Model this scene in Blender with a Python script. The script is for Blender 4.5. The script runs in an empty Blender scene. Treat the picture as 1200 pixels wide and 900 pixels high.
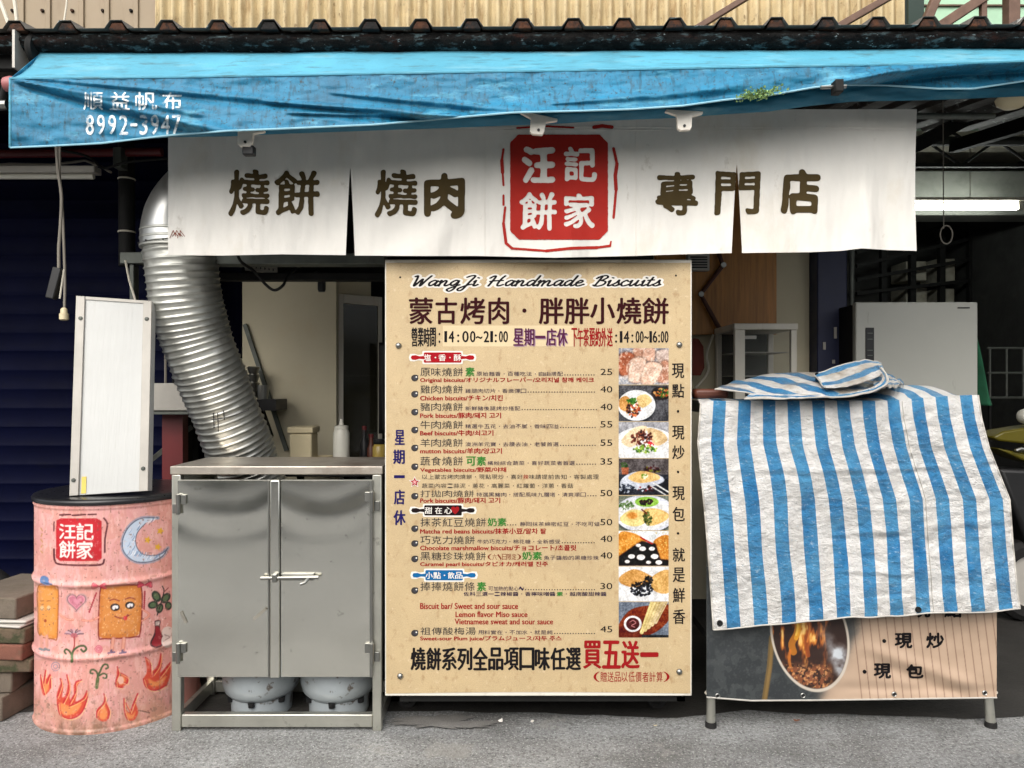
import bpy, bmesh, math, random
import numpy as np
from mathutils import Vector, Matrix

random.seed(7)
rng = np.random.default_rng(11)
scene = bpy.context.scene
COL = scene.collection
R = math.radians

# ------------------------------------------------------------------ camera, light, exposure
F = 867.0                      # focal length in pixels of the 1200 px wide photograph
CH = 1.26                      # camera height
cam_d = bpy.data.cameras.new('camera')
cam_d.sensor_width = 36.0
cam_d.lens = F / 1200 * 36
cam_d.clip_start = 0.05
cam_d.clip_end = 500
cam = bpy.data.objects.new('camera', cam_d)
cam.location = (0, 0, CH)
cam.rotation_euler = (R(90), 0, 0)
COL.objects.link(cam)
scene.camera = cam

SUN_EL, SUN_ROT = R(43), R(198)
world = bpy.data.worlds.new('World')
scene.world = world
world.use_nodes = True
wn = world.node_tree
sky = wn.nodes.new('ShaderNodeTexSky')
sky.sky_type = 'NISHITA'
sky.sun_disc = False
sky.sun_elevation = SUN_EL
sky.sun_rotation = SUN_ROT
sky.air_density = 1.0
sky.dust_density = 5.0
sky.ozone_density = 1.0
bg = next(n for n in wn.nodes if n.type == 'BACKGROUND')
hsv = wn.nodes.new('ShaderNodeHueSaturation')          # overcast: the sky's colour is mostly washed out
hsv.inputs['Saturation'].default_value = 0.38
wn.links.new(sky.outputs[0], hsv.inputs['Color'])
wn.links.new(hsv.outputs[0], bg.inputs[0])
bg.inputs[1].default_value = 0.15

sun_d = bpy.data.lights.new('sun', 'SUN')
sun_d.energy = 1.35
sun_d.angle = R(75)
sun_d.color = (1.0, 0.965, 0.91)
sun = bpy.data.objects.new('sun', sun_d)
COL.objects.link(sun)
to_sun = Vector((math.sin(SUN_ROT) * math.cos(SUN_EL), math.cos(SUN_ROT) * math.cos(SUN_EL), math.sin(SUN_EL)))
sun.rotation_euler = to_sun.to_track_quat('Z', 'Y').to_euler()
sun.location = to_sun * 20

scene.view_settings.view_transform = 'Standard'
scene.view_settings.look = 'None'
scene.view_settings.exposure = 0.6
scene.view_settings.gamma = 1.0
scene.view_settings.use_curve_mapping = False

# ------------------------------------------------------------------ helpers
def stk(l, ax=0): return np.stack(np.broadcast_arrays(*l), ax)


WL = {}                        # world position of every object's origin


def P(px, py, Y):
    """the point at depth Y that lies in the direction of photo pixel (px, py)"""
    return ((px - 600) / F * Y, Y, CH + (450 - py) / F * Y)


def lin(c):
    c = np.asarray(c, float) / 255.0
    return np.where(c <= 0.04045, c / 12.92, ((c + 0.055) / 1.055) ** 2.4)


def lc(c):
    return tuple(lin(c)) + (1.0,)


def place(o, parent, loc):
    WL[o.name] = Vector(loc)
    COL.objects.link(o)
    if parent is not None:
        o.parent = parent
        o.location = Vector(loc) - WL[parent.name]
    else:
        o.location = loc


def tag(o, label=None, cat=None, group=None, kind=None):
    if label: o['label'] = label
    if cat: o['category'] = cat
    if group: o['group'] = group
    if kind: o['kind'] = kind
    return o


def thing(name, label, cat, loc, group=None):
    o = bpy.data.objects.new(name, None)
    o.empty_display_size = 0.1
    place(o, None, loc)
    return tag(o, label, cat, group)


def mesh_from(name, V, Fc, mat, parent=None, smooth=True, sharp=40, uv=None, col=None, bevel=0, loc=None, thick=0):
    V = np.asarray(V, float).reshape(-1, 3)
    if loc is None:
        loc = WL[parent.name] if parent is not None else Vector(((V[:, 0].min() + V[:, 0].max()) / 2, (V[:, 1].min() + V[:, 1].max()) / 2, V[:, 2].min()))
    loc = Vector(loc)
    me = bpy.data.meshes.new(name)
    Vl = V - np.array(loc)
    if isinstance(Fc, np.ndarray):
        nf, k = Fc.shape
        me.vertices.add(len(V)); me.vertices.foreach_set('co', Vl.astype(np.float32).ravel())
        me.loops.add(nf * k); me.loops.foreach_set('vertex_index', Fc.astype(np.int32).ravel())
        me.polygons.add(nf)
        me.polygons.foreach_set('loop_start', np.arange(0, nf * k, k, dtype=np.int32))
        me.update(calc_edges=True)
        me.validate()
    else:
        me.from_pydata([tuple(v) for v in Vl], [], Fc)
        me.update()
    if uv is not None:
        l = me.uv_layers.new(name='UVMap')
        idx = np.zeros(len(me.loops), np.int32); me.loops.foreach_get('vertex_index', idx)
        l.data.foreach_set('uv', np.asarray(uv, np.float32)[idx].ravel())
    if col is not None:
        a = me.color_attributes.new('paint', 'FLOAT_COLOR', 'POINT')
        c4 = np.ones((len(V), 4), np.float32); c4[:, :3] = col
        a.data.foreach_set('color', c4.ravel())
    if smooth:
        me.polygons.foreach_set('use_smooth', [True] * len(me.polygons))
        me.set_sharp_from_angle(angle=R(sharp))
    for m in (mat if isinstance(mat, (list, tuple)) else [mat]):
        me.materials.append(m)
    o = bpy.data.objects.new(name, me)
    place(o, parent, loc)
    if thick:
        s = o.modifiers.new('thickness', 'SOLIDIFY'); s.thickness = thick; s.offset = 0
    if bevel:
        b = o.modifiers.new('bevel', 'BEVEL'); b.width = bevel; b.segments = 2; b.limit_method = 'ANGLE'; b.angle_limit = R(35)
    return o


class MB:
    def __init__(s):
        s.v = []; s.f = []

    def add(s, vs, fs):
        n = len(s.v)
        s.v += [tuple(v) for v in vs]
        s.f += [tuple(i + n for i in f) for f in fs]
        return s

    def box(s, x0, x1, y0, y1, z0, z1, M=None):
        vs = [Vector((x, y, z)) for z in (z0, z1) for y in (y0, y1) for x in (x0, x1)]
        if M is not None: vs = [M @ v for v in vs]
        return s.add(vs, [(0, 2, 3, 1), (4, 5, 7, 6), (0, 1, 5, 4), (2, 6, 7, 3), (0, 4, 6, 2), (1, 3, 7, 5)])

    def bar(s, a, b, w, h=None, up=(0, 0, 1)):
        a, b = Vector(a), Vector(b); h = h or w
        d = (b - a).normalized(); up = Vector(up)
        if abs(d.dot(up)) > 0.98: up = Vector((0, 1, 0))
        x = d.cross(up).normalized(); z = x.cross(d)
        vs = [p + x * (i * w / 2) + z * (j * h / 2) for p in (a, b) for j in (-1, 1) for i in (-1, 1)]
        return s.add(vs, [(0, 1, 3, 2), (4, 6, 7, 5), (0, 4, 5, 1), (2, 3, 7, 6), (0, 2, 6, 4), (1, 5, 7, 3)])

    def tube(s, pts, r, n=10, caps=True):
        pts = [Vector(p) for p in pts]
        rs = r if isinstance(r, (list, tuple, np.ndarray)) else [r] * len(pts)
        base = len(s.v); prev = None
        for i, p in enumerate(pts):
            t = (pts[min(i + 1, len(pts) - 1)] - pts[max(i - 1, 0)]).normalized()
            if prev is None:
                x = t.orthogonal().normalized()
            else:
                x = (prev - t * prev.dot(t)).normalized()
            prev = x; y = t.cross(x)
            for k in range(n):
                a = 2 * math.pi * k / n
                s.v.append(tuple(p + (x * math.cos(a) + y * math.sin(a)) * rs[i]))
        for i in range(len(pts) - 1):
            for k in range(n):
                a = base + i * n + k; b = base + i * n + (k + 1) % n
                s.f.append((a, b, b + n, a + n))
        if caps:
            s.f.append(tuple(base + k for k in reversed(range(n))))
            e = base + (len(pts) - 1) * n
            s.f.append(tuple(e + k for k in range(n)))
        return s

    def lathe(s, prof, c, n=48, axis='z', caps=True):
        c = Vector(c); base = len(s.v)
        for (r, h) in prof:
            for k in range(n):
                a = 2 * math.pi * k / n
                u, w = r * math.cos(a), r * math.sin(a)
                d = {'z': (u, w, h), 'y': (u, h, w), 'x': (h, u, w)}[axis]
                s.v.append(tuple(c + Vector(d)))
        for i in range(len(prof) - 1):
            for k in range(n):
                a = base + i * n + k; b = base + i * n + (k + 1) % n
                s.f.append((a, b, b + n, a + n))
        if caps:
            if prof[0][0] > 1e-5: s.f.append(tuple(base + k for k in reversed(range(n))))
            if prof[-1][0] > 1e-5:
                e = base + (len(prof) - 1) * n
                s.f.append(tuple(e + k for k in range(n)))
        return s

    def prism(s, pts, y0, y1):
        """outline in (x, z), extruded from y0 to y1"""
        n = len(pts)
        vs = [(x, y0, z) for x, z in pts] + [(x, y1, z) for x, z in pts]
        fs = [tuple(range(n)), tuple(reversed(range(n, 2 * n)))]
        fs += [(i, i + n, (i + 1) % n + n, (i + 1) % n) for i in range(n)]
        return s.add(vs, fs)

    def build(s, name, mat, parent=None, bevel=0, smooth=True, sharp=40, loc=None):
        o = mesh_from(name, s.v, s.f, mat, parent, smooth, sharp, bevel=bevel, loc=loc)
        bm = bmesh.new(); bm.from_mesh(o.data)
        bmesh.ops.recalc_face_normals(bm, faces=bm.faces)
        bm.to_mesh(o.data); bm.free()
        return o


def grid_idx(nu, nv, off=0):
    i = np.arange((nu - 1) * (nv - 1)); u = i // (nv - 1); v = i % (nv - 1)
    a = u * nv + v + off
    return stk([a, a + nv, a + nv + 1, a + 1], 1)


def vnoise(x, y, seed=0):
    x = np.asarray(x, float); y = np.asarray(y, float)
    T = np.random.default_rng(seed).uniform(-1, 1, (64, 64))
    xi = np.floor(x).astype(int); yi = np.floor(y).astype(int)
    fx = x - xi; fy = y - yi
    fx = fx * fx * (3 - 2 * fx); fy = fy * fy * (3 - 2 * fy)
    g = lambda a, b: T[a % 64, b % 64]
    return (g(xi, yi) * (1 - fx) + g(xi + 1, yi) * fx) * (1 - fy) + (g(xi, yi + 1) * (1 - fx) + g(xi + 1, yi + 1) * fx) * fy


def fbm(x, y, seed=0, oct=3):
    return sum(vnoise(x * 2 ** k, y * 2 ** k, seed + k) / 2 ** k for k in range(oct))


def sstep(a, b, x):
    t = np.clip((np.asarray(x, float) - a) / (b - a), 0, 1)
    return t * t * (3 - 2 * t)


def poly_smooth(pts, n=8, closed=False):
    p = [np.array(q, float) for q in pts]
    out = []
    m = len(p)
    rngi = range(m if closed else m - 1)
    for i in rngi:
        p0 = p[(i - 1) % m] if closed or i > 0 else p[i]
        p1 = p[i]; p2 = p[(i + 1) % m]
        p3 = p[(i + 2) % m] if closed or i + 2 < m else p2
        for t in np.linspace(0, 1, n, endpoint=False):
            out.append(0.5 * (2 * p1 + (p2 - p0) * t + (2 * p0 - 5 * p1 + 4 * p2 - p3) * t * t + (3 * p1 - p0 - 3 * p2 + p3) * t ** 3))
    if not closed: out.append(p[-1])
    return out


# ------------------------------------------------------------------ materials
def nodes_of(m):
    m.use_nodes = True
    nt = m.node_tree
    return nt, next(n for n in nt.nodes if n.type == 'BSDF_PRINCIPLED')


def M(name, c, rough=0.6, metal=0.0, var=0.12, vscale=6.0, bump=0.0, bscale=60.0, stains=(), paint=False,
      spec=0.5, stretch=(1, 1, 1), fine=0.0, rvar=0.1, emit=None, alpha_wear=None, bump2=0.0, b2scale=6.0, b2stretch=(1, 1, 1), trans=0.0):
    """principled material: base colour with soft mottling, blotchy stains with a shape of their own, bump"""
    m = bpy.data.materials.new(name)
    nt, bs = nodes_of(m)
    N, L = nt.nodes.new, nt.links.new
    tc = N('ShaderNodeTexCoord')
    mp = N('ShaderNodeMapping'); mp.inputs['Scale'].default_value = stretch
    L(tc.outputs['Object'], mp.inputs[0])

    def noise(scale, detail=5, rough_=0.6, src=mp):
        n = N('ShaderNodeTexNoise'); n.inputs['Scale'].default_value = scale
        n.inputs['Detail'].default_value = detail; n.inputs['Roughness'].default_value = rough_
        L(src.outputs[0], n.inputs['Vector']); return n

    def mix(fac, a, b, mode='MIX'):
        x = N('ShaderNodeMix'); x.data_type = 'RGBA'; x.blend_type = mode
        for s, v in ((0, fac), (6, a), (7, b)):
            if hasattr(v, 'is_output'): L(v, x.inputs[s])
            else: x.inputs[s].default_value = v
        return x.outputs[2]

    if paint:
        at = N('ShaderNodeAttribute'); at.attribute_name = 'paint'
        base = at.outputs['Color']
    else:
        rgb = N('ShaderNodeRGB'); rgb.outputs[0].default_value = lc(c); base = rgb.outputs[0]
    nz = noise(vscale)
    mr = N('ShaderNodeMapRange'); mr.inputs[1].default_value = 0.3; mr.inputs[2].default_value = 0.7
    mr.inputs[3].default_value = 1 - var; mr.inputs[4].default_value = 1 + var
    L(nz.outputs[0], mr.inputs[0])
    cur = mix(1.0, base, mr.outputs[0], 'MULTIPLY')
    if fine:
        nf = noise(vscale * 40, 3, 0.7)
        mf = N('ShaderNodeMapRange'); mf.inputs[1].default_value = 0.25; mf.inputs[2].default_value = 0.75
        mf.inputs[3].default_value = 1 - fine; mf.inputs[4].default_value = 1 + fine
        L(nf.outputs[0], mf.inputs[0])
        cur = mix(1.0, cur, mf.outputs[0], 'MULTIPLY')
    for (sc, lo, hi, scol, amt, sstr) in stains:
        mp2 = N('ShaderNodeMapping'); mp2.inputs['Scale'].default_value = sstr
        mp2.inputs['Location'].default_value = (sc * 0.37, sc * 0.11, sc * 0.23)
        L(tc.outputs['Object'], mp2.inputs[0])
        ns = noise(sc, 8, 0.65, mp2)
        ms = N('ShaderNodeMapRange'); ms.inputs[1].default_value = lo; ms.inputs[2].default_value = hi
        ms.inputs[3].default_value = 0; ms.inputs[4].default_value = amt
        L(ns.outputs[0], ms.inputs[0])
        cur = mix(ms.outputs[0], cur, lc(scol))
    L(cur, bs.inputs['Base Color'])
    bs.inputs['Metallic'].default_value = metal
    bs.inputs['Specular IOR Level'].default_value = spec
    if trans: bs.inputs['Transmission Weight'].default_value = trans
    nr = noise(vscale * 3)
    rr = N('ShaderNodeMapRange'); rr.inputs[3].default_value = max(0.03, rough - rvar); rr.inputs[4].default_value = min(1, rough + rvar)
    L(nr.outputs[0], rr.inputs[0]); L(rr.outputs[0], bs.inputs['Roughness'])
    nrm = None
    if bump:
        nb = noise(bscale, 6, 0.65)
        b = N('ShaderNodeBump'); b.inputs['Strength'].default_value = bump; b.inputs['Distance'].default_value = 0.01
        L(nb.outputs[0], b.inputs['Height']); nrm = b
    if bump2:
        mp3 = N('ShaderNodeMapping'); mp3.inputs['Scale'].default_value = b2stretch
        L(tc.outputs['Object'], mp3.inputs[0])
        nb = noise(b2scale, 2, 0.5, mp3)
        b = N('ShaderNodeBump'); b.inputs['Strength'].default_value = bump2; b.inputs['Distance'].default_value = 0.03
        L(nb.outputs[0], b.inputs['Height'])
        if nrm: L(nrm.outputs[0], b.inputs['Normal'])
        nrm = b
    if nrm: L(nrm.outputs[0], bs.inputs['Normal'])
    if emit:
        bs.inputs['Emission Color'].default_value = lc(emit[0]); bs.inputs['Emission Strength'].default_value = emit[1]
    if alpha_wear:
        na = noise(alpha_wear[0], 6, 0.7)
        ma = N('ShaderNodeMapRange'); ma.inputs[1].default_value = alpha_wear[1]; ma.inputs[2].default_value = alpha_wear[2]
        L(na.outputs[0], ma.inputs[0]); L(ma.outputs[0], bs.inputs['Alpha'])
    return m


def glass(name, c=(235, 240, 238), alpha=0.25, rough=0.08):
    m = bpy.data.materials.new(name)
    nt, bs = nodes_of(m)
    N, L = nt.nodes.new, nt.links.new
    bs.inputs['Base Color'].default_value = lc(c); bs.inputs['Roughness'].default_value = rough
    tc = N('ShaderNodeTexCoord'); nz = N('ShaderNodeTexNoise'); nz.inputs['Scale'].default_value = 8
    L(tc.outputs['Object'], nz.inputs['Vector'])
    mr = N('ShaderNodeMapRange'); mr.inputs[3].default_value = alpha * 0.7; mr.inputs[4].default_value = alpha * 1.3
    L(nz.outputs[0], mr.inputs[0]); L(mr.outputs[0], bs.inputs['Alpha'])
    return m


MAT = {}
# ------------------------------------------------------------------ writing: glyph outlines of Blender's own font
_glyph = {}
_desk = bpy.data.scenes.new('writing_desk')


def glyph_tris(s):
    """triangles (n,3,2) of a string in Blender's built-in font, scaled so its bounding box is 0..1 x 0..1; also its aspect"""
    if s in _glyph: return _glyph[s]
    cu = bpy.data.curves.new('writing', 'FONT'); cu.body = s; cu.resolution_u = 3
    ob = bpy.data.objects.new('writing', cu); _desk.collection.objects.link(ob)
    _desk.view_layers[0].update()
    dg = _desk.view_layers[0].depsgraph
    me = bpy.data.meshes.new_from_object(ob.evaluated_get(dg))
    me.calc_loop_triangles()
    v = np.array([x.co[:2] for x in me.vertices]) if len(me.vertices) else np.zeros((3, 2))
    t = np.array([l.vertices[:] for l in me.loop_triangles], int).reshape(-1, 3)
    lo, hi = v.min(0), v.max(0)
    span = np.maximum(hi - lo, 1e-6)
    tr = ((v - lo) / span)[t] if len(t) else np.zeros((0, 3, 2))
    bpy.data.objects.remove(ob); bpy.data.curves.remove(cu); bpy.data.meshes.remove(me)
    _glyph[s] = (tr, span[0] / span[1], ((v - lo) / span, t))
    return _glyph[s]


def raster_tris(tris, W, H):
    """coverage mask of triangles given in cells"""
    m = np.zeros((H, W), bool)
    for a, b, c in tris:
        x0 = max(int(min(a[0], b[0], c[0])) - 1, 0); x1 = min(int(max(a[0], b[0], c[0])) + 2, W)
        y0 = max(int(min(a[1], b[1], c[1])) - 1, 0); y1 = min(int(max(a[1], b[1], c[1])) + 2, H)
        if x1 <= x0 or y1 <= y0: continue
        X, Y = np.meshgrid(np.arange(x0, x1) + 0.5, np.arange(y0, y1) + 0.5)
        e = lambda p, q: (q[0] - p[0]) * (Y - p[1]) - (q[1] - p[1]) * (X - p[0])
        e0, e1, e2 = e(a, b), e(b, c), e(c, a)
        m[y0:y1, x0:x1] |= ((e0 >= 0) & (e1 >= 0) & (e2 >= 0)) | ((e0 <= 0) & (e1 <= 0) & (e2 <= 0))
    return m


def blur(a, s):
    r = int(3 * s) + 1
    k = np.exp(-0.5 * (np.arange(-r, r + 1) / s) ** 2); k /= k.sum()
    a = np.apply_along_axis(lambda q: np.convolve(q, k, 'same'), 0, a)
    return np.apply_along_axis(lambda q: np.convolve(q, k, 'same'), 1, a)


def contour(field, thr):
    """filled region field > thr as vertices in grid coordinates (x, y) and faces"""
    H, W = field.shape
    g = field - thr
    pos = g > 0
    V = []; key = {}; Fc = []

    def vid(k, x, y):
        if k not in key:
            key[k] = len(V); V.append((x, y))
        return key[k]
    any_ = pos[:-1, :-1] | pos[1:, :-1] | pos[:-1, 1:] | pos[1:, 1:]
    for j, i in zip(*np.nonzero(any_)):
        cs = ((i, j), (i + 1, j), (i + 1, j + 1), (i, j + 1))
        poly = []
        for q in range(4):
            a, b = cs[q], cs[(q + 1) % 4]
            ga, gb = g[a[1], a[0]], g[b[1], b[0]]
            if ga > 0: poly.append(vid(a, *a))
            if (ga > 0) != (gb > 0):
                t = ga / (ga - gb)
                k = (min(a, b), max(a, b))
                poly.append(vid(k, a[0] + (b[0] - a[0]) * t, a[1] + (b[1] - a[1]) * t))
        if len(poly) >= 3: Fc.append(tuple(reversed(poly)))
    return np.array(V, float).reshape(-1, 2), Fc


class Ink:
    """a raster in photo pixels (x right, y down) that becomes a thin mesh laid on a surface"""
    def __init__(s, x0, y0, x1, y1, k):
        s.x0, s.y0, s.k = x0, y0, k
        s.W = int((x1 - x0) * k) + 1; s.H = int((y1 - y0) * k) + 1
        s.m = np.zeros((s.H, s.W))
        gx, gy = np.meshgrid(np.arange(s.W), np.arange(s.H))
        s.X = gx / k + x0; s.Y = gy / k + y0

    def text(s, t, x0, y0, x1, y1, v=1.0, warp=0.0):
        tr = glyph_tris(t)[0].copy()
        if warp:
            q = (ord(t[0]) % 17) * 0.7
            wx = warp * fbm(tr[..., 0] * 2.6 + q, tr[..., 1] * 2.6, 7, 2); wy = warp * fbm(tr[..., 0] * 2.6 + q, tr[..., 1] * 2.6 + 5.3, 8, 2)
            tr = tr + stk([wx, wy], -1)
        tr[..., 0] = (x0 + tr[..., 0] * (x1 - x0) - s.x0) * s.k
        tr[..., 1] = (y1 - tr[..., 1] * (y1 - y0) - s.y0) * s.k
        s.m[raster_tris(tr, s.W, s.H)] = v

    def stroke(s, pts, w, nib=(1, 1)):
        pts = np.array(pts, float)
        ws = w if isinstance(w, (list, np.ndarray)) else [w] * len(pts)
        for i in range(len(pts) - 1):
            a, b = pts[i], pts[i + 1]; ww = (ws[i] + ws[i + 1]) / 2
            e = ww * max(nib) + 2
            i0 = max(int((min(a[0], b[0]) - e - s.x0) * s.k), 0); i1 = max(int((max(a[0], b[0]) + e - s.x0) * s.k) + 2, i0)
            j0 = max(int((min(a[1], b[1]) - e - s.y0) * s.k), 0); j1 = max(int((max(a[1], b[1]) + e - s.y0) * s.k) + 2, j0)
            X, Y = s.X[j0:j1, i0:i1] / nib[0], s.Y[j0:j1, i0:i1] / nib[1]
            ax, ay, bx, by = a[0] / nib[0], a[1] / nib[1], b[0] / nib[0], b[1] / nib[1]
            dx, dy = bx - ax, by - ay
            t = np.clip(((X - ax) * dx + (Y - ay) * dy) / (dx * dx + dy * dy + 1e-9), 0, 1)
            d = np.hypot(X - ax - t * dx, Y - ay - t * dy)
            s.m[j0:j1, i0:i1] = np.maximum(s.m[j0:j1, i0:i1], np.clip(0.5 + (ww / 2 - d) * s.k * 0.7, 0, 1))

    def mesh(s, surf, thr=0.5, soft=0.0, rough=0.0, seed=3):
        f = blur(s.m, soft) if soft else s.m
        if rough: f = f + rough * fbm(s.X / 2.2, s.Y / 2.2, seed) * 4 * np.clip(f, 0, 1) * (1 - np.clip(f, 0, 1))
        V, Fc = contour(f, thr)
        return surf(V[:, 0] / s.k + s.x0, V[:, 1] / s.k + s.y0), Fc


def heavy(ik, dense, sparse):
    """thick rounded brush strokes; where strokes crowd together the gaps between them stay open"""
    f = np.zeros(ik.m.shape)
    for chars, dn in ((dense, True), (sparse, False)):
        ik.m = np.zeros(f.shape)
        for t, x0, y0, x1, y1 in chars: ik.text(t, x0, y0, x1, y1, warp=0.035)
        if dn:
            g_ = blur(ik.m, 2.9); f = np.maximum(f, 0.5 + 7 * (g_ + 1.45 * (g_ - blur(ik.m, 5.2)) - 0.025))
        else:
            f = np.maximum(f, 0.5 + 7 * (blur(ik.m, 3.2) - 0.075))
    ik.m = f
    return f


class Words:
    """many flat strings on one plane, gathered into one mesh"""
    def __init__(s, surf):
        s.V = []; s.F = []; s.n = 0; s.surf = surf

    def put(s, t, x0, y0, x1, y1, shear=0.0, bold=0.0):
        v, tri = glyph_tris(t)[2]
        X = x0 + v[:, 0] * (x1 - x0) + shear * v[:, 1]
        Y = y1 - v[:, 1] * (y1 - y0)
        offs = [(0, 0)] if not bold else [(-bold, 0), (bold, 0), (0, bold * 0.6), (0, -bold * 0.6)]
        for q, (dx, dy) in enumerate(offs):
            p = s.surf(X + dx, Y + dy)
            p = p + np.array([0, -0.00006 * q, 0])
            s.V.append(p); s.F += [tuple(int(i) + s.n for i in f) for f in tri]; s.n += len(v)

    def flow(s, t, x0, y0, x1, y1, bold=0.0):
        """one glyph per equal cell between x0 and x1"""
        n = len(t); w = (x1 - x0) / n
        for i, ch in enumerate(t):
            if ch == ' ': continue
            a = x0 + i * w
            if ch in '‧·': s.put('.', a + w * 0.42, (y0 + y1) / 2 - 0.6, a + w * 0.42 + 1.2, (y0 + y1) / 2 + 0.6)
            elif ch == '一': s.put(ch, a + w * 0.06, (y0 + y1) / 2 - (y1 - y0) * 0.07, a + w * 0.94, (y0 + y1) / 2 + (y1 - y0) * 0.07, bold=bold)
            else: s.put(ch, a + w * 0.05, y0, a + w * 0.95, y1, bold=bold)

    def dots(s, x0, x1, y, step=3.1, r=0.62):
        n = int((x1 - x0) / step)
        for i in range(n):
            x = x0 + i * step
            X = np.array([x - r, x + r, x + r, x - r]); Y = np.array([y + r, y + r, y - r, y - r])
            s.V.append(s.surf(X, Y)); s.F.append((s.n, s.n + 1, s.n + 2, s.n + 3)); s.n += 4

    def rect(s, x0, y0, x1, y1):
        X = np.array([x0, x1, x1, x0]); Y = np.array([y1, y1, y0, y0])
        s.V.append(s.surf(X, Y)); s.F.append((s.n, s.n + 1, s.n + 2, s.n + 3)); s.n += 4

    def poly(s, pts):
        pts = np.array(pts)[::-1]
        s.V.append(s.surf(pts[:, 0], pts[:, 1])); s.F.append(tuple(range(s.n, s.n + len(pts)))); s.n += len(pts)

    def build(s, name, mat, parent):
        return mesh_from(name, np.concatenate(s.V), s.F, mat, parent, smooth=False)


class Canvas:
    """hand painting or a printed picture, in photo pixels; read out as a colour attribute of a real surface"""
    def __init__(s, x0, y0, x1, y1, k, base):
        s.x0, s.y0, s.k = x0, y0, k
        s.W = int((x1 - x0) * k) + 1; s.H = int((y1 - y0) * k) + 1
        gx, gy = np.meshgrid(np.arange(s.W), np.arange(s.H))
        s.X = gx / k + x0; s.Y = gy / k + y0
        s.c = np.ones((s.H, s.W, 3)) * np.array(base, float)

    def lay(s, mask, col, a=1.0):
        m = np.clip(mask, 0, 1)[..., None] * a
        s.c = s.c * (1 - m) + np.array(col, float) * m

    def win(s, x0, y0, x1, y1):
        i0 = max(int((x0 - s.x0) * s.k), 0); i1 = min(int((x1 - s.x0) * s.k) + 2, s.W)
        j0 = max(int((y0 - s.y0) * s.k), 0); j1 = min(int((y1 - s.y0) * s.k) + 2, s.H)
        return (slice(j0, max(j1, j0)), slice(i0, max(i1, i0)))

    def layw(s, w, mask, col, a):
        m = np.clip(mask, 0, 1)[..., None] * a
        s.c[w] = s.c[w] * (1 - m) + np.array(col, float) * m

    def ell(s, cx, cy, rx, ry, col, rot=0, a=1.0, soft=1.0):
        c, q = math.cos(R(rot)), math.sin(R(rot))
        e = max(rx, ry) * (1 + soft / (min(rx, ry) * s.k)) + 1
        w = s.win(cx - e, cy - e, cx + e, cy + e); X, Y = s.X[w], s.Y[w]
        u = ((X - cx) * c + (Y - cy) * q) / rx; v = (-(X - cx) * q + (Y - cy) * c) / ry
        s.layw(w, 0.5 + (1 - np.hypot(u, v)) * min(rx, ry) * s.k / soft * 0.7, col, a)

    def inside(s, pts, w):
        SX, SY_ = s.X[w], s.Y[w]
        m = np.zeros(SX.shape, bool)
        n = len(pts)
        for i in range(n):
            x0, y0 = pts[i]; x1, y1 = pts[(i + 1) % n]
            if y0 == y1: continue
            m ^= ((y0 > SY_) != (y1 > SY_)) & (SX < (x1 - x0) * (SY_ - y0) / (y1 - y0) + x0)
        return m

    def poly(s, pts, col, a=1.0, smooth=False, soft=0.6):
        if smooth: pts = poly_smooth(pts, 6, True)
        P_ = np.array(pts, float); e = soft * 3 / s.k + 1.5
        w = s.win(P_[:, 0].min() - e, P_[:, 1].min() - e, P_[:, 0].max() + e, P_[:, 1].max() + e)
        m = s.inside(pts, w).astype(float)
        if m.size == 0: return
        if soft and min(m.shape) > 6 * soft + 3: m = blur(m, soft)
        s.layw(w, m, col, a)

    def stroke(s, pts, w, col, a=1.0, smooth=True, closed=False):
        if smooth: pts = poly_smooth(pts, 6, closed)
        if closed: pts = list(pts) + [pts[0]]
        P_ = np.array(pts, float); e = w / 2 + 1.5
        wn_ = s.win(P_[:, 0].min() - e, P_[:, 1].min() - e, P_[:, 0].max() + e, P_[:, 1].max() + e)
        X, Y = s.X[wn_], s.Y[wn_]
        d = np.full(X.shape, 1e9)
        for (ax, ay), (bx, by) in zip(pts[:-1], pts[1:]):
            dx, dy = bx - ax, by - ay
            t = np.clip(((X - ax) * dx + (Y - ay) * dy) / (dx * dx + dy * dy + 1e-9), 0, 1)
            d = np.minimum(d, np.hypot(X - ax - t * dx, Y - ay - t * dy))
        s.layw(wn_, 0.5 + (w / 2 - d) * s.k * 0.7, col, a)

    def text(s, t, x0, y0, x1, y1, col, soft=0.8, thr=0.3):
        tr = glyph_tris(t)[0].copy()
        tr[..., 0] = (x0 + tr[..., 0] * (x1 - x0) - s.x0) * s.k
        tr[..., 1] = (y1 - tr[..., 1] * (y1 - y0) - s.y0) * s.k
        m = blur(raster_tris(tr, s.W, s.H).astype(float), soft)
        s.lay((m - thr) * 4 + 0.5, col)

    def speck(s, scale, thr, col, a, seed, box=None, sx=1.0):
        m = sstep(thr, thr + 0.12, fbm(s.X / scale * sx, s.Y / scale, seed, 3))
        if box is not None: m = m * box
        s.lay(m, col, a)

    def sample(s, px, py):
        x = np.clip((px - s.x0) * s.k, 0, s.W - 1.001); y = np.clip((py - s.y0) * s.k, 0, s.H - 1.001)
        i = x.astype(int); j = y.astype(int); fx = (x - i)[:, None]; fy = (y - j)[:, None]
        c = s.c
        r = (c[j, i] * (1 - fx) + c[j, np.minimum(i + 1, s.W - 1)] * fx) * (1 - fy) + (c[np.minimum(j + 1, s.H - 1), i] * (1 - fx) + c[np.minimum(j + 1, s.H - 1), np.minimum(i + 1, s.W - 1)] * fx) * fy
        return lin(np.clip(r, 0, 255))


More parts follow.
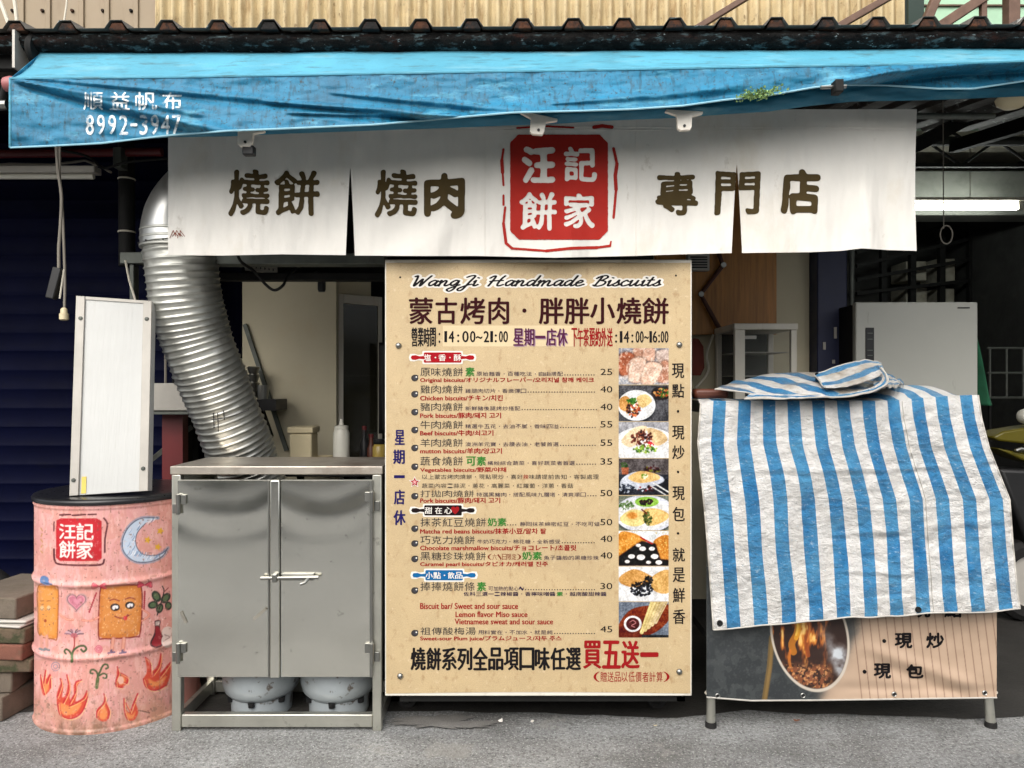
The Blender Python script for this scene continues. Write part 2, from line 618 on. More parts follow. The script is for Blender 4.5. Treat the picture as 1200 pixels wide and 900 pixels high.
def merge_into(o, parts):
    """print and paint belong to the cloth or sheet that carries them: join them into its mesh, with their own materials"""
    bm = bmesh.new(); bm.from_mesh(o.data)
    for p in parts:
        base = len(o.data.materials)
        for m in p.data.materials: o.data.materials.append(m)
        n = len(bm.faces)
        bm.from_mesh(p.data)
        bm.faces.ensure_lookup_table()
        for f in bm.faces[n:]: f.material_index += base
    bm.to_mesh(o.data); bm.free()
    for p in parts:
        d = p.data; bpy.data.objects.remove(p); bpy.data.meshes.remove(d)
    return o
# ------------------------------------------------------------------ materials used across the scene
MAT['road'] = M('road_concrete', (138, 139, 138), 0.88, var=0.26, vscale=1.6, bump=0.8, bscale=120, fine=0.5,
                stains=[(2.2, 0.46, 0.66, (92, 91, 88), 0.75, (1, 1.6, 1)), (120, 0.56, 0.62, (196, 196, 192), 0.75, (1, 1, 1)), (95, 0.56, 0.62, (70, 70, 68), 0.75, (1.1, 1, 1)), (30, 0.60, 0.64, (92, 90, 86), 0.6, (1, 1, 1)), (5, 0.6, 0.66, (150, 148, 142), 0.5, (1, 1, 1))])
MAT['opp'] = M('added_building_plaster', (150, 146, 136), 0.85, var=0.15)
MAT['shaded_floor'] = M('shaded_floor_dark', (46, 44, 41), 0.7, var=0.3, vscale=3, bump=0.5, bscale=60, fine=0.4)  # floor colour darkened to carry the shade under the roof
MAT['damp'] = M('damp_concrete', (112, 110, 106), 0.6, var=0.25, vscale=6, bump=0.5, bscale=85, fine=0.4)
MAT['awning_top'] = M('faded_awning_canvas', (80, 154, 178), 0.6, var=0.14, vscale=4, bump=0.15, bscale=120,
                      stains=[(5, 0.58, 0.75, (60, 96, 104), 0.7, (1, 5, 5)), (14, 0.54, 0.66, (70, 104, 110), 0.6, (0.8, 3, 3)), (3.2, 0.56, 0.7, (134, 182, 194), 0.6, (1, 4, 4))])
MAT['awning'] = M('awning_canvas', (12, 112, 148), 0.6, var=0.2, vscale=5, bump=0.2, bscale=140,
                  stains=[(26, 0.50, 0.64, (12, 56, 70), 0.6, (2.6, 1, 0.7)), (90, 0.56, 0.64, (20, 44, 48), 0.6, (1, 1, 1)), (4, 0.5, 0.7, (14, 86, 116), 0.7, (1, 1, 1.5)), (7, 0.56, 0.72, (20, 78, 105), 0.75, (1, 1, 1.6)),
                          (6, 0.58, 0.72, (110, 190, 215), 0.55, (1, 1, 2.6)), (90, 0.62, 0.67, (40, 50, 50), 0.8, (1, 1, 1))])
MAT['awning_dark'] = M('awning_canvas_rear', (16, 100, 128), 0.65, var=0.2, vscale=6, bump=0.15, bscale=120,
                       stains=[(9, 0.55, 0.7, (92, 140, 150), 0.5, (0.6, 1, 3))])
MAT['hem'] = M('hem_tape', (140, 186, 202), 0.6, var=0.1)
MAT['worn_white'] = M('worn_white_print', (226, 232, 232), 0.7, var=0.05, alpha_wear=(34, 0.34, 0.58))
MAT['noren'] = M('off_white_canvas', (220, 217, 210), 0.9, var=0.06, vscale=3, bump=0.12, bscale=180,
                 stains=[(2.4, 0.55, 0.75, (176, 158, 120), 0.4, (1.5, 1, 0.8)), (14, 0.64, 0.72, (150, 140, 122), 0.45, (1, 1, 0.6))], bump2=0.6, b2scale=6, b2stretch=(2.2, 1, 0.7))
MAT['olive_ink'] = M('olive_black_ink', (60, 45, 2), 0.85, var=0.12, vscale=9)
MAT['seal_red'] = M('seal_red_ink', (160, 24, 8), 0.85, var=0.14, vscale=5)
MAT['white_ink'] = M('white_ink', (214, 208, 200), 0.9, var=0.05)
MAT['mold_tin'] = M('mouldy_gutter', (24, 23, 22), 0.95, var=0.5, vscale=9, bump=1.0, bscale=55, fine=0.5, spec=0.15,
                    stains=[(30, 0.54, 0.62, (74, 92, 96), 0.8, (0.6, 1, 1.8)), (7, 0.56, 0.7, (48, 22, 14), 0.8, (1, 1, 2)), (52, 0.63, 0.67, (150, 164, 166), 0.75, (0.8, 1, 1.4)), (24, 0.5, 0.58, (8, 8, 8), 0.9, (0.6, 1, 1.4))])
MAT['roof'] = M('old_roof_sheet', (70, 66, 60), 0.7, var=0.3, vscale=6, bump=0.3, bscale=40,
                stains=[(9, 0.5, 0.66, (60, 54, 48), 0.8, (1, 1, 1)), (20, 0.6, 0.7, (210, 214, 210), 0.8, (1, 1, 1))])
MAT['rib_plug'] = M('rusty_rib_end', (66, 36, 16), 0.95, var=0.6, vscale=20, bump=0.6, bscale=60, stains=[(9, 0.46, 0.58, (20, 17, 16), 1.0, (1, 1, 1)), (40, 0.52, 0.6, (12, 11, 11), 0.9, (1, 1, 1))])
MAT['clad_beige'] = M('beige_cladding', (140, 124, 100), 0.6, var=0.08, vscale=3, stains=[(6, 0.56, 0.72, (120, 100, 74), 0.5, (2, 1, 0.6))])
MAT['clad_cream'] = M('cream_corrugated', (228, 208, 164), 0.6, var=0.14, vscale=5, fine=0.12,
                      stains=[(10, 0.5, 0.66, (160, 120, 72), 0.6, (3, 1, 0.5)), (40, 0.6, 0.7, (112, 78, 44), 0.6, (1, 1, 0.6))])
MAT['clad_green'] = M('pale_green_cladding', (160, 196, 166), 0.6, var=0.1)
MAT['dark_green'] = M('dark_green_paint', (22, 44, 34), 0.5)
MAT['steel_brown'] = M('weathered_angle_steel', (104, 82, 70), 0.7, metal=0.3, var=0.3, vscale=12, stains=[(9, 0.55, 0.7, (60, 34, 22), 0.7, (1, 1, 1))])
MAT['dark_steel'] = M('dark_painted_steel', (24, 24, 23), 0.7, metal=0.1, spec=0.3, var=0.3, vscale=10)
MAT['grey_steel'] = M('grey_painted_steel', (92, 96, 90), 0.55, metal=0.4, var=0.25, vscale=10, stains=[(9, 0.55, 0.7, (60, 54, 46), 0.6, (1, 1, 1))])
MAT['white_plastic'] = M('white_plastic', (220, 214, 202), 0.45, var=0.06, stains=[(12, 0.58, 0.7, (150, 130, 110), 0.5, (1, 1, 1))])
MAT['black'] = M('black_plastic', (22, 22, 23), 0.5, var=0.2)
MAT['rubber'] = M('black_rubber', (18, 17, 16), 0.8, var=0.3, vscale=14, bump=0.3, bscale=80)
MAT['steel'] = M('brushed_stainless', (238, 236, 226), 0.17, metal=1.0, var=0.05, vscale=2, rvar=0.08, bump2=0.10, b2scale=1.6, b2stretch=(1.0, 1, 3.2), bump=0.03, bscale=220,
                 stains=[(34, 0.64, 0.7, (140, 138, 128), 0.6, (1, 1, 1)), (4, 0.6, 0.85, (184, 182, 170), 0.4, (1, 1, 1))])
MAT['steel_frame'] = M('dull_stainless', (204, 203, 192), 0.36, metal=0.9, var=0.12, vscale=6, stains=[(16, 0.6, 0.7, (110, 106, 94), 0.6, (1, 1, 1))], bump=0.05, bscale=120)
MAT['steel_top'] = M('worn_steel_top', (196, 188, 176), 0.36, metal=0.8, var=0.12, vscale=8, stains=[(5, 0.52, 0.7, (140, 116, 96), 0.7, (1, 1, 1))])
MAT['chrome'] = M('chrome', (150, 150, 145), 0.36, metal=1.0, var=0.05)
MAT['duct'] = M('galvanised_duct', (196, 196, 188), 0.42, metal=0.85, var=0.16, vscale=7, stains=[(8, 0.56, 0.72, (120, 108, 90), 0.6, (1, 1, 1))], bump=0.06, bscale=60)
MAT['duct_elbow'] = M('galvanised_elbow', (206, 206, 202), 0.34, metal=0.9, var=0.08, vscale=7)
MAT['gas'] = M('grey_enamel', (150, 157, 160), 0.34, var=0.12, vscale=6, spec=0.6, stains=[(18, 0.58, 0.63, (74, 60, 48), 0.9, (1, 1, 1)), (5, 0.55, 0.75, (130, 130, 126), 0.5, (1, 1, 1))])
MAT['board_white'] = M('white_board_panel', (186, 187, 184), 0.45, var=0.05, vscale=3, stains=[(14, 0.6, 0.72, (178, 178, 170), 0.5, (4, 1, 0.5))], bump2=0.12, b2scale=24, b2stretch=(3, 1, 0.12))
MAT['alu'] = M('dull_aluminium', (170, 166, 158), 0.5, metal=0.15, var=0.08, vscale=10)
MAT['kraft'] = M('kraft_print', (184, 162, 124), 0.55, var=0.07, vscale=7, fine=0.2, bump2=0.04, b2scale=5,
                 stains=[(36, 0.56, 0.68, (150, 118, 76), 0.6, (1, 1, 0.6)), (80, 0.63, 0.69, (128, 96, 56), 0.6, (1.5, 1, 0.5)), (50, 0.58, 0.68, (210, 192, 158), 0.5, (1, 1, 1)), (2.2, 0.55, 0.75, (160, 138, 104), 0.7, (1, 1, 1))])
MAT['pvc_edge'] = M('white_pvc_board', (216, 212, 200), 0.5, var=0.06, stains=[(12, 0.58, 0.7, (150, 140, 122), 0.5, (1, 1, 1))])
for nm, c in dict(maroon=(60, 10, 16), ink=(28, 24, 26), grey=(72, 68, 66), red=(176, 26, 30), green=(64, 146, 58), navy=(38, 30, 104), white=(216, 212, 204),
                  brown=(150, 70, 44), pin_red=(190, 18, 32), pin_black=(32, 20, 22), pin_blue=(24, 112, 176), pink=(226, 160, 160), plum=(88, 44, 70), purple=(60, 44, 76)).items():
    MAT['p_' + nm] = M('print_' + nm, tuple(x * 0.8 for x in c) if max(c) < 200 else c, 0.7, var=0.05, spec=0.12)
MAT['sticker'] = M('paper_sticker', (204, 184, 146), 0.55, var=0.06, fine=0.08)
MAT['photo'] = M('photo_print', (255, 255, 255), 0.6, var=0.03, spec=0.2, paint=True)
MAT['drum'] = M('painted_drum', (255, 255, 255), 0.5, var=0.07, vscale=6, paint=True, bump=0.05, bscale=40, rvar=0.12, fine=0.05)
MAT['drum_lid'] = M('black_drum_lid', (26, 26, 28), 0.3, var=0.2)
MAT['banner'] = M('vinyl_print', (255, 255, 255), 0.5, var=0.05, paint=True, bump2=0.2, b2scale=5, b2stretch=(1, 1, 1.5))
MAT['tile_grey'] = M('grey_paving', (104, 94, 82), 0.92, var=0.2, vscale=10, bump=0.4, bscale=60, stains=[(12, 0.52, 0.66, (92, 84, 68), 0.7, (1, 1, 1))])
MAT['tile_pink'] = M('pink_paving', (116, 74, 60), 0.92, var=0.2, vscale=10, bump=0.4, bscale=60, stains=[(14, 0.52, 0.64, (78, 72, 54), 0.8, (1, 1, 1))])
MAT['tile_moss'] = M('mossy_paving', (92, 78, 62), 0.95, var=0.3, vscale=10, bump=0.5, bscale=60, stains=[(16, 0.47, 0.58, (54, 58, 34), 0.9, (1, 1, 1))])
MAT['tile_white'] = M('white_tile', (176, 172, 164), 0.5, var=0.1)
MAT['navy'] = M('navy_shutter', (3, 6, 32), 0.6, spec=0.06, var=0.2, vscale=5, stains=[(8, 0.6, 0.72, (9, 11, 26), 0.6, (0.4, 1, 2))])
MAT['navy_post'] = M('navy_post', (10, 20, 58), 0.5, var=0.15, stains=[(9, 0.68, 0.7, (150, 150, 130), 0.9, (1, 1, 0.6))])
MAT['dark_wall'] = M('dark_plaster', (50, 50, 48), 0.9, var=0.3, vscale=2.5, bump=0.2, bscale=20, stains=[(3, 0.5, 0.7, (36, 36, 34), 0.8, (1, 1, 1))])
MAT['ceiling'] = M('stained_ceiling', (158, 154, 140), 0.9, var=0.2, vscale=2, stains=[(3, 0.5, 0.7, (84, 78, 64), 0.7, (1, 1, 1))])
MAT['beige_wall'] = M('beige_painted_board', (196, 187, 160), 0.7, var=0.07, vscale=2, stains=[(3, 0.56, 0.75, (190, 172, 138), 0.5, (1, 1, 1))])
MAT['wood'] = M('brown_veneer', (170, 116, 54), 0.5, var=0.2, vscale=5, stretch=(9, 1, 0.5), stains=[(8, 0.5, 0.7, (124, 80, 34), 0.6, (9, 1, 0.5))])
MAT['wood_red'] = M('red_brown_wood', (84, 42, 26), 0.5, var=0.25, vscale=12, stretch=(1, 1, 6))
MAT['red_paint'] = M('dark_red_paint', (92, 20, 22), 0.5, var=0.2)
MAT['fridge'] = M('grey_fridge_enamel', (168, 168, 160), 0.35, var=0.05, vscale=2, stains=[(7, 0.64, 0.74, (126, 124, 114), 0.6, (2, 1, 0.5))])
MAT['white_enamel'] = M('white_enamel', (204, 198, 184), 0.4, var=0.06, stains=[(10, 0.6, 0.72, (150, 126, 84), 0.6, (3, 1, 0.5))])
MAT['glass'] = glass('dusty_glass', (120, 122, 116), 0.14)
MAT['glass_dark'] = glass('dark_glass', (60, 58, 46), 0.55)
MAT['green_cloth'] = M('green_cloth', (24, 84, 56), 0.9, var=0.3, vscale=8)
MAT['yellow'] = M('olive_yellow_paint', (92, 84, 18), 0.35, var=0.1)
MAT['cream_plastic'] = M('cream_plastic', (206, 192, 156), 0.5, var=0.05)
MAT['milky'] = M('milky_plastic', (206, 204, 192), 0.4, var=0.05)
MAT['cable_grey'] = M('grey_cable', (128, 122, 112), 0.6, var=0.1)
MAT['cable_white'] = M('white_cable', (206, 200, 184), 0.6, var=0.1)
MAT['leaf'] = M('weed_leaf', (122, 152, 92), 0.7, var=0.6, vscale=60)
MAT['tube'] = M('fluorescent_tube', (255, 255, 250), 0.4, var=0.0, emit=((246, 252, 246), 22.0))
MAT['yellow_tape'] = M('yellow_tape', (214, 190, 90), 0.5)
MAT['dry_leaf'] = M('dry_leaf', (140, 90, 62), 0.8, var=0.3, vscale=40)


def stripe_mat(name, n, dirt=0.0):
    """blue and white woven polyethylene: stripes along U, crinkled"""
    m = M(name, (236, 234, 229), 0.32, var=0.05, bump=0.0)
    nt, bs = nodes_of(m)
    N, L = nt.nodes.new, nt.links.new
    uv = N('ShaderNodeUVMap'); sx = N('ShaderNodeSeparateXYZ'); L(uv.outputs[0], sx.inputs[0])
    mul = N('ShaderNodeMath'); mul.operation = 'MULTIPLY'; mul.inputs[1].default_value = n; L(sx.outputs[0], mul.inputs[0])
    fr = N('ShaderNodeMath'); fr.operation = 'FRACT'; L(mul.outputs[0], fr.inputs[0])
    gt = N('ShaderNodeMath'); gt.operation = 'GREATER_THAN'; gt.inputs[1].default_value = 0.5; L(fr.outputs[0], gt.inputs[0])
    tc = N('ShaderNodeTexCoord')

    def noise(scale, det, st=(1, 1, 1), rg=0.6):
        mp = N('ShaderNodeMapping'); mp.inputs['Scale'].default_value = st; L(tc.outputs['Object'], mp.inputs[0])
        z = N('ShaderNodeTexNoise'); z.inputs['Scale'].default_value = scale; z.inputs['Detail'].default_value = det; z.inputs['Roughness'].default_value = rg
        L(mp.outputs[0], z.inputs['Vector']); return z

    def ramp(src, a, b, c, d):
        r = N('ShaderNodeMapRange'); r.inputs[1].default_value = a; r.inputs[2].default_value = b; r.inputs[3].default_value = c; r.inputs[4].default_value = d
        L(src, r.inputs[0]); return r.outputs[0]

    def mix(f, a, b, mode='MIX'):
        x = N('ShaderNodeMix'); x.data_type = 'RGBA'; x.blend_type = mode
        for s_, v in ((0, f), (6, a), (7, b)):
            if hasattr(v, 'is_output'): L(v, x.inputs[s_])
            else: x.inputs[s_].default_value = v
        return x.outputs[2]
    big = noise(7, 4)
    blue = mix(ramp(big.outputs[0], 0.35, 0.65, 0, 1), lc((38, 120, 176)), lc((84, 156, 200)))
    white = mix(ramp(noise(9, 6).outputs[0], 0.45, 0.75, 0, 1), lc((238, 236, 232)), lc((170, 156, 132) if dirt else (216, 212, 205)))
    c = mix(gt.outputs[0], white, blue)
    # blue print worn to white threads in fine creases
    wear = ramp(noise(55, 8, (1, 1, 2.2), 0.7).outputs[0], 0.57, 0.68, 0, 0.55)
    c = mix(wear, c, lc((206, 220, 226)))
    if dirt: c = mix(ramp(noise(6, 5).outputs[0], 0.45, 0.7, 0, dirt), c, lc((150, 130, 100)))
    for l in list(bs.inputs['Base Color'].links): nt.links.remove(l)
    L(c, bs.inputs['Base Color'])
    vor = N('ShaderNodeTexVoronoi'); vor.feature = 'DISTANCE_TO_EDGE'; vor.inputs['Scale'].default_value = 40
    mpv = N('ShaderNodeMapping'); mpv.inputs['Scale'].default_value = (1, 1, 1.7)
    dst = noise(18, 3)
    addv = N('ShaderNodeMix'); addv.data_type = 'RGBA'; addv.inputs[0].default_value = 0.12
    L(tc.outputs['Object'], addv.inputs[6]); L(dst.outputs['Color'], addv.inputs[7])
    L(addv.outputs[2], mpv.inputs[0]); L(mpv.outputs[0], vor.inputs['Vector'])
    b1 = N('ShaderNodeBump'); b1.inputs['Strength'].default_value = 0.6; b1.inputs['Distance'].default_value = 0.012
    L(vor.outputs['Distance'], b1.inputs['Height'])
    b2 = N('ShaderNodeBump'); b2.inputs['Strength'].default_value = 0.9; b2.inputs['Distance'].default_value = 0.024
    L(noise(60, 8, (1, 1, 1.9), 0.72).outputs[0], b2.inputs['Height']); L(b1.outputs[0], b2.inputs['Normal'])
    b3 = N('ShaderNodeBump'); b3.inputs['Strength'].default_value = 0.25; b3.inputs['Distance'].default_value = 0.05
    L(noise(8, 3, (0.7, 1, 1.6)).outputs[0], b3.inputs['Height']); L(b2.outputs[0], b3.inputs['Normal'])
    L(b3.outputs[0], bs.inputs['Normal'])
    return m


MAT['tarp'] = stripe_mat('striped_tarp', 11.25)
MAT['tarp_fold'] = stripe_mat('striped_tarp_folded', 5.0, 0.35)
MAT['tarp_dusty'] = stripe_mat('striped_tarp_dusty', 5.0, 0.85)

# ================================================================== SETTING
o = mesh_from('road', [(-40, -40, 0), (40, -40, 0), (40, 40, 0), (-40, 40, 0)], [(0, 1, 2, 3)], MAT['road'], smooth=False)
tag(o, kind='structure')
xs = np.linspace(-4.3, 4.19, 120); fy = 2.80 + 0.05 * fbm(xs * 2.2, xs * 0, 15)  # front edge drawn where the shade begins
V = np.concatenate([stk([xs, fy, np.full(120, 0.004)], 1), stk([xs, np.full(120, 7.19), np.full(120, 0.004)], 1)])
o = mesh_from('shaded_floor', V, stk([np.arange(119), np.arange(1, 120), np.arange(1, 120) + 120, np.arange(119) + 120], 1), MAT['shaded_floor'], smooth=False); tag(o, kind='structure')  # dark sheet stands in for shade indoors and under stall and board
ring = []
for k in range(220):
    a = 2 * math.pi * k / 220
    q = np.array([2.2 * math.cos(a)]), np.array([2.2 * math.sin(a)])
    r_ = 1 + 0.42 * float(fbm(q[0], q[1], 5, 5)[0]) + 0.16 * float(fbm(q[0] * 6, q[1] * 6, 6, 3)[0])
    ring.append((-0.27 + 0.19 * math.cos(a) * r_, 2.74 + 0.05 * math.sin(a) * r_, 0.008))
o = mesh_from('road_damp_patch', ring, [tuple(range(220))], MAT['damp'], smooth=False); tag(o, kind='structure')
o = MB().box(-4.4, 4.4, 4.40, 7.3, 3.10, 3.2).build('ceiling', MAT['ceiling'], smooth=False); tag(o, kind='structure')


def one(name, mb, mat, label, cat, group=None, **kw):
    return tag(mb.build(name, mat, None, **kw), label, cat, group)


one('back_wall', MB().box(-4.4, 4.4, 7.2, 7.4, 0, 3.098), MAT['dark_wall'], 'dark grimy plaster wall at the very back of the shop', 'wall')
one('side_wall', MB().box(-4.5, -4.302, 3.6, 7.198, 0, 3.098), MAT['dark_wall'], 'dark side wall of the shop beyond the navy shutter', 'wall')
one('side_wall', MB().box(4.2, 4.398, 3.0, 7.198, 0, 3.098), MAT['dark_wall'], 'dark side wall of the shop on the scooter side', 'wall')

g = thing('added_building', 'unseen building added across the alley to hold back light, mirrored in steel doors', 'building', (0, -5.2, 0))  # added out of view to cut low sky light and feed door reflections
MB().box(-18, 18, -6.4, -4.6, 0, 2.7).build('facade', MAT['opp'], g)
for k in range(7):
    MB().box(-14 + k * 4, -11 + k * 4, -4.62, -4.57, 0.05, 2.5).build('shutter', MAT['grey_steel'], g)

# upper wall above the roof
up = MB().box(-4.4, -2.1065, 4.40, 4.5, 3.202, 5.2)
up.box(-4.4, -2.1065, 4.40, 4.5, 2.80, 3.098)
cw = thing('clad_wall', 'flat beige clad wall with seams above the tin roof', 'wall', (-3.2, 4.45, 2.75))
up.build('panel', MAT['clad_beige'], cw, smooth=False)
for px in (22, 53, 92, 122, 156):
    x, y, z = P(px, 12, 4.39)
    MB().box(x, x + 0.03, 4.388, 4.399, 2.80, 5.2).build('seam', MAT['clad_beige'], cw, bevel=0.003)
for px in (14, 49, 84, 120, 153):
    x, y, z = P(px, 12, 4.39)
    MB().lathe([(0.008, -0.012), (0.011, 0.0)], (x, 4.398, z), 10, 'y').build('bolt', MAT['rib_plug'], cw)

n = 900
xs = np.linspace(P(185, 0, 4.4)[0], P(1053, 0, 4.4)[0], n)
prof = 4.36 + 0.014 * np.sin(xs * 2 * math.pi / 0.066)
lap = np.zeros(n)
for px in (305, 468, 617, 790, 930):
    lap += np.where(xs > P(px, 0, 4.4)[0], -0.004, 0)
prof = prof + lap
V = np.concatenate([stk([xs, prof, np.full(n, z)], 1) for z in (2.80, 5.2)])
Fc = stk([np.arange(n - 1), np.arange(1, n), np.arange(1, n) + n, np.arange(n - 1) + n], 1)
o = mesh_from('corrugated_wall', V, Fc, MAT['clad_cream'], thick=0.002, sharp=80)
tag(o, 'cream corrugated sheet wall with rust streaks above the tin roof', 'wall')
x0 = P(1073, 0, 4.4)[0]
g = thing('green_wall', 'pale green clad wall above the roof beyond the dark post', 'wall', (3.4, 4.45, 2.8))
MB().box(x0, 4.4, 4.40, 4.5, 2.80, 5.2).build('panel', MAT['clad_green'], g, smooth=False)
MB().box(x0, 4.4, 4.385, 4.399, P(0, 8, 4.4)[2], P(0, 6.5, 4.4)[2]).build('seam', MAT['steel_brown'], g)
one('wall_post', MB().box(P(1054, 0, 4.4)[0], P(1072, 0, 4.4)[0], 4.30, 4.398, 2.80, 5.2), MAT['dark_green'], 'dark green upright post between cream and green upper walls', 'post')
for lab, a, b, w in (('slim brown diagonal brace above the roof before the cream wall', (828, 26), (872, -1), 0.03),
                     ('brown diagonal brace ending at the dark green post', (995, 24), (1040, -2), 0.035),
                     ('steep dark diagonal brace before the pale green wall', (1085, 26), (1098, -5), 0.045),
                     ('thick brown diagonal brace before the pale green wall', (1112, 24), (1156, -5), 0.05),
                     ('upright pinkish brown strut before the pale green wall', (1152, 26), (1152, -5), 0.03),
                     ('wide upright wooden strut nearest the right end of the roof', (1185, 26), (1185, -5), 0.06)):
    pa, pb = Vector(P(a[0], a[1], 3.9)), Vector(P(b[0], b[1], 3.9))
    d = pb - pa
    one('roof_brace', MB().bar(pa - d * 1.2, pb + d * 2, w, w), MAT['steel_brown'], lab, 'brace', 'braces above the roof', bevel=0.004)
for lab, pts, r_ in (('slanting white cable above the roof at its left end', [(-4, -8), (2, 6), (10, 27)], 0.009),
                     ('upright white cable running down to the roof edge', [(16, -8), (18, 8), (20, 27)], 0.008),
                     ('thin pale wire before the beige clad wall', [(79, -8), (78, 6), (75, 26)], 0.004)):
    one('roof_cable', MB().tube([P(x, y, 3.3) for x, y in pts] + [P(pts[-1][0], pts[-1][1] + 8, 3.3)], r_, 8), MAT['cable_white'], lab, 'cable')

# tin roof over the stall: ribs, sheet, gutter
tilt = lambda x: 0.0045 * x
RE = 2.44                                             # roof edge depth
ribx = [P(16.5 + 59.6 * k, 28, RE)[0] for k in range(-12, 34)]
sec = []
zb = P(0, 31, RE)[2]
sec.append((-4.4, zb))
for rx in ribx:
    for dx, dz in ((-0.038, 0), (-0.019, 0.027), (0.019, 0.027), (0.038, 0)):
        sec.append((rx + dx, zb + dz))
sec = [s for s in sec if -4.4 <= s[0] <= 4.4] + [(4.4, zb)]
rise = 0.155
V = []
ys = [RE, 2.9, 3.6, 4.36]
for yy in ys:
    V += [(x, yy, z + tilt(x) + rise * (yy - RE)) for x, z in sec]
roof = thing('tin_roof', 'old corrugated tin roof whose ribbed edge shows above the awning', 'roof', (0, 2.6, 2.4))
mesh_from('sheet', V, grid_idx(len(ys), len(sec)), MAT['roof'], roof, thick=0.0018, sharp=20)
for i, rx in enumerate(ribx):
    if abs(rx) > 2.4: continue
    z = zb + tilt(rx)
    pts = [(rx - 0.030, z - 0.004), (rx + 0.030, z - 0.004), (rx + 0.017, z + 0.0225), (rx - 0.017, z + 0.0225)]
    MB().prism(pts, RE + 0.006, RE + 0.05).build('rib_plug', MAT['rib_plug'], roof, bevel=0.004)
# rounded mouldy gutter board under the edge
nu, nv = 420, 16
u = np.linspace(-2.9, 2.9, nu)[:, None]; a = np.linspace(0, math.pi, nv)[None, :]
wob = 0.004 * fbm(u * 3 + 0 * a, a * 2 + 0 * u, 9) + 0.0025 * fbm(u * 14 + 0 * a, a * 5, 19)
zt = P(0, 33, 2.47)[2] + tilt(u); zl = P(0, 60, 2.5)[2] + tilt(u)
Z = zt + (zl - zt) * (1 - np.cos(a)) / 2
Yv = 2.51 - (0.05 + wob) * np.sin(a)
V = stk([u + 0 * a, Yv, Z], -1).reshape(-1, 3)
mesh_from('gutter_board', V, grid_idx(nu, nv)[:, ::-1], MAT['mold_tin'], roof, sharp=180)
MB().box(-4.3, 4.3, 2.53, 2.56, zb - 0.10, zb - 0.012).build('eave_beam', MAT['dark_steel'], roof)
for k in range(7):
    MB().bar((-3.9 + k * 1.3, 2.55, zb - 0.03), (-3.9 + k * 1.3, 4.36, zb + 0.22), 0.05, 0.07).build('rafter', MAT['dark_steel'], roof)

# ================================================================== AWNING
FE = 2.35


def interp(pts, x):
    p = np.array(pts, float); return np.interp(x, p[:, 0], p[:, 1])


EDGE = [(-100, 92), (12, 92), (200, 90.5), (400, 87), (700, 82), (900, 78), (1040, 76), (1130, 74), (1200, 71.5), (1330, 70)]
HEM = [(12, 173), (60, 171), (118, 168), (160, 163), (200, 158.5), (265, 153.5), (330, 151), (440, 146), (600, 132), (680, 130), (740, 128), (800, 124), (850, 117), (900, 112), (950, 103), (980, 99), (1040, 100), (1100, 104), (1140, 104), (1200, 95), (1330, 80)]


def valance_surf(px, py, lift=0.0):
    px = np.asarray(px, float); py = np.asarray(py, float)
    e = interp(EDGE, px); h = interp(HEM, px)
    v = np.clip((py - e) / (h - e), 0, 1)
    d = np.zeros_like(px)
    # long fold from the left corner down to the hem, and a fan of smaller ones
    def fold(ax, ay, bx, by, w, amp):
        t = np.clip((px - ax) / (bx - ax), 0, 1)
        yy = ay + (by - ay) * t
        on = sstep(0, 0.06, (px - ax) / (bx - ax)) * (1 - sstep(0.85, 1.08, (px - ax) / (bx - ax)))
        q = (py - yy) / (w * (0.25 + 0.75 * t))
        return amp * on * (0.35 + 0.65 * t) * (-np.exp(-q ** 2) + 0.8 * np.exp(-(q - 1.7) ** 2))
    d += fold(14, 94, 275, 156, 9, 0.045)
    d += fold(14, 93, 250, 136, 6, 0.026)
    d += fold(30, 91, 330, 118, 5, 0.014)
    d += fold(300, 118, 640, 143, 7, 0.030)
    d += fold(330, 132, 600, 138, 5, 0.022)
    d += fold(380, 108, 640, 132, 7, 0.016)
    d += fold(640, 122, 860, 104, 6, 0.012)
    d += 0.010 * fbm(px / 90, py / 22, 31) * v + 0.0035 * fbm(px / 26, py / 10, 41)
    d += 0.012 * np.sin(px / 70.0 + 0.6) * v ** 2
    # right end: the cloth is drawn up and tucked back under a long fold
    L_ = interp([(900, 112), (960, 100), (1000, 93), (1040, 84), (1080, 79), (1130, 75), (1200, 72), (1330, 69)], px)
    on = sstep(930, 1000, px)
    d += on * (0.065 * sstep(0, 11, py - L_ - 3) - 0.022 * np.exp(-((py - L_) / 4.5) ** 2))
    Y = FE + d - lift - 0.015 * v
    return stk([(px - 600) / F * Y, Y, CH + (450 - py) / F * Y], -1)


aw = thing('awning', 'faded blue canvas awning with white lettering across the shop front', 'awning', (0, 2.4, 2.15))
nu, nv = 620, 44
px = np.linspace(12, 1330, nu)[:, None] + np.zeros((1, nv)); vv = np.linspace(0, 1, nv)[None, :]
py = interp(EDGE, px) + (interp(HEM, px) - interp(EDGE, px)) * vv
# slope of the awning, rolled part towards the gutter
ns = 14
s = np.linspace(0, 1, ns)[None, :]
pxs = np.linspace(12, 1330, nu)[:, None] + np.zeros((1, ns))
fx = (pxs - 600) / F * FE
fz = CH + (450 - interp(EDGE, pxs)) / F * FE
Ys = FE + 0.15 * s
Zs = fz + (2.372 + tilt(fx) - fz + 0.012) * s - 0.014 * np.sin(math.pi * s) + 0.003 * fbm(fx * 5, s * 3, 51)
V = stk([fx, Ys, Zs], -1).reshape(-1, 3)
mesh_from('top_sheet', V, grid_idx(nu, ns), MAT['awning_top'], aw, thick=0.002, sharp=180)
val_o = mesh_from('valance', valance_surf(px, py).reshape(-1, 3), grid_idx(nu, nv)[:, ::-1], MAT['awning'], aw, sharp=180)
pts = [Vector(valance_surf(np.array([x]), np.array([interp(EDGE, x)]), 0.0)[0]) for x in np.linspace(12, 1330, 160)]
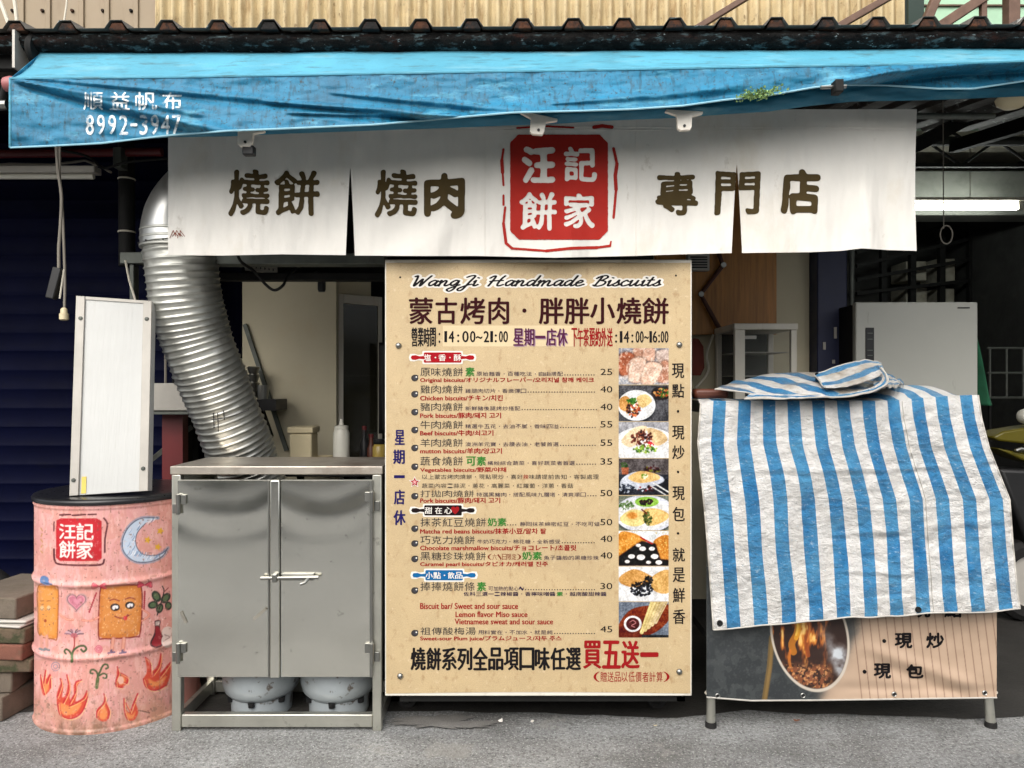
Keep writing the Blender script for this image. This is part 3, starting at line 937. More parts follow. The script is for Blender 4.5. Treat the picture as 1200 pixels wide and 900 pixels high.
MB().tube(pts, 0.0045, 6).build('front_seam', MAT['awning_top'], aw)
pts = [Vector(valance_surf(np.array([x]), np.array([interp(HEM, x)]), 0.002)[0]) for x in np.linspace(12, 1330, 260)]
MB().tube(pts, 0.003, 6).build('hem_cord', MAT['hem'], aw)
pts = [Vector(valance_surf(np.array([12.0]), np.array([y]), 0.0)[0]) for y in np.linspace(92, 173, 20)]
MB().tube(pts, 0.004, 6).build('side_seam', MAT['awning_top'], aw)
# cloth wrapped round the front bar, seen below the hem
LOW = [(150, 164), (200, 161), (265, 160), (330, 157), (440, 153), (530, 150), (600, 147), (640, 146), (700, 142), (800, 138), (850, 134), (900, 131), (950, 124), (1000, 119), (1060, 118), (1100, 117), (1150, 115), (1200, 113), (1330, 108)]
nb = 20
pxb = np.linspace(150, 1330, 400)[:, None] + np.zeros((1, nb)); tb = np.linspace(0, 1, nb)[None, :]
hb = interp(HEM, pxb) - 12; lb = interp(LOW, pxb)
pyb = hb + (lb - hb) * tb
rad = (lb - hb) / F * FE * 0.5
Yb = FE + 0.055 + 0.045 * (1 - np.sin(math.pi * np.clip(tb * 0.86 + 0.07, 0, 1))) + 0.006 * fbm(pxb / 40, pyb / 9, 61)
Yb = Yb + 0.05 * sstep(930, 1000, pxb)
V = stk([(pxb - 600) / F * Yb, Yb, CH + (450 - pyb) / F * Yb], -1).reshape(-1, 3)
mesh_from('bar_wrap', V, grid_idx(400, nb)[:, ::-1], MAT['awning_dark'], aw, sharp=180)
# left triangular end of the awning
a_ = valance_surf(np.array([12.0, 12.0]), np.array([92.0, 173.0]))
top_back = V0 = (a_[0][0], FE + 0.15, 2.372 + tilt(a_[0][0]) + 0.012)
mesh_from('end_flap', [a_[0], a_[1], top_back], [(0, 1, 2)], MAT['awning'], aw, smooth=False, thick=0.002)
# roller, bracket and end knobs
xl = top_back[0]
MB().tube([(xl - 0.05, 2.54, 2.40), (2.6, 2.54, 2.42)], 0.035, 16).build('roller', MAT['dark_steel'], aw)
MB().lathe([(0.05, -0.01), (0.055, 0), (0.05, 0.01)], (xl - 0.012, 2.5, 2.385), 24, 'x').build('roller_cap', MAT['dark_steel'], aw)
MB().box(*sorted((P(19, 0, 2.46)[0], P(22, 0, 2.46)[0])), 2.44, 2.54, P(0, 82, 2.46)[2], P(0, 38, 2.46)[2]).build('roller_bracket', MAT['alu'], aw)
MB().lathe([(0.0, -0.02), (0.022, -0.02), (0.026, 0), (0.02, 0.015)], (P(9, 96, FE)[0], FE + 0.02, P(9, 96, FE)[2]), 18, 'x').build('bar_end_cap', M('faded_red_cap', (150, 90, 90), 0.5), aw)
MB().tube([P(-20, 124, FE + .05), P(9, 123, FE + .05)], 0.016, 14).build('arm_knob', MAT['chrome'], aw)
MB().tube([P(-30, 124, FE + .06), P(3, 123, FE + .06), P(8, 98, FE + .04)], 0.014, 10).build('folding_arm', MAT['dark_steel'], aw)

ink = Ink(92, 100, 220, 164, 2.6)
for t, x0, x1 in (('順', 98, 121), ('益', 129, 152), ('帆', 159, 184), ('布', 190, 213)):
    ink.text(t, x0, 108, x1, 129)
for t, x0, x1 in (('8', 101, 110), ('9', 114, 123), ('9', 127, 136), ('2', 140, 150), ('-', 153, 161), ('3', 164, 173), ('9', 177, 186), ('4', 189, 199), ('7', 202, 212)):
    if t == '-': ink.text(t, x0, 145, x1, 148)
    else: ink.text(t, x0, 135, x1, 158)
V, Fc = ink.mesh(lambda x, y: valance_surf(x, y, 0.0035), thr=0.28, soft=1.1)
merge_into(val_o, [mesh_from('lettering', V, Fc, MAT['worn_white'], aw, smooth=False)])

# plastic clips below the bar
def clip(px, py, lab, tiltdeg=0, dark=False):
    Y = FE + 0.045
    c = P(px, py, Y)
    t = thing('awning_clip', lab, 'clip', c, 'white clips below the awning bar')
    k = Y / F
    sh = [(-22, 5.5), (-20, 8), (22, 2.5), (22, 0), (9, -3), (8, -14), (6, -18), (-6, -18), (-9, -15), (-9, 0)]
    a = R(tiltdeg)
    pts = [(c[0] + (x * math.cos(a) - y * math.sin(a)) * k, c[2] + (x * math.sin(a) + y * math.cos(a)) * k) for x, y in reversed(sh)]
    MB().prism(pts, Y - 0.012, Y + 0.004).build('plate', MAT['white_plastic'], t, bevel=0.002)
    MB().lathe([(0.0045, -0.0155), (0.0045, -0.011)], (c[0], Y, c[2] - 13 * k), 12, 'y').build('hole', MAT['black'], t)
    if dark:
        MB().box(c[0] - 0.012, c[0] + 0.025, Y - 0.008, Y + 0.02, c[2] - 27 * k, c[2] - 16 * k).build('jaw', MAT['black'], t, bevel=0.004)


clip(289, 155, 'white clip below the awning bar with a black jaw', -2, True)
clip(631, 141, 'beige white clip hanging over the red seal', -5)
clip(801, 136, 'beige white clip between the red seal and the weeds', 4)

# weeds growing on the valance
random.seed(3)
wb = MB(); st = MB()
c0 = valance_surf(np.array([888.0]), np.array([110.0]), 0.005)[0]
for k in range(260):
    a = random.gauss(0, 1); b = random.gauss(0, 1)
    pxk = 888 + a * 13; pyk = 111 - a * 2.4 + b * 3.2
    if pxk < 858 or pxk > 924: continue
    p = Vector(valance_surf(np.array([pxk]), np.array([pyk]), 0.006 + random.random() * 0.03)[0])
    d = Vector((random.uniform(-1, 1), random.uniform(-1, -0.1), random.uniform(-0.6, 1))).normalized()
    sd = d.cross(Vector((random.uniform(-1, 1), random.uniform(-1, 1), random.uniform(-1, 1)))).normalized()
    l_ = random.uniform(0.005, 0.013)
    wb.add([p, p + d * l_ * 0.5 + sd * l_ * 0.38, p + d * l_, p + d * l_ * 0.5 - sd * l_ * 0.38], [(0, 1, 2, 3)])
    if k % 4 == 0:
        st.tube([tuple(valance_surf(np.array([pxk * 0.5 + 444]), np.array([pyk * 0.5 + 56]), 0.0)[0]), tuple(p)], 0.0012, 4)
w = thing('weed_tuft', 'small pale green weeds sprouting from the blue awning', 'plant', tuple(c0))
wb.build('leaves', MAT['leaf'], w, smooth=False); st.build('stems', MAT['leaf'], w)
cc = P(982, 101, 2.31)
t = thing('cord_clamp', 'small dark cord clamp on the blue valance right of the weeds', 'clamp', cc)
MB().box(cc[0] - 0.013, cc[0] + 0.013, 2.295, 2.335, cc[2] - 0.022, cc[2] + 0.018).build('body', MAT['dark_steel'], t, bevel=0.004)
MB().tube([(cc[0] - 0.05, 2.32, cc[2]), (cc[0] + 0.03, 2.32, cc[2] + 0.003)], 0.006, 8).build('pin', MAT['chrome'], t)

# ================================================================== NOREN CURTAIN
NY = 2.62
NB = [(197, 299), (260, 299.5), (330, 298), (405, 299), (415, 299.5), (490, 300), (560, 300), (650, 302), (740, 300), (800, 298), (860, 296.5), (870, 296.5), (950, 295.5), (985, 294), (1010, 291), (1040, 293), (1074, 294)]
SLITS = ((410.5, 197, 5.2), (863.5, 194, 6.0))       # centre, top, half width at the hem


def slit_half(py, top, w): return w * np.clip((py - top) / (298 - top), 0, 1) ** 0.8


def noren_surf(px, py, lift=0.0):
    px = np.asarray(px, float); py = np.asarray(py, float)
    v = np.clip((py - 135) / 165, 0, 1)
    d = 0.004 * np.sin(px / 31 + 1.0) * v + 0.006 * np.sin(px / 57 + 0.5 * np.sin(px / 140)) * v
    d += 0.011 * np.sin(px / 21 + 2.2 * fbm(px / 120, py / 120, 70, 2)) * (0.15 + 0.85 * v) * np.clip(0.5 + fbm(px / 150, py / 200, 69, 2), 0, 1) + 0.020 * fbm(px / 85, py / 190, 71, 2) * (0.3 + 0.7 * v) + 0.004 * fbm(px / 20, py / 90, 81, 2)
    d += 0.022 * np.exp(-((px - 1035 - (py - 200) * 0.05) / 13) ** 2) * sstep(160, 290, py) - 0.016 * np.exp(-((px - 1012 - (py - 200) * 0.1) / 10) ** 2) * sstep(170, 250, py)
    d += 0.010 * np.exp(-((px - 355) / 20) ** 2) * v - 0.010 * np.exp(-((px - 225) / 22) ** 2) * v
    for c, top, w in SLITS:
        near = np.exp(-((px - c) / 14) ** 2) * sstep(top, 300, py)
        d += near * np.where(px < c, -0.018, 0.012)
    Y = NY + d - lift
    return stk([(px - 600) / F * Y, Y, CH + (450 - py) / F * Y], -1)


nr = thing('shop_curtain', 'off white cloth shop curtain with dark writing and a red seal', 'curtain', (0.1, NY, 1.72))
Vs, Fs, off = [], [], 0
edges = [(197, None, 410.5, 0), (410.5, 0, 863.5, 1), (863.5, 1, 1074.5, None)]
for (xa, sa, xb, sb) in edges:
    nu = int((xb - xa) / 2.6) + 2; nv = 66
    tt = np.linspace(0, 1, nu)[:, None]; v = np.linspace(0, 1, nv)[None, :]
    py = 128 + (300 - 128) * v + 0 * tt
    l = xa + (slit_half(py, SLITS[sa][1], SLITS[sa][2]) if sa is not None else 0 * py)
    r = xb - (slit_half(py, SLITS[sb][1], SLITS[sb][2]) if sb is not None else 0 * py)
    if sb is None: r = r - 2.0 * np.sin(v * 3.0)
    px = l + (r - l) * tt
    py = 128 + (interp(NB, px) - 128) * v
    Vs.append(noren_surf(px, py).reshape(-1, 3)); Fs.append(grid_idx(nu, nv, off)[:, ::-1]); off += nu * nv
cloth_o = mesh_from('cloth', np.concatenate(Vs), np.concatenate(Fs), MAT['noren'], nr, sharp=180)
for y0_, amp_ in ((149, 0.5), (152.5, 0.5)):
    sm = MB(); sm.tube([tuple(noren_surf(np.array([x]), np.array([y0_ + amp_ * math.sin(x / 40)]), 0.0006)[0]) for x in np.linspace(199, 1072, 200)], 0.0012, 5)
    sm.build('stitched_seam', MAT['noren'], nr)
for px in (568, 745):
    sm = MB()
    sm.tube([tuple(noren_surf(np.array([px + 0.0]), np.array([y]), 0.001)[0]) for y in np.linspace(140, interp(NB, px), 30)], 0.0016, 5)
    sm.build('seam', MAT['noren'], nr)


def slit_cut(ik):
    for c, top, w in SLITS:
        ik.m = np.where(np.abs(ik.X - c) < slit_half(ik.Y, top, w) + 0.2, 0, ik.m)


ik = Ink(260, 190, 980, 262, 2.2)
heavy(ik, (('燒', 268.5, 199.5, 315, 252), ('餅', 324, 199.5, 373, 252), ('燒', 440, 199.5, 488.5, 253.5), ('專', 770, 201.5, 816, 252), ('門', 840, 201.5, 889.5, 250.5)),
      (('肉', 498.5, 203.5, 542.5, 253), ('店', 915.5, 199, 960, 250.5)))
slit_cut(ik)
V, Fc = ik.mesh(lambda x, y: noren_surf(x, y, 0.002), thr=0.5)
ink1 = mesh_from('lettering', V, Fc, MAT['olive_ink'], nr, smooth=False)
# seal: carved block with the four characters left white, ragged border strokes
ik = Ink(584, 142, 726, 300, 2.2)
b = (ik.X > 598) & (ik.X < 712.5) & (ik.Y > 157.5) & (ik.Y < 281)
b &= (np.abs(ik.X - 655) + np.abs(ik.Y - 219) < 109)
ik.m = b.astype(float)
bl = blur(ik.m, 1.6)
tx = Ink(584, 142, 726, 300, 2.2)
heavy(tx, (('餅', 611, 225, 651, 269), ('記', 662, 172, 698, 212), ('家', 662, 227, 697, 267)), (('汪', 613, 172, 649, 214),))
bl = np.minimum(bl, np.clip(1.0 - tx.m, 0, 1))
for pts, wd in (([(606, 150), (640, 148), (672, 149.5)], [1.5, 3, 1.5]), ([(696, 149), (706, 147.5), (717, 149)], [3, 5.5, 3]),
                ([(590, 175), (588, 188), (589, 202), (590, 217)], [1.5, 4, 4, 1]), ([(590, 229), (590, 240)], [2, 3]),
                ([(592, 243), (590, 262), (593, 285), (600, 291), (640, 294), (668, 291), (700, 290), (715, 288), (716, 283)], [2, 3.5, 3.5, 3, 2.5, 4, 3, 2.5, 1.5]),
                ([(719, 174), (723, 192), (721, 206), (722, 222), (719, 255)], [2, 5, 3.5, 5, 1])):
    st2 = Ink(584, 142, 726, 300, 2.2); st2.stroke(pts, wd)
    bl = np.maximum(bl, blur(st2.m, 0.8))
ik.m = bl
V, Fc = ik.mesh(lambda x, y: noren_surf(x, y, 0.002), thr=0.5, rough=0.10)
ink2 = mesh_from('seal', V, Fc, MAT['seal_red'], nr, smooth=False)
ik = Ink(196, 264, 222, 286, 3)
for k in range(5):
    ik.stroke([(199 + k * 3, 279 - (k % 3) * 2), (203 + k * 2, 270 + (k % 2) * 3), (206 + k * 2.6, 277)], 0.6)
V, Fc = ik.mesh(lambda x, y: noren_surf(x, y, 0.002), thr=0.4)
ink3 = mesh_from('scribble', V, Fc, MAT['p_brown'], nr, smooth=False)
merge_into(cloth_o, [ink1, ink2, ink3])
one('curtain_rod', MB().tube([P(190, 134, 2.66), P(1165, 136, 2.66)], 0.011, 10), MAT['grey_steel'], 'thin steel rod from which the off white curtain hangs', 'rod')

# ================================================================== MENU BOARD
BY = 2.68
flat = lambda lay: (lambda x, y: stk([(np.asarray(x, float) - 600) / F * BY, np.full(np.shape(x), BY - 0.0008 * lay), CH + (450 - np.asarray(y, float)) / F * BY], -1))
bd = thing('menu_board', 'tall kraft paper menu board on casters in the middle of the front', 'menu board', (0.1, BY + 0.1, 0.03))
x0, _, z1 = P(451, 304, BY); x1, _, z0 = P(811, 816, BY)
fr = MB().box(x0, x1, BY + 0.002, BY + 0.022, z0, z1)
fr.build('panel', MAT['pvc_edge'], bd, bevel=0.003)
# printed sheet, curled a little at the bottom
nu, nv = 60, 80
u = np.linspace(452.5, 809, nu)[:, None]; v = np.linspace(308, 811, nv)[None, :]
X = (u - 600) / F * BY + 0 * v; Z = CH + (450 - v) / F * BY + 0 * u
Yg = np.full(X.shape, BY)
Z = Z + (0.006 * np.sin((u - 450) / 360 * 3.1) - 0.006) * sstep(800, 813, v)
sheet_o = mesh_from('printed_sheet', stk([X, Yg, Z], -1).reshape(-1, 3), grid_idx(nu, nv)[:, ::-1], MAT['kraft'], bd, sharp=180)
MB().box(x0 + 0.02, x0 + 0.05, BY + 0.024, BY + 0.054, 0.10, z1 - 0.02).box(x1 - 0.05, x1 - 0.02, BY + 0.024, BY + 0.054, 0.10, z1 - 0.02).box(x0 + 0.02, x1 - 0.02, BY + 0.024, BY + 0.054, 0.10, 0.13).build('frame', MAT['dark_steel'], bd)
MB().box(x0 + 0.04, x1 - 0.04, BY + 0.10, BY + 0.55, 0.10, 0.13).build('base', MAT['dark_steel'], bd)
for (px, Y) in ((468, BY + 0.20), (782, BY + 0.20), (468, BY + 0.50), (782, BY + 0.50)):
    xc = (px - 600) / F * BY
    cs = MB().lathe([(0.02, -0.012), (0.036, -0.012), (0.038, 0), (0.036, 0.012), (0.02, 0.012)], (xc, Y, 0.038), 24, 'y').build('caster', MAT['rubber'], bd)
    MB().lathe([(0.0, -0.016), (0.017, -0.016), (0.02, -0.011)], (xc, Y, 0.038), 16, 'y').build('hub', MAT['dark_steel'], cs)
    MB().box(xc - 0.02, xc + 0.02, Y + 0.013, Y + 0.018, 0.03, 0.10).build('fork', MAT['dark_steel'], cs)
for (px, py) in ((467, 405), (796, 404), (469, 792), (796, 787)):
    c = P(px, py, BY)
    MB().lathe([(0.011, 0), (0.0105, -0.004), (0.007, -0.0075), (0.0, -0.009)], (c[0], BY - 0.001, c[2]), 16, 'y', caps=False).build('screw', MAT['chrome'], bd)
st = Words(flat(0.5)); st.rect(519, 381.5, 672, 406); st.build('sticker', MAT['sticker'], bd)

hd = Words(flat(2))
for t, a, b in (('蒙', 480, 507), ('古', 511, 535), ('烤', 540, 568), ('肉', 573, 596), ('胖', 632, 660), ('胖', 662, 690), ('小', 692, 720), ('燒', 723, 751), ('餅', 753, 783)):
    hd.put(t, a, 349, b, 379.5, bold=0.7)
hd.put('.', 612, 361.5, 617, 366.5)
hp = Words(flat(2.3)); hp.flow('星期一店休', 601, 385, 665, 405, bold=0.35); hs_ = Words(flat(1.6)); hs_.flow('星期一店休', 602.2, 386, 666.2, 406, bold=0.3)
maroon_o = hd.build('maroon_print', MAT['p_maroon'], bd)
bk = Words(flat(1.5)); rd = Words(flat(1.5)); gy = Words(flat(1.5)); gr = Words(flat(1.5)); nv_ = Words(flat(1.5)); pl = Words(flat(1.5)); br = Words(flat(1.5))
bk.flow('營業時間', 482, 384, 511, 406, bold=0.3); bk.put(':', 514, 390, 516, 402)
for t, a, b in (('1', 520.7, 524), ('4', 526, 532), (':', 536, 538), ('0', 542, 549), ('0', 551, 557), ('~', 558, 565), ('2', 567, 573), ('1', 574.5, 577.8), (':', 580, 582), ('0', 585, 589), ('0', 590, 595)):
    bk.put(t, a, 392 if t == ':' else (394 if t == '~' else 388), b, 397 if t == '~' else 401, bold=0.0 if t == '1' else 0.3)
rd.flow('下午茶預約外送', 669.5, 384.5, 718, 406, bold=0.3)
for t, a, b in ((':', 721, 723), ('1', 726.2, 729.4), ('4', 731, 737), (':', 740, 742), ('0', 745, 749), ('0', 750, 754), ('~', 755, 760), ('1', 761, 764), ('6', 765, 770), (':', 771.5, 773), ('0', 774.5, 778), ('0', 779, 783)):
    bk.put(t, a, 392 if t == ':' else (394 if t == '~' else 388), b, 397 if t == '~' else 401.5, bold=0.0 if t == '1' else 0.25)
rows = [  # name, y0, y1, name x1, note, note x, dots from, price, price y, sub, sub y, sub x1
    ('原味燒餅', 431, 441, 543, '原始麵香‧百種吃法‧自由搭配', (558, 660), '25', 432, 'Original biscuits/オリジナルフレーバー/오리지널 참깨 케이크', 442.3, 696),
    ('雞肉燒餅', 451.5, 461, 543, '雞腿肉切片‧香嫩彈口', (545, 617), '40', 452.5, 'Chicken biscuits/チキン/치킨', 463, 589),
    ('豬肉燒餅', 472, 481.5, 543, '新鮮豬後腿烤炒搭配', (545, 610), '40', 473, 'Pork biscuits/豚肉/돼지 고기', 483.5, 587),
    ('牛肉燒餅', 493, 502.5, 543, '精選牛五花‧去油不膩‧香味四溢', (545, 655), '55', 493.5, 'Beef biscuits/牛肉/쇠고기', 504, 578),
    ('羊肉燒餅', 514, 523.5, 543, '澳洲羊元寶‧去腰去油‧老饕首選', (545, 655), '55', 515, 'mutton biscuits/羊肉/양고기', 525, 588),
    ('蔬食燒餅', 535, 545.5, 543, '繽紛綜合蔬菜‧喜好蔬菜者首選', (571, 674), '35', 537, 'Vegetables biscuits/野菜/야채', 547.5, 593),
    ('打拋肉燒餅', 574.5, 582.5, 556, '特選黑豬肉‧搭配風味九層塔‧清爽順口', (558, 687), '50', 574, 'Pork biscuits/豚肉/돼지 고기', 583, 586),
    ('抹茶紅豆燒餅', 607, 617, 570, '靜岡抹茶綿密紅豆‧不吃可惜', (609, 703), '50', 608, 'Matcha red beans biscuits/抹茶小豆/말차 팥', 619, 640),
    ('巧克力燒餅', 628, 637.5, 557, '牛奶巧克力‧棉花糖‧全新感受', (559, 657), '40', 627.5, 'Chocolate marshmallow biscuits/チョコレート/초콜릿', 638.5, 675),
    ('黑糖珍珠燒餅', 647, 656.5, 570, '魚子醬般的黑糖珍珠', (637, 702), '40', 647, 'Caramel pearl biscuits/タピオカ/캐러멜 진주', 658, 642),
    ('捧捧燒餅條', 682, 692.5, 557, '可加熱的點心~', (572, 614), '30', 683, None, 0, 0),
    ('祖傳酸梅湯', 735, 743.8, 558, '用料實在‧不加水‧就是純', (560, 648), '45', 733.5, 'Sweet-sour Plum juice/プラムジュース/자두 주스', 745, 658)]
for nm, ya, yb, xe, note, (na, nb_), pr, py_, sub, sy, sx in rows:
    gy.flow(nm, 492, ya, xe, yb)
    pl.flow(note, na, yb - 5.4, nb_, yb - 0.4)
    gy.dots(max(nb_ + 2, 600), 702, yb - 1.6) if pr != '50' or nm.startswith('打') else None
    bk.put(pr, 703.5, py_, 717.5, py_ + 7.4)
    if sub: rd.put(sub, 492.5, sy, sx, sy + 6.6, bold=0.22)
gr.flow('素', 545, 430.5, 556.5, 441, bold=0.35); gr.flow('可素', 546, 535, 570, 545.5, bold=0.35)
gr.flow('奶素', 571, 607, 594, 616.5, bold=0.3); gr.flow('奶素', 611.5, 646.5, 635.5, 656, bold=0.3); gr.flow('素', 558.5, 682, 570, 692.5, bold=0.35)
gy.dots(595, 608, 615); gy.dots(698, 702, 615)
br.flow('(六、日限定)', 571, 649, 611, 656)
pl.flow('佐料三選一:辣椒醬‧香檸味噌醬', 543, 693.5, 651, 698.3, bold=0.1); gr.flow('素', 652, 693.5, 660, 698.3, bold=0.2); pl.flow('‧越南酸甜辣醬', 660, 693.5, 711, 698.3, bold=0.1)
gy.flow('以上蒙古烤肉燒餅‧現點現炒‧喜好', 494, 556, 613, 561.5); rd.flow('辣', 613, 556, 619.5, 561.5); gy.flow('味請提前告知‧客製處理', 619.5, 556, 702, 561.5)
gy.flow('蔬菜內容:蒜泥‧蔥花‧高麗菜‧紅蘿蔔‧洋蔥‧香菇', 494, 566.5, 672, 572)
rd.put('Biscuit bar/ Sweet and sour sauce', 492.5, 706.5, 607, 713.5, bold=0.2)
rd.put('Lemon flavor Miso sauce', 534, 716.5, 618, 723, bold=0.2)
rd.put('Vietnamese sweat and sour sauce', 533, 725, 648, 731.5, bold=0.2)
bk.flow('燒餅系列全品項口味任選', 481, 759, 681, 785, bold=0.8)
rd.flow('買五送一', 683, 751, 772, 783, bold=1.0)
rd.flow('(贈送品以低價者計算)', 695, 787, 785, 799)
nv_.put('星', 463, 504, 474, 521, bold=0.5); nv_.put('期', 461, 527, 474, 543.5, bold=0.5); nv_.put('一', 462, 557, 474, 560, bold=0.4); nv_.put('店', 462, 574, 474, 591, bold=0.5); nv_.put('休', 461.5, 598, 475, 615, bold=0.5)
for t, ya, yb in (('現', 426, 443), ('點', 450, 466), ('現', 499, 515), ('炒', 522, 538), ('現', 570, 586), ('包', 594, 610.5), ('就', 642, 658), ('是', 665, 682), ('鮮', 689, 706), ('香', 714, 731)):
    bk.put(t, 787.5 + (ya - 426) * 0.004, ya, 801.5 + (ya - 426) * 0.004, yb, bold=0.25)
for y in (482, 553, 625): bk.put('.', 793, y - 1.6, 796, y + 1.6)
prints = []
for w_, nm, mt in ((bk, 'black_print', 'p_ink'), (rd, 'red_print', 'p_red'), (gy, 'grey_print', 'p_grey'), (gr, 'green_print', 'p_green'), (nv_, 'navy_print', 'p_navy'), (pl, 'plum_print', 'p_purple'), (br, 'brown_print', 'p_brown')):
    prints.append(w_.build(nm, MAT[mt], bd))
dt = Words(flat(2))
for x, y in ((469, 325), (792, 323)):
    dt.poly([(x + 1.2 * math.cos(a), y + 1.2 * math.sin(a)) for a in np.linspace(0, 6.28, 9)[:-1]])
prints += [hp.build('violet_print', M('print_violet', (78, 30, 62), 0.7, spec=0.12), bd), hs_.build('violet_shadow', M('print_lilac', (150, 120, 140), 0.7, spec=0.12), bd), maroon_o, dt.build('rivet_holes', MAT['p_ink'], bd)]

# rolling pin badges
def pin(cy, xc, mat, words, heart=False):
    def outline(g_):
        h = 6 + g_; xa, xb = xc - 22 - g_, xc + 22 + g_
        e = 17 + g_ * 0.4
        L_ = []
        right = [(xb, cy - h + 1), (xb, cy - 2 - g_), (xb + 5, cy - 1.4 - g_), (xb + e * 0.55, cy - 2.8 - g_), (xb + e * 0.82, cy - 2.4 - g_), (xb + e * 0.9, cy), (xb + e * 0.82, cy + 2.4 + g_), (xb + e * 0.55, cy + 2.8 + g_), (xb + 5, cy + 1.4 + g_), (xb, cy + 2 + g_), (xb, cy + h - 1)]
        left = [(xa - (x - xb), y) for x, y in reversed(right)]
        return [(xa + 1, cy - h), (xb - 1, cy - h)] + right + [(xb - 1, cy + h), (xa + 1, cy + h)] + left
    a = Words(flat(1.0)); a.poly(outline(1.7)); ol = a.build('badge_outline', MAT['p_white'], bd)
    a = Words(flat(1.8)); a.poly(outline(0)); o_ = a.build('rolling_pin_badge', MAT[mat], bd); extra = []
    a = Words(flat(2.6))
    for t, xa, xb in words: a.put(t, xa, cy - 3.8, xb, cy + 4, bold=0.15) if t != '.' else a.put('.', xa, cy - 0.8, xb, cy + 0.8)
    extra = [ol, a.build('badge_words', MAT['p_white'], bd)]
    if heart:
        a = Words(flat(2.8)); a.put('♥', xc + 9.5, cy - 4.5, xc + 19, cy + 4.5); extra.append(a.build('badge_heart', MAT['p_red'], bd))
    merge_into(o_, extra)


pin(419, 518.7, 'p_pin_red', [('塩', 497, 505), ('.', 509.5, 511.2), ('香', 514, 522.5), ('.', 526.5, 528.2), ('酥', 532, 540.5)])
pin(598, 519.2, 'p_pin_black', [('甜', 498, 506.5), ('在', 510, 518), ('心', 521, 529.5)], True)
pin(674, 520.5, 'p_pin_blue', [('小', 499, 507), ('點', 508, 516.5), ('.', 520, 521.8), ('飲', 525, 532.5), ('品', 533.5, 542)])
# bullets: little printed teapots, and the star
bl1, bl2, bl3 = Words(flat(1)), Words(flat(1.5)), Words(flat(2))
for y in (443, 462, 483, 504, 525, 547, 581.5, 619.5, 637, 655, 692, 742):
    bl1.poly([(486 + 4.2 * math.cos(a) + (1.2 if abs(a - 5.4) < .4 else 0), y + 4 * math.sin(a)) for a in np.linspace(0, 6.283, 17)[:-1]])
    bl2.poly([(487 + 2.4 * math.cos(a), y - 0.2 + 2.3 * math.sin(a)) for a in np.linspace(0, 6.283, 13)[:-1]])
    bl3.poly([(488 + 1.0 * math.cos(a), y - 1.2 + 0.9 * math.sin(a)) for a in np.linspace(0, 6.283, 9)[:-1]])
prints += [bl1.build('bullets', MAT['p_grey'], bd), bl2.build('bullet_centres', M('print_slate', (44, 46, 56), 0.5), bd), bl3.build('bullet_glints', MAT['p_white'], bd)]
for lay, ro, mt in ((1, 7.2, 'p_white'), (1.6, 5.6, 'p_pin_red'), (2.2, 2.8, 'p_pink')):
    a = Words(flat(lay))
    a.poly([(486 + (ro if k % 2 == 0 else ro * 0.45) * math.sin(k * math.pi / 5), 565 - (ro if k % 2 == 0 else ro * 0.45) * math.cos(k * math.pi / 5)) for k in range(10)])
    prints.append(a.build('star', MAT[mt], bd))

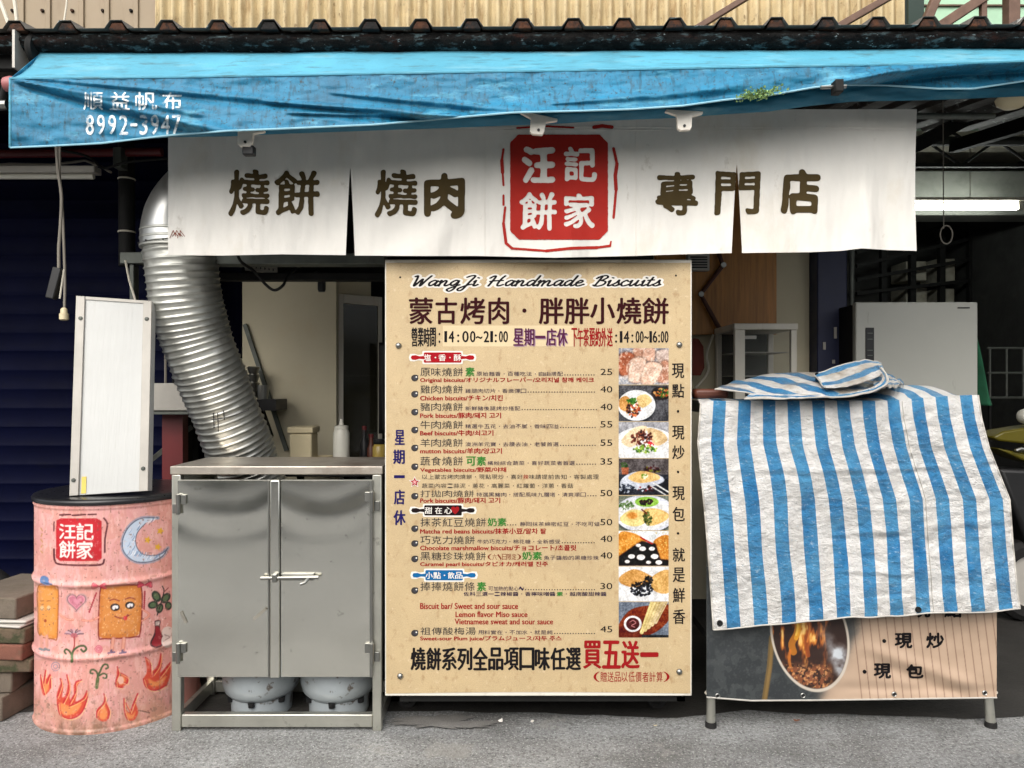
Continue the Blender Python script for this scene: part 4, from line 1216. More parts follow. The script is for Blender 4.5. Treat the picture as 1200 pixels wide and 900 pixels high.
# brush-script heading: skeleton strokes swept with a slanted wide nib
SCR = {'W': (1.35, [[(0.0, 1.6), (0.18, 1.75), (0.25, 1.3), (0.3, 0), (0.75, 1.2), (0.8, 0.0), (1.1, 1.0), (1.35, 1.75)]]),
       'a': (0.85, [[(0.66, 0.8), (0.4, 0.98), (0.08, 0.55), (0.2, 0.05), (0.5, 0.3), (0.7, 0.9), (0.62, 0.25), (0.75, 0.02), (0.95, 0.25)]]),
       'n': (0.9, [[(0, 0.7), (0.12, 0.95), (0.1, 0.0)], [(0.1, 0.4), (0.4, 0.92), (0.58, 0.8), (0.55, 0.2), (0.68, 0.02), (0.95, 0.25)]]),
       'g': (0.85, [[(0.66, 0.85), (0.4, 0.98), (0.08, 0.55), (0.22, 0.1), (0.52, 0.35), (0.68, 0.9), (0.6, -0.4), (0.3, -0.9), (0.02, -0.6), (0.5, -0.1), (0.9, 0.2)]]),
       'J': (1.0, [[(0.3, 1.5), (0.6, 1.75), (0.95, 1.7), (0.7, 0.6), (0.45, -0.6), (0.15, -0.8), (0.05, -0.45), (0.6, 0.1), (1.0, 0.3)]]),
       'i': (0.45, [[(0.05, 0.7), (0.18, 0.95), (0.14, 0.2), (0.25, 0.02), (0.5, 0.25)], [(0.22, 1.42), (0.3, 1.38)]]),
       'H': (1.45, [[(0.0, 1.35), (0.25, 1.7), (0.42, 1.6), (0.3, 0.6), (0.2, 0.0)], [(1.2, 1.75), (1.0, 1.2), (0.9, 0.3), (1.05, 0.02), (1.4, 0.25)], [(0.15, 0.78), (0.6, 0.9), (1.2, 0.95)]]),
       'd': (0.9, [[(0.6, 0.85), (0.38, 0.98), (0.08, 0.55), (0.2, 0.05), (0.5, 0.3), (0.75, 1.2), (0.82, 1.75), (0.64, 0.5), (0.7, 0.02), (0.98, 0.25)]]),
       'm': (1.3, [[(0, 0.7), (0.12, 0.95), (0.1, 0.0)], [(0.1, 0.4), (0.35, 0.92), (0.5, 0.8), (0.46, 0.0)], [(0.48, 0.4), (0.78, 0.92), (0.95, 0.8), (0.92, 0.2), (1.05, 0.02), (1.35, 0.25)]]),
       'e': (0.7, [[(0.1, 0.45), (0.45, 0.6), (0.55, 0.85), (0.35, 0.98), (0.08, 0.55), (0.2, 0.06), (0.45, 0.05), (0.78, 0.3)]]),
       'B': (1.15, [[(0.1, 1.3), (0.5, 1.72), (0.4, 0.9), (0.25, 0.0)], [(0.2, 1.5), (0.75, 1.8), (1.0, 1.5), (0.7, 1.05), (0.5, 0.95)], [(0.5, 0.95), (1.0, 0.75), (0.95, 0.25), (0.5, -0.02), (0.1, 0.15)]]),
       's': (0.65, [[(0.0, 0.2), (0.3, 0.6), (0.42, 1.02), (0.45, 0.7), (0.55, 0.3), (0.35, 0.02), (0.1, 0.1)], [(0.4, 0.05), (0.68, 0.25)]]),
       'c': (0.7, [[(0.55, 0.8), (0.4, 0.98), (0.08, 0.55), (0.2, 0.06), (0.45, 0.05), (0.78, 0.3)]]),
       'u': (0.95, [[(0, 0.7), (0.14, 0.95), (0.1, 0.25), (0.25, 0.02), (0.55, 0.5), (0.66, 0.95), (0.6, 0.25), (0.72, 0.02), (0.98, 0.25)]]),
       't': (0.55, [[(0.32, 1.5), (0.18, 0.5), (0.22, 0.05), (0.38, 0.05), (0.62, 0.3)], [(0.02, 0.98), (0.5, 1.04)]])}


def script(text, x0, x1, ybase, xh, lay, grow, mat, name):
    tot = sum(SCR[c][0] if c != ' ' else 0.75 for c in text)
    sc = (x1 - x0 - 8) / tot
    ik = Ink(x0 - 6, ybase - xh * 2.6, x1 + 14, ybase + xh * 1.8, 3.0)
    cx = x0
    for c in text:
        if c == ' ':
            cx += 0.75 * sc; continue
        wd, sts = SCR[c]
        for s_ in sts:
            q = poly_smooth(s_, 6) if len(s_) > 2 else [np.array(p) for p in s_]
            pts = [(cx + p[0] * sc * 0.95 + p[1] * xh * 0.55, ybase - p[1] * xh) for p in q]
            ik.stroke(pts, 1.9 + grow, nib=(1.45, 0.8))
        cx += wd * sc
    V, Fc = ik.mesh(flat(lay), thr=0.5)
    prints.append(mesh_from(name, V, Fc, mat, bd, smooth=False))


script('WangJi Handmade Biscuits', 481, 781, 335.2, 6.8, 0.8, 4.2, MAT['p_white'], 'heading_outline')
script('WangJi Handmade Biscuits', 481, 781, 335.2, 6.8, 1.6, 0.0, MAT['p_ink'], 'heading')

merge_into(sheet_o, prints)
# eight food photographs printed on the board
def photo(y0, y1, base, draw):
    c = Canvas(725, y0, 783.5, y1, 3.0, base)
    draw(c, y0, y1)
    c.c = np.clip((c.c - 128) * 1.1 + 100, 0, 206) + (22 * fbm(c.X / 1.3, c.Y / 1.3, int(y0), 3) + 16 * fbm(c.X / 6, c.Y / 6, int(y0) + 1, 2))[..., None]
    nu, nv = 118, int((y1 - y0) * 2)
    u = np.linspace(725, 783.5, nu)[:, None] + np.zeros((1, nv)); v = np.linspace(y0, y1, nv)[None, :] + np.zeros((nu, 1))
    mesh_from('food_photo', flat(1)(u, v).reshape(-1, 3), grid_idx(nu, nv)[:, ::-1], MAT['photo'], bd, smooth=False, col=c.sample(u.ravel(), v.ravel()))


def ph1(c, a, b):
    c.poly([(725, 440), (784, 446), (784, 452), (725, 452)], (176, 178, 184))
    for pts, col in (([(742, 408), (757, 408), (757, 424), (744, 420)], (202, 158, 136)), ([(757, 408), (768, 409), (766, 424), (752, 420)], (218, 180, 160)), ([(768, 412), (784, 410), (784, 430), (772, 426)], (206, 186, 176)),
                     ([(725, 416), (738, 412), (746, 420), (742, 438), (726, 440)], (178, 112, 84)), ([(774, 424), (784, 424), (784, 448), (768, 446)], (188, 140, 118)),
                     ([(740, 420), (758, 421), (752, 448), (736, 446)], (226, 196, 178)), ([(758, 424), (777, 428), (766, 451), (750, 449)], (224, 192, 172))):
        c.poly(pts, tuple(x * 0.62 for x in col), 0.7, True, 2.5)
        cx_ = sum(p[0] for p in pts) / len(pts); cy_ = sum(p[1] for p in pts) / len(pts)
        c.poly([(cx_ + (x - cx_) * 0.9, cy_ + (y - cy_) * 0.9) for x, y in pts], col, 1, True, 1.5)
        c.poly([(cx_ + (x - cx_) * 0.5, cy_ - 3 + (y - cy_) * 0.4) for x, y in pts], tuple(x * 0.86 for x in col), 0.6, True, 3)
    c.speck(2.2, 0.35, (244, 232, 220), 0.5, 5)


def food(c, cx, cy, rx, ry, cols, seed, n=70, r=1.6):
    g = np.random.default_rng(seed)
    for _ in range(n):
        a, q = g.uniform(0, 6.28), math.sqrt(g.uniform(0, 1))
        c.ell(cx + rx * q * math.cos(a), cy + ry * q * math.sin(a), r * g.uniform(0.5, 1.3), r * g.uniform(0.4, 1.0), cols[g.integers(len(cols))], g.uniform(0, 180), 0.9)


def plate(c, cx, cy, rx, ry, col=(226, 230, 234), rot=0):
    c.ell(cx, cy + 1.5, rx + 1, ry + 1, (60, 62, 66), rot, 0.6, 5); c.ell(cx, cy, rx, ry, col, rot); c.ell(cx, cy + 1, rx * 0.86, ry * 0.84, tuple(min(255, x + 12) for x in col), rot)


def boards(c, col):
    for k in range(9):
        c.stroke([(725 + k * 8, c.y0), (729 + k * 9, c.y0 + 45)], 0.7, col, 0.6, False)


def ph2(c, a, b):
    boards(c, (60, 60, 62)); plate(c, 746, 475, 22, 18)
    c.ell(775, 461, 12, 8, (52, 44, 42)); food(c, 776, 460, 9, 5, [(196, 128, 66), (222, 176, 120), (60, 110, 40), (168, 84, 44)], 1, 40)
    c.poly([(726, 468), (734, 464), (740, 472), (734, 482), (726, 478)], (198, 150, 92), 1, True); c.poly([(746, 466), (757, 462), (764, 470), (752, 478)], (226, 196, 142), 1, True)
    food(c, 742, 480, 8, 9, [(70, 38, 30), (110, 60, 40), (196, 150, 80), (206, 110, 70), (40, 24, 22)], 2, 70); food(c, 741, 470, 6, 3, [(60, 110, 44), (90, 140, 60)], 3, 24)


def ph3(c, a, b):
    boards(c, (140, 138, 140)); plate(c, 755, 522, 38, 22, (230, 232, 234))
    c.poly([(728, 516), (742, 502), (758, 500), (752, 516), (738, 524)], (226, 204, 172), 1, True); c.poly([(758, 502), (776, 506), (782, 516), (768, 522)], (220, 194, 154), 1, True)
    food(c, 752, 514, 13, 10, [(74, 34, 30), (110, 56, 46), (52, 24, 24), (138, 82, 62)], 4, 90); food(c, 756, 526, 14, 5, [(120, 160, 60), (70, 110, 44), (168, 190, 90)], 5, 50); food(c, 763, 520, 3, 3, [(196, 50, 60)], 6, 10)


def ph4(c, a, b):
    c.lay((c.Y < 556) * 1.0, (104, 98, 98)); food(c, 731, 545, 4, 3, [(60, 90, 50), (90, 110, 70)], 7, 20); c.poly([(728, 548), (737, 548), (736, 556), (729, 556)], (168, 104, 76))
    food(c, 764, 550, 9, 4, [(60, 30, 34), (92, 40, 40), (120, 120, 44)], 8, 30)
    c.poly([(728, 562), (744, 553), (770, 556), (778, 564), (756, 572), (730, 572)], (196, 200, 210), 1, True)
    c.poly([(736, 560), (750, 552), (770, 556), (772, 562), (750, 566)], (226, 190, 132), 1, True); food(c, 755, 558, 3, 3, [(120, 150, 50), (240, 230, 200)], 9, 20)
    food(c, 735, 572, 9, 5, [(40, 46, 60), (180, 186, 196), (70, 76, 90)], 10, 40); food(c, 757, 573, 11, 4, [(130, 40, 44), (60, 30, 40), (200, 204, 212)], 11, 30)
    c.stroke([(766, 566), (784, 577)], 1.6, (226, 226, 222)); c.stroke([(762, 569), (780, 580)], 1.4, (206, 206, 204))


def ph5(c, a, b):
    plate(c, 756, 602, 36, 22, (214, 216, 226)); food(c, 733, 592, 9, 5, [(96, 124, 76), (130, 150, 110)], 12, 40)
    c.ell(758, 588, 14, 6, (150, 190, 90)); food(c, 757, 588, 8, 3.4, [(40, 20, 24), (64, 34, 34)], 13, 40)
    c.poly([(727, 606), (740, 597), (754, 600), (756, 612), (744, 617), (730, 613)], (234, 206, 146), 1, True); c.ell(741, 604, 6, 4, (204, 132, 60), 0, 0.7, 4); c.poly([(754, 598), (770, 596), (783, 602), (780, 610), (760, 616)], (224, 190, 128), 1, True)
    food(c, 759, 608, 5, 8, [(60, 70, 34), (90, 100, 50), (120, 130, 80)], 14, 50); c.stroke([(752, 597), (758, 602)], 1.6, (128, 60, 40))


def ph6(c, a, b):
    c.poly([(725, 626), (740, 624), (757, 634), (752, 650), (725, 656)], (212, 150, 72), 1, True); c.poly([(766, 634), (784, 628), (784, 660), (770, 652)], (204, 142, 70), 1, True)
    g = np.random.default_rng(15)
    for _ in range(130):
        x, y = g.uniform(725, 784), g.uniform(624, 658)
        if x < 750 or x > 768: c.ell(x, y, 0.9, 0.6, (240, 200, 130), g.uniform(0, 180), 0.8)
    c.poly([(725, 652), (742, 640), (752, 634), (768, 637), (774, 655), (784, 656), (784, 664), (725, 664)], (38, 18, 20), 1, False, 2); c.stroke([(751, 630), (764, 637)], 1.8, (170, 44, 30))
    for x, y, r in ((753, 643, 4), (764, 643, 3.5), (751, 653, 5), (740, 652, 4), (767, 652, 4.5), (735, 658, 3), (760, 659, 3), (772, 659, 4), (748, 639, 3)): c.ell(x, y, r, r * 0.66, (240, 232, 224))


def ph7(c, a, b):
    plate(c, 755, 694, 40, 20, (214, 220, 230)); c.poly([(726, 676), (742, 667), (758, 672), (766, 680), (744, 688), (728, 684)], (206, 160, 100), 1, True); c.poly([(764, 676), (784, 668), (784, 694), (766, 692)], (216, 176, 116), 1, True)
    g = np.random.default_rng(16)
    food(c, 752, 690, 13, 9, [(20, 20, 24), (34, 34, 40), (14, 14, 18), (60, 60, 70)], 17, 130, 1.5); food(c, 760, 680, 6, 4, [(20, 20, 24), (40, 40, 46)], 18, 30)


def ph8(c, a, b):
    c.poly([(725, 732), (740, 714), (766, 709), (784, 709), (784, 726), (766, 742), (740, 748), (725, 748)], (134, 66, 36), 1, True); c.ell(742, 740, 30, 12, (96, 44, 26), -30, 0.5, 8); c.lay(((c.Y > 744) & (c.X > 752)) * 1.0, (60, 62, 64))
    for k in range(5): c.stroke([(752 + k * 4, 741 - k * 3), (764 + k * 4.5, 706 - k)], 4.5, (226 - k * 6, 208 - k * 6, 150)); c.stroke([(753 + k * 4, 740 - k * 3), (765 + k * 4.5, 706 - k)], 1.0, (176, 150, 90), 0.7)
    c.ell(741.5, 731, 10.5, 9.5, (238, 236, 232)); c.ell(741.5, 731, 7.8, 7.2, (84, 22, 26)); c.stroke([(738, 729), (742, 727), (745, 730), (740, 733), (744, 735)], 0.8, (206, 150, 150))


for (y0, y1, base, fn) in ((408, 450.6, (150, 150, 158), ph1), (451.4, 493.6, (92, 92, 96), ph2), (494.4, 536.6, (170, 170, 174), ph3), (537.4, 580, (52, 54, 62), ph4),
                           (581, 621.4, (128, 134, 122), ph5), (622.4, 663, (222, 226, 232), ph6), (664, 704.6, (226, 230, 236), ph7), (705.4, 747, (126, 134, 146), ph8)):
    photo(y0, y1, base, fn)

# ================================================================== PAINTED DRUM
DX, DY, DR, DH = -1.56, 2.95, 0.29, 0.822
A = lambda x, y: (30 + x / 5.626, 560 + y / 5.626)
B = lambda x, y: (30 + x / 5.626, 710 + y / 5.626)
PINK = (208, 148, 138)
c = Canvas(34, 566, 212, 872, 3.0, PINK)
c.speck(26, -0.1, (222, 170, 172), 0.5, 21); c.speck(20, 0.15, (206, 142, 138), 0.5, 22); c.speck(9, 0.3, (226, 182, 172), 0.5, 23, sx=3.5); c.speck(12, 0.3, (198, 140, 128), 0.4, 27, sx=4)
c.lay(sstep(790, 850, c.Y) * np.clip(0.5 + 0.5 * fbm(c.X / 14, c.Y / 22, 24), 0, 1), (164, 124, 94), 0.75)
c.lay(sstep(836, 862, c.Y) * np.clip(0.4 + 0.8 * fbm(c.X / 8, c.Y / 10, 25), 0, 1), (104, 78, 58), 0.85)
c.speck(3.5, 0.62, (120, 96, 80), 0.6, 26, box=sstep(790, 840, c.Y))
# seal
c.poly([A(203, 280), A(230, 268), A(470, 268), A(502, 285), A(502, 530), A(480, 548), A(225, 548), A(200, 525)], (176, 12, 26))
c.poly([A(215, 300), A(330, 285), A(480, 300), A(480, 420), A(340, 440), A(220, 430)], (188, 18, 34), 0.6, True, 3)
for t, x0, y0, x1, y1 in (('汪', 222, 305, 330, 402), ('記', 336, 300, 448, 410), ('餅', 222, 415, 328, 530), ('家', 336, 420, 446, 535)):
    c.text(t, *A(x0, y0), *A(x1, y1), (238, 226, 220), soft=1.2, thr=0.2)
DK = (74, 20, 28)
for pts, w in (([A(226, 244), A(295, 242)], 2), ([A(308, 247), A(395, 242)], 2), ([A(412, 242), A(465, 241)], 1.8), ([A(516, 266), A(534, 290), A(538, 320), A(524, 400), A(522, 490)], 2),
               ([A(188, 290), A(186, 350)], 1.4), ([A(187, 470), A(192, 540), A(228, 570), A(400, 576), A(500, 571), A(518, 540)], 2.2)):
    c.stroke(pts, w, DK)
# moon and stars
moon = [A(872, 264), A(760, 268), A(682, 322), A(640, 410), A(650, 490), A(720, 550), A(820, 552), A(900, 518), A(938, 462), A(900, 498), A(830, 512), A(765, 498), A(728, 440), A(735, 365), A(790, 300)]
c.stroke(moon[:9], 4.5, (120, 150, 176), 0.6)
c.poly(moon, (186, 204, 222), 1, True)
g = np.random.default_rng(31)
for k in range(46):
    t_ = g.uniform(0, 1); i = int(t_ * 7); p, q = np.array(moon[i]), np.array(moon[14 - i])
    w_ = g.uniform(0.15, 0.85); m_ = p * (1 - w_) + q * w_
    c.stroke([m_ + [-1.6, 2.4], m_ + [0.4, 0], m_ + [1.2, -2.6]], 0.9, [(236, 240, 246), (120, 150, 186), (90, 120, 160)][k % 3], 0.8)
c.stroke(moon[:9], 1.1, (58, 80, 106)); c.stroke(moon[8:], 0.9, (58, 80, 106))
for cx_, cy_ in ((805, 410), (888, 350), (872, 456)):
    x, y = A(cx_, cy_)
    c.poly([(x + (4.6 if k % 2 == 0 else 2.3) * math.sin(k * math.pi / 5 + .3), y - (4.6 if k % 2 == 0 else 2.3) * math.cos(k * math.pi / 5 + .3)) for k in range(10)], (214, 166, 34), 0.95)
# girl biscuit
gp = [A(497, 722), A(540, 712), A(720, 706), A(762, 722), A(768, 850), B(755, 180), B(720, 205), B(520, 217), B(482, 200), A(484, 860)]
c.poly(gp, (196, 116, 46)); c.poly([(141 + (x - 141) * 0.84, 716 + (y - 716) * 0.84) for x, y in gp], (210, 136, 66), 0.8, True, 3)
c.stroke(gp, 1.5, (120, 34, 30), closed=True)
for k in range(70):
    x, y = g.uniform(120, 163), g.uniform(690, 746)
    c.ell(x, y, 0.7, 0.7, (236, 190, 130), 0, 0.8)
for ex, ey in ((590, 853), (688, 840)):
    x, y = A(ex, ey)
    c.ell(x, y, 5.6, 4.4, (24, 20, 22)); c.ell(x - 1.6, y + 0.6, 1.8, 2.2, (240, 240, 240)); c.ell(x + 2, y - 0.2, 1.8, 2.0, (236, 238, 240)); c.ell(x, y - 1.5, 1.2, 0.9, (240, 240, 240))
c.stroke([A(555, 808), A(585, 800), A(620, 812)], 1.2, (130, 40, 34)); c.stroke([A(655, 800), A(690, 790), A(722, 800)], 1.2, (130, 40, 34))
c.stroke([A(628, 860), A(632, 884)], 0.8, (140, 70, 40)); c.ell(*A(672, 905), 1.5, 1.0, (170, 70, 50))
c.stroke([B(588, 68), B(620, 80), B(650, 78), B(682, 62)], 1.3, (120, 30, 30)); c.ell(*B(657, 80), 2.4, 2.6, (198, 40, 44))
for bx, by in ((484, 716), (786, 706)):
    x, y = A(bx, by)
    for sx in (-1, 1): c.poly([(x, y), (x + sx * 7, y - 4), (x + sx * 8, y + 3)], (206, 60, 84), 0.9, False, 1); c.stroke([(x, y), (x + sx * 7, y - 4), (x + sx * 8, y + 3), (x, y)], 0.8, (150, 20, 50))
for k in range(9): c.ell(*A(465 - k * 5.6, 762 + k * 15), 1.0, 1.5, (150, 24, 40)); c.ell(*A(786 - k * 0.6, 752 + k * 14), 1.0, 1.4, (150, 24, 40))
for pts in ([B(482, 75), B(430, 98), B(372, 94)], [B(768, 22), B(815, 58), B(768, 98)]): c.stroke(pts, 2.4, (200, 110, 90)); c.stroke(pts, 1.2, (226, 160, 140))
for xa, xb in ((578, 568), (648, 642)):
    c.stroke([B(xa, 216), B(xb, 290)], 4.4, (186, 110, 90)); c.stroke([B(xa, 216), B(xb, 288)], 3, (216, 150, 130)); c.stroke([B(xb, 290), B(xb - 6, 300), B(xb + 20, 306), B(xb - 24, 312)], 1.8, (90, 70, 96))
# boy biscuit at the left edge
bp = [A(85, 712), A(190, 712), A(215, 740), B(214, 60), B(207, 212), B(180, 218), B(90, 190), B(82, 60)]
c.poly(bp, (206, 128, 46)); c.poly([(55 + (x - 55) * 0.8, 716 + (y - 716) * 0.86) for x, y in bp], (220, 150, 74), 0.7, True, 3); c.stroke(bp, 1.2, (150, 84, 30), closed=True)
c.poly([A(98, 690), A(100, 655), A(125, 645), A(150, 660), A(155, 688), A(175, 700), A(140, 706)], (70, 110, 160), 1, True); c.stroke([A(120, 690), A(172, 704)], 1.4, (34, 58, 100))
for ex in (108, 152):
    c.ell(*A(ex, 858), 2.4, 2.8, (226, 186, 140), 0, 0.9); c.stroke([A(ex - 10, 862), A(ex, 872), A(ex + 10, 860)], 0.8, (130, 110, 90)); c.stroke([A(ex - 12, 812), A(ex + 12, 810)], 0.9, (140, 80, 40))
c.ell(*B(130, 98), 1.6, 1.8, (150, 60, 30)); c.stroke([B(222, 52), B(270, 88), B(312, 92)], 2.2, (196, 110, 86)); c.stroke([B(222, 52), B(270, 88), B(312, 90)], 1.0, (228, 166, 146))
for xa in (105, 140): c.stroke([B(xa, 200), B(xa, 272)], 3.2, (206, 146, 130)); c.stroke([B(xa - 12, 284), B(xa + 14, 292)], 3, (110, 116, 120))
for k in range(5): c.stroke([A(100 + (k % 2) * 10, 330 + k * 38), A(112 - (k % 2) * 10, 350 + k * 36)], 1.0, (176, 130, 60))
# heart
def heart(cx, cy, s): return [(cx + s * 16 * math.sin(t) ** 3 / 16, cy - s * (13 * math.cos(t) - 5 * math.cos(2 * t) - 2 * math.cos(3 * t) - math.cos(4 * t)) / 16) for t in np.linspace(0, 6.283, 40)[:-1]]
hx, hy = A(336, 815)
c.poly(heart(hx, hy, 12.4), (150, 132, 132), 0.8, False, 2); c.poly(heart(hx, hy, 10), (214, 140, 156), 1, False, 1.5); c.poly(heart(hx, hy, 8.4), (176, 96, 118), 0.8, False, 1.5); c.poly(heart(hx + 1, hy, 4.6), (206, 140, 156), 0.8, False, 2); c.stroke(heart(hx, hy, 10.6), 0.7, (110, 70, 80), closed=True)
# flower with curled leaves
fx, fy = B(320, 190)
for k in range(9):
    a = R(-80 + k * 20); c.stroke([(fx, fy + 3), (fx + 5 * math.sin(a), fy - 4 * math.cos(a)), (fx + 11 * math.sin(a), fy - 6.5 * math.cos(a))], 1.4, [(120, 90, 110), (190, 160, 170), (90, 70, 80)][k % 3])
c.ell(fx, fy + 1, 4, 3, (170, 90, 100)); c.stroke([B(320, 205), B(322, 260), B(310, 300)], 1.4, (150, 40, 40))
GR = (58, 78, 44)
c.stroke([B(305, 362), B(308, 320), B(318, 292), B(350, 268), B(385, 264), B(400, 285), B(382, 302), B(366, 288)], 2.4, GR); c.stroke([B(305, 362), B(304, 330), B(290, 300), B(268, 286), B(256, 300), B(266, 316)], 2.2, GR); c.stroke([B(305, 366), B(306, 320)], 3.4, (70, 96, 52))
for r_ in (4.2, 2.6, 1.2): c.stroke([(B(482, 285)[0] + r_ * math.cos(t), B(482, 285)[1] + r_ * math.sin(t)) for t in np.linspace(0, 6.2, 14)], 0.9, (190, 60, 96), 0.8, False)
for r_ in (5, 2.4): c.stroke([(B(198, 400)[0] + r_ * math.cos(t), B(198, 400)[1] + r_ * math.sin(t)) for t in np.linspace(0, 6.2, 14)], 0.9, (120, 120, 140), 0.9, False)
c.stroke([B(468, 535), B(476, 470), B(492, 430), B(512, 392), B(535, 386), B(544, 405), B(530, 414)], 2.2, GR); c.stroke([B(470, 520), B(474, 450), B(452, 422), B(430, 424), B(428, 442), B(442, 446)], 2.2, GR); c.stroke([B(486, 460), B(512, 446), B(534, 456), B(530, 476), B(512, 474)], 2.0, GR); c.stroke([B(468, 538), B(476, 480)], 4, (76, 92, 50))
# butterfly
bx, by = A(890, 815)
for dx, dy, rx, ry, ro in ((-5, -6, 5, 7, -30), (6, -4, 4.5, 7, 40), (-9, 4, 6, 4.5, -20), (-1, 8, 4, 6, 20), (9, 5, 4, 5, 0)):
    c.ell(bx + dx, by + dy, rx, ry, (28, 44, 36), ro); c.ell(bx + dx, by + dy, rx * .6, ry * .6, (74, 104, 70), ro)
c.stroke([(bx - 4, by + 16), (bx + 1, by), (bx + 4, by - 12), (bx + 2, by - 18)], 1.3, (20, 26, 24)); c.stroke([(bx + 3, by - 10), (bx + 9, by - 16)], 0.9, (110, 30, 36))
# bottle and garlic
c.poly([B(852, 130), B(852, 100), B(888, 96), B(886, 132), B(888, 165), B(908, 210), B(908, 258), B(870, 278), B(830, 268), B(822, 240), B(848, 180)], (58, 26, 34), 1, True); c.poly([B(856, 140), B(880, 140), B(900, 215), B(898, 250), B(868, 268), B(836, 258), B(834, 235), B(856, 190)], (130, 18, 32), 1, True); c.poly([B(856, 104), B(885, 100), B(882, 128), B(856, 130)], (176, 166, 160))
c.ell(*B(938, 175), 7, 7, (212, 196, 190)); c.ell(*B(934, 232), 7, 8, (206, 192, 186)); c.stroke([B(915, 190), B(950, 205), B(920, 225)], 0.9, (120, 100, 100))
for k in range(14): c.ell(*B(g.uniform(815, 945), g.uniform(60, 130)), 0.7, 0.7, (238, 214, 210), 0, 0.8)
# flames
def flame(pts, core, lines):
    c.poly(pts, (196, 62, 40), 0.95, True, 1.2); c.poly(core, (222, 140, 78), 0.9, True, 2)
    for l in lines: c.stroke(l, 1.5, (178, 24, 36), 0.9)
    for l in lines: c.stroke([(x + 1.4, y + 1.6) for x, y in l], 0.8, (236, 196, 130), 0.8)


flame([B(205, 590), B(228, 520), B(236, 480), B(248, 540), B(240, 600), B(262, 590), B(278, 520), B(270, 455), B(296, 520), B(290, 610), B(318, 590), B(320, 520), B(370, 487), B(340, 530), B(336, 590), B(330, 630), B(375, 610), B(402, 560), B(410, 600), B(380, 690), B(310, 735), B(245, 735), B(215, 690)],
      [B(232, 640), B(262, 650), B(300, 660), B(370, 640), B(330, 705), B(260, 720), B(232, 690)],
      [[B(208, 600), B(235, 520), B(228, 480)], [B(246, 640), B(285, 550), B(272, 455)], [B(290, 640), B(330, 560), B(330, 505), B(368, 488)], [B(290, 660), B(380, 610), B(403, 560)], [B(212, 640), B(230, 720), B(300, 742), B(370, 700), B(408, 600)]])
flame([B(96, 460), B(115, 500), B(132, 420), B(135, 480), B(165, 450), B(166, 540), B(125, 590), B(104, 550)], [B(115, 540), B(150, 500), B(150, 550), B(125, 575)], [[B(98, 455), B(112, 530), B(128, 585)], [B(118, 510), B(132, 425)], [B(140, 510), B(160, 455), B(165, 540)]])
flame([B(518, 582), B(528, 620), B(555, 690), B(540, 750), B(505, 762), B(468, 735), B(475, 680), B(512, 640)], [B(512, 650), B(540, 710), B(520, 750), B(485, 730)], [[B(516, 580), B(524, 610), B(508, 650), B(472, 690), B(470, 735)], [B(526, 630), B(552, 690), B(545, 740)]])
flame([B(650, 610), B(660, 680), B(690, 700), B(715, 640), B(738, 578), B(728, 640), B(742, 700), B(715, 752), B(672, 750), B(650, 700)], [B(668, 700), B(700, 720), B(725, 690), B(710, 740), B(675, 740)], [[B(648, 610), B(652, 690), B(672, 748)], [B(690, 700), B(712, 640), B(740, 578)], [B(660, 640), B(688, 690)]])
flame([B(605, 405), B(620, 440), B(676, 470), B(670, 510), B(630, 540), B(595, 530), B(600, 470)], [B(612, 470), B(650, 470), B(655, 505), B(620, 520)], [[B(604, 402), B(614, 440), B(596, 490), B(600, 530), B(640, 538)], [B(618, 440), B(670, 470), B(668, 510), B(640, 500), B(618, 480)]])
c.ell(*B(628, 490), 3.5, 4.6, (222, 176, 158), 0, 0.9)
flame([B(790, 340), B(815, 380), B(832, 430), B(870, 390), B(893, 312), B(900, 380), B(890, 440), B(950, 380), B(950, 470), B(920, 530), B(860, 556), B(795, 540), B(775, 490), B(800, 430)], [B(810, 480), B(860, 500), B(930, 460), B(890, 520), B(830, 530)], [[B(788, 340), B(820, 370), B(826, 440)], [B(840, 450), B(880, 390), B(892, 315)], [B(880, 470), B(920, 420), B(952, 375)], [B(776, 480), B(800, 540), B(860, 556), B(930, 520)]])
c.speck(2.6, 0.6, (220, 180, 170), 0.3, 41); c.speck(2.4, 0.86, (110, 72, 60), 0.6, 42)
for yy in (690, 775):                    # rubbed ribs: bare metal and rust where the hoops stand out
    yr = yy - 22 * ((c.X - 91) / 110) ** 2
    c.lay(np.exp(-((c.Y - yr) / 2.2) ** 2) * sstep(0.05, 0.4, fbm(c.X / 12, c.Y / 5, 43)), (150, 108, 92), 0.6)
for k in range(26):
    x = g.uniform(44, 200); y = g.uniform(690, 850); c.stroke([(x, y), (x + g.uniform(-0.5, 0.5), y + g.uniform(8, 30))], g.uniform(0.6, 1.6), (168, 118, 100), 0.35)
for k in range(4): c.stroke([B(745 + k * 14, 690 + k * 2), B(775 + k * 14, 694 + k * 4)], 1.2, (90, 66, 52), 0.7)

c.c = c.c * 0.93 + np.array((180, 120, 104.0)) * 0.07
dr = thing('oil_drum', 'pink hand painted oil drum with biscuit faces, moon and flames', 'drum', (DX, DY, 0))
facing = math.atan2(-DY, -DX)
nth, nz = 560, 300
th = np.concatenate([np.linspace(facing - R(85), facing + R(85), nth - 60), np.linspace(facing + R(85), facing + R(275), 62)[1:-1]])
th = np.append(th, th[0] + 2 * math.pi)
zs = np.linspace(0.0, DH, nz)
TH, ZS = np.meshgrid(th, zs, indexing='ij')
prof = DR + 0.008 * np.exp(-((ZS - 0.535) / 0.011) ** 2) + 0.008 * np.exp(-((ZS - 0.272) / 0.011) ** 2) + 0.005 * (sstep(0.018, 0.008, ZS)) + 0.004 * sstep(DH - 0.02, DH - 0.01, ZS)
prof = prof + 0.0015 * fbm(TH * 2.2, ZS * 4, 55)
X = DX + prof * np.cos(TH); Y = DY + prof * np.sin(TH)
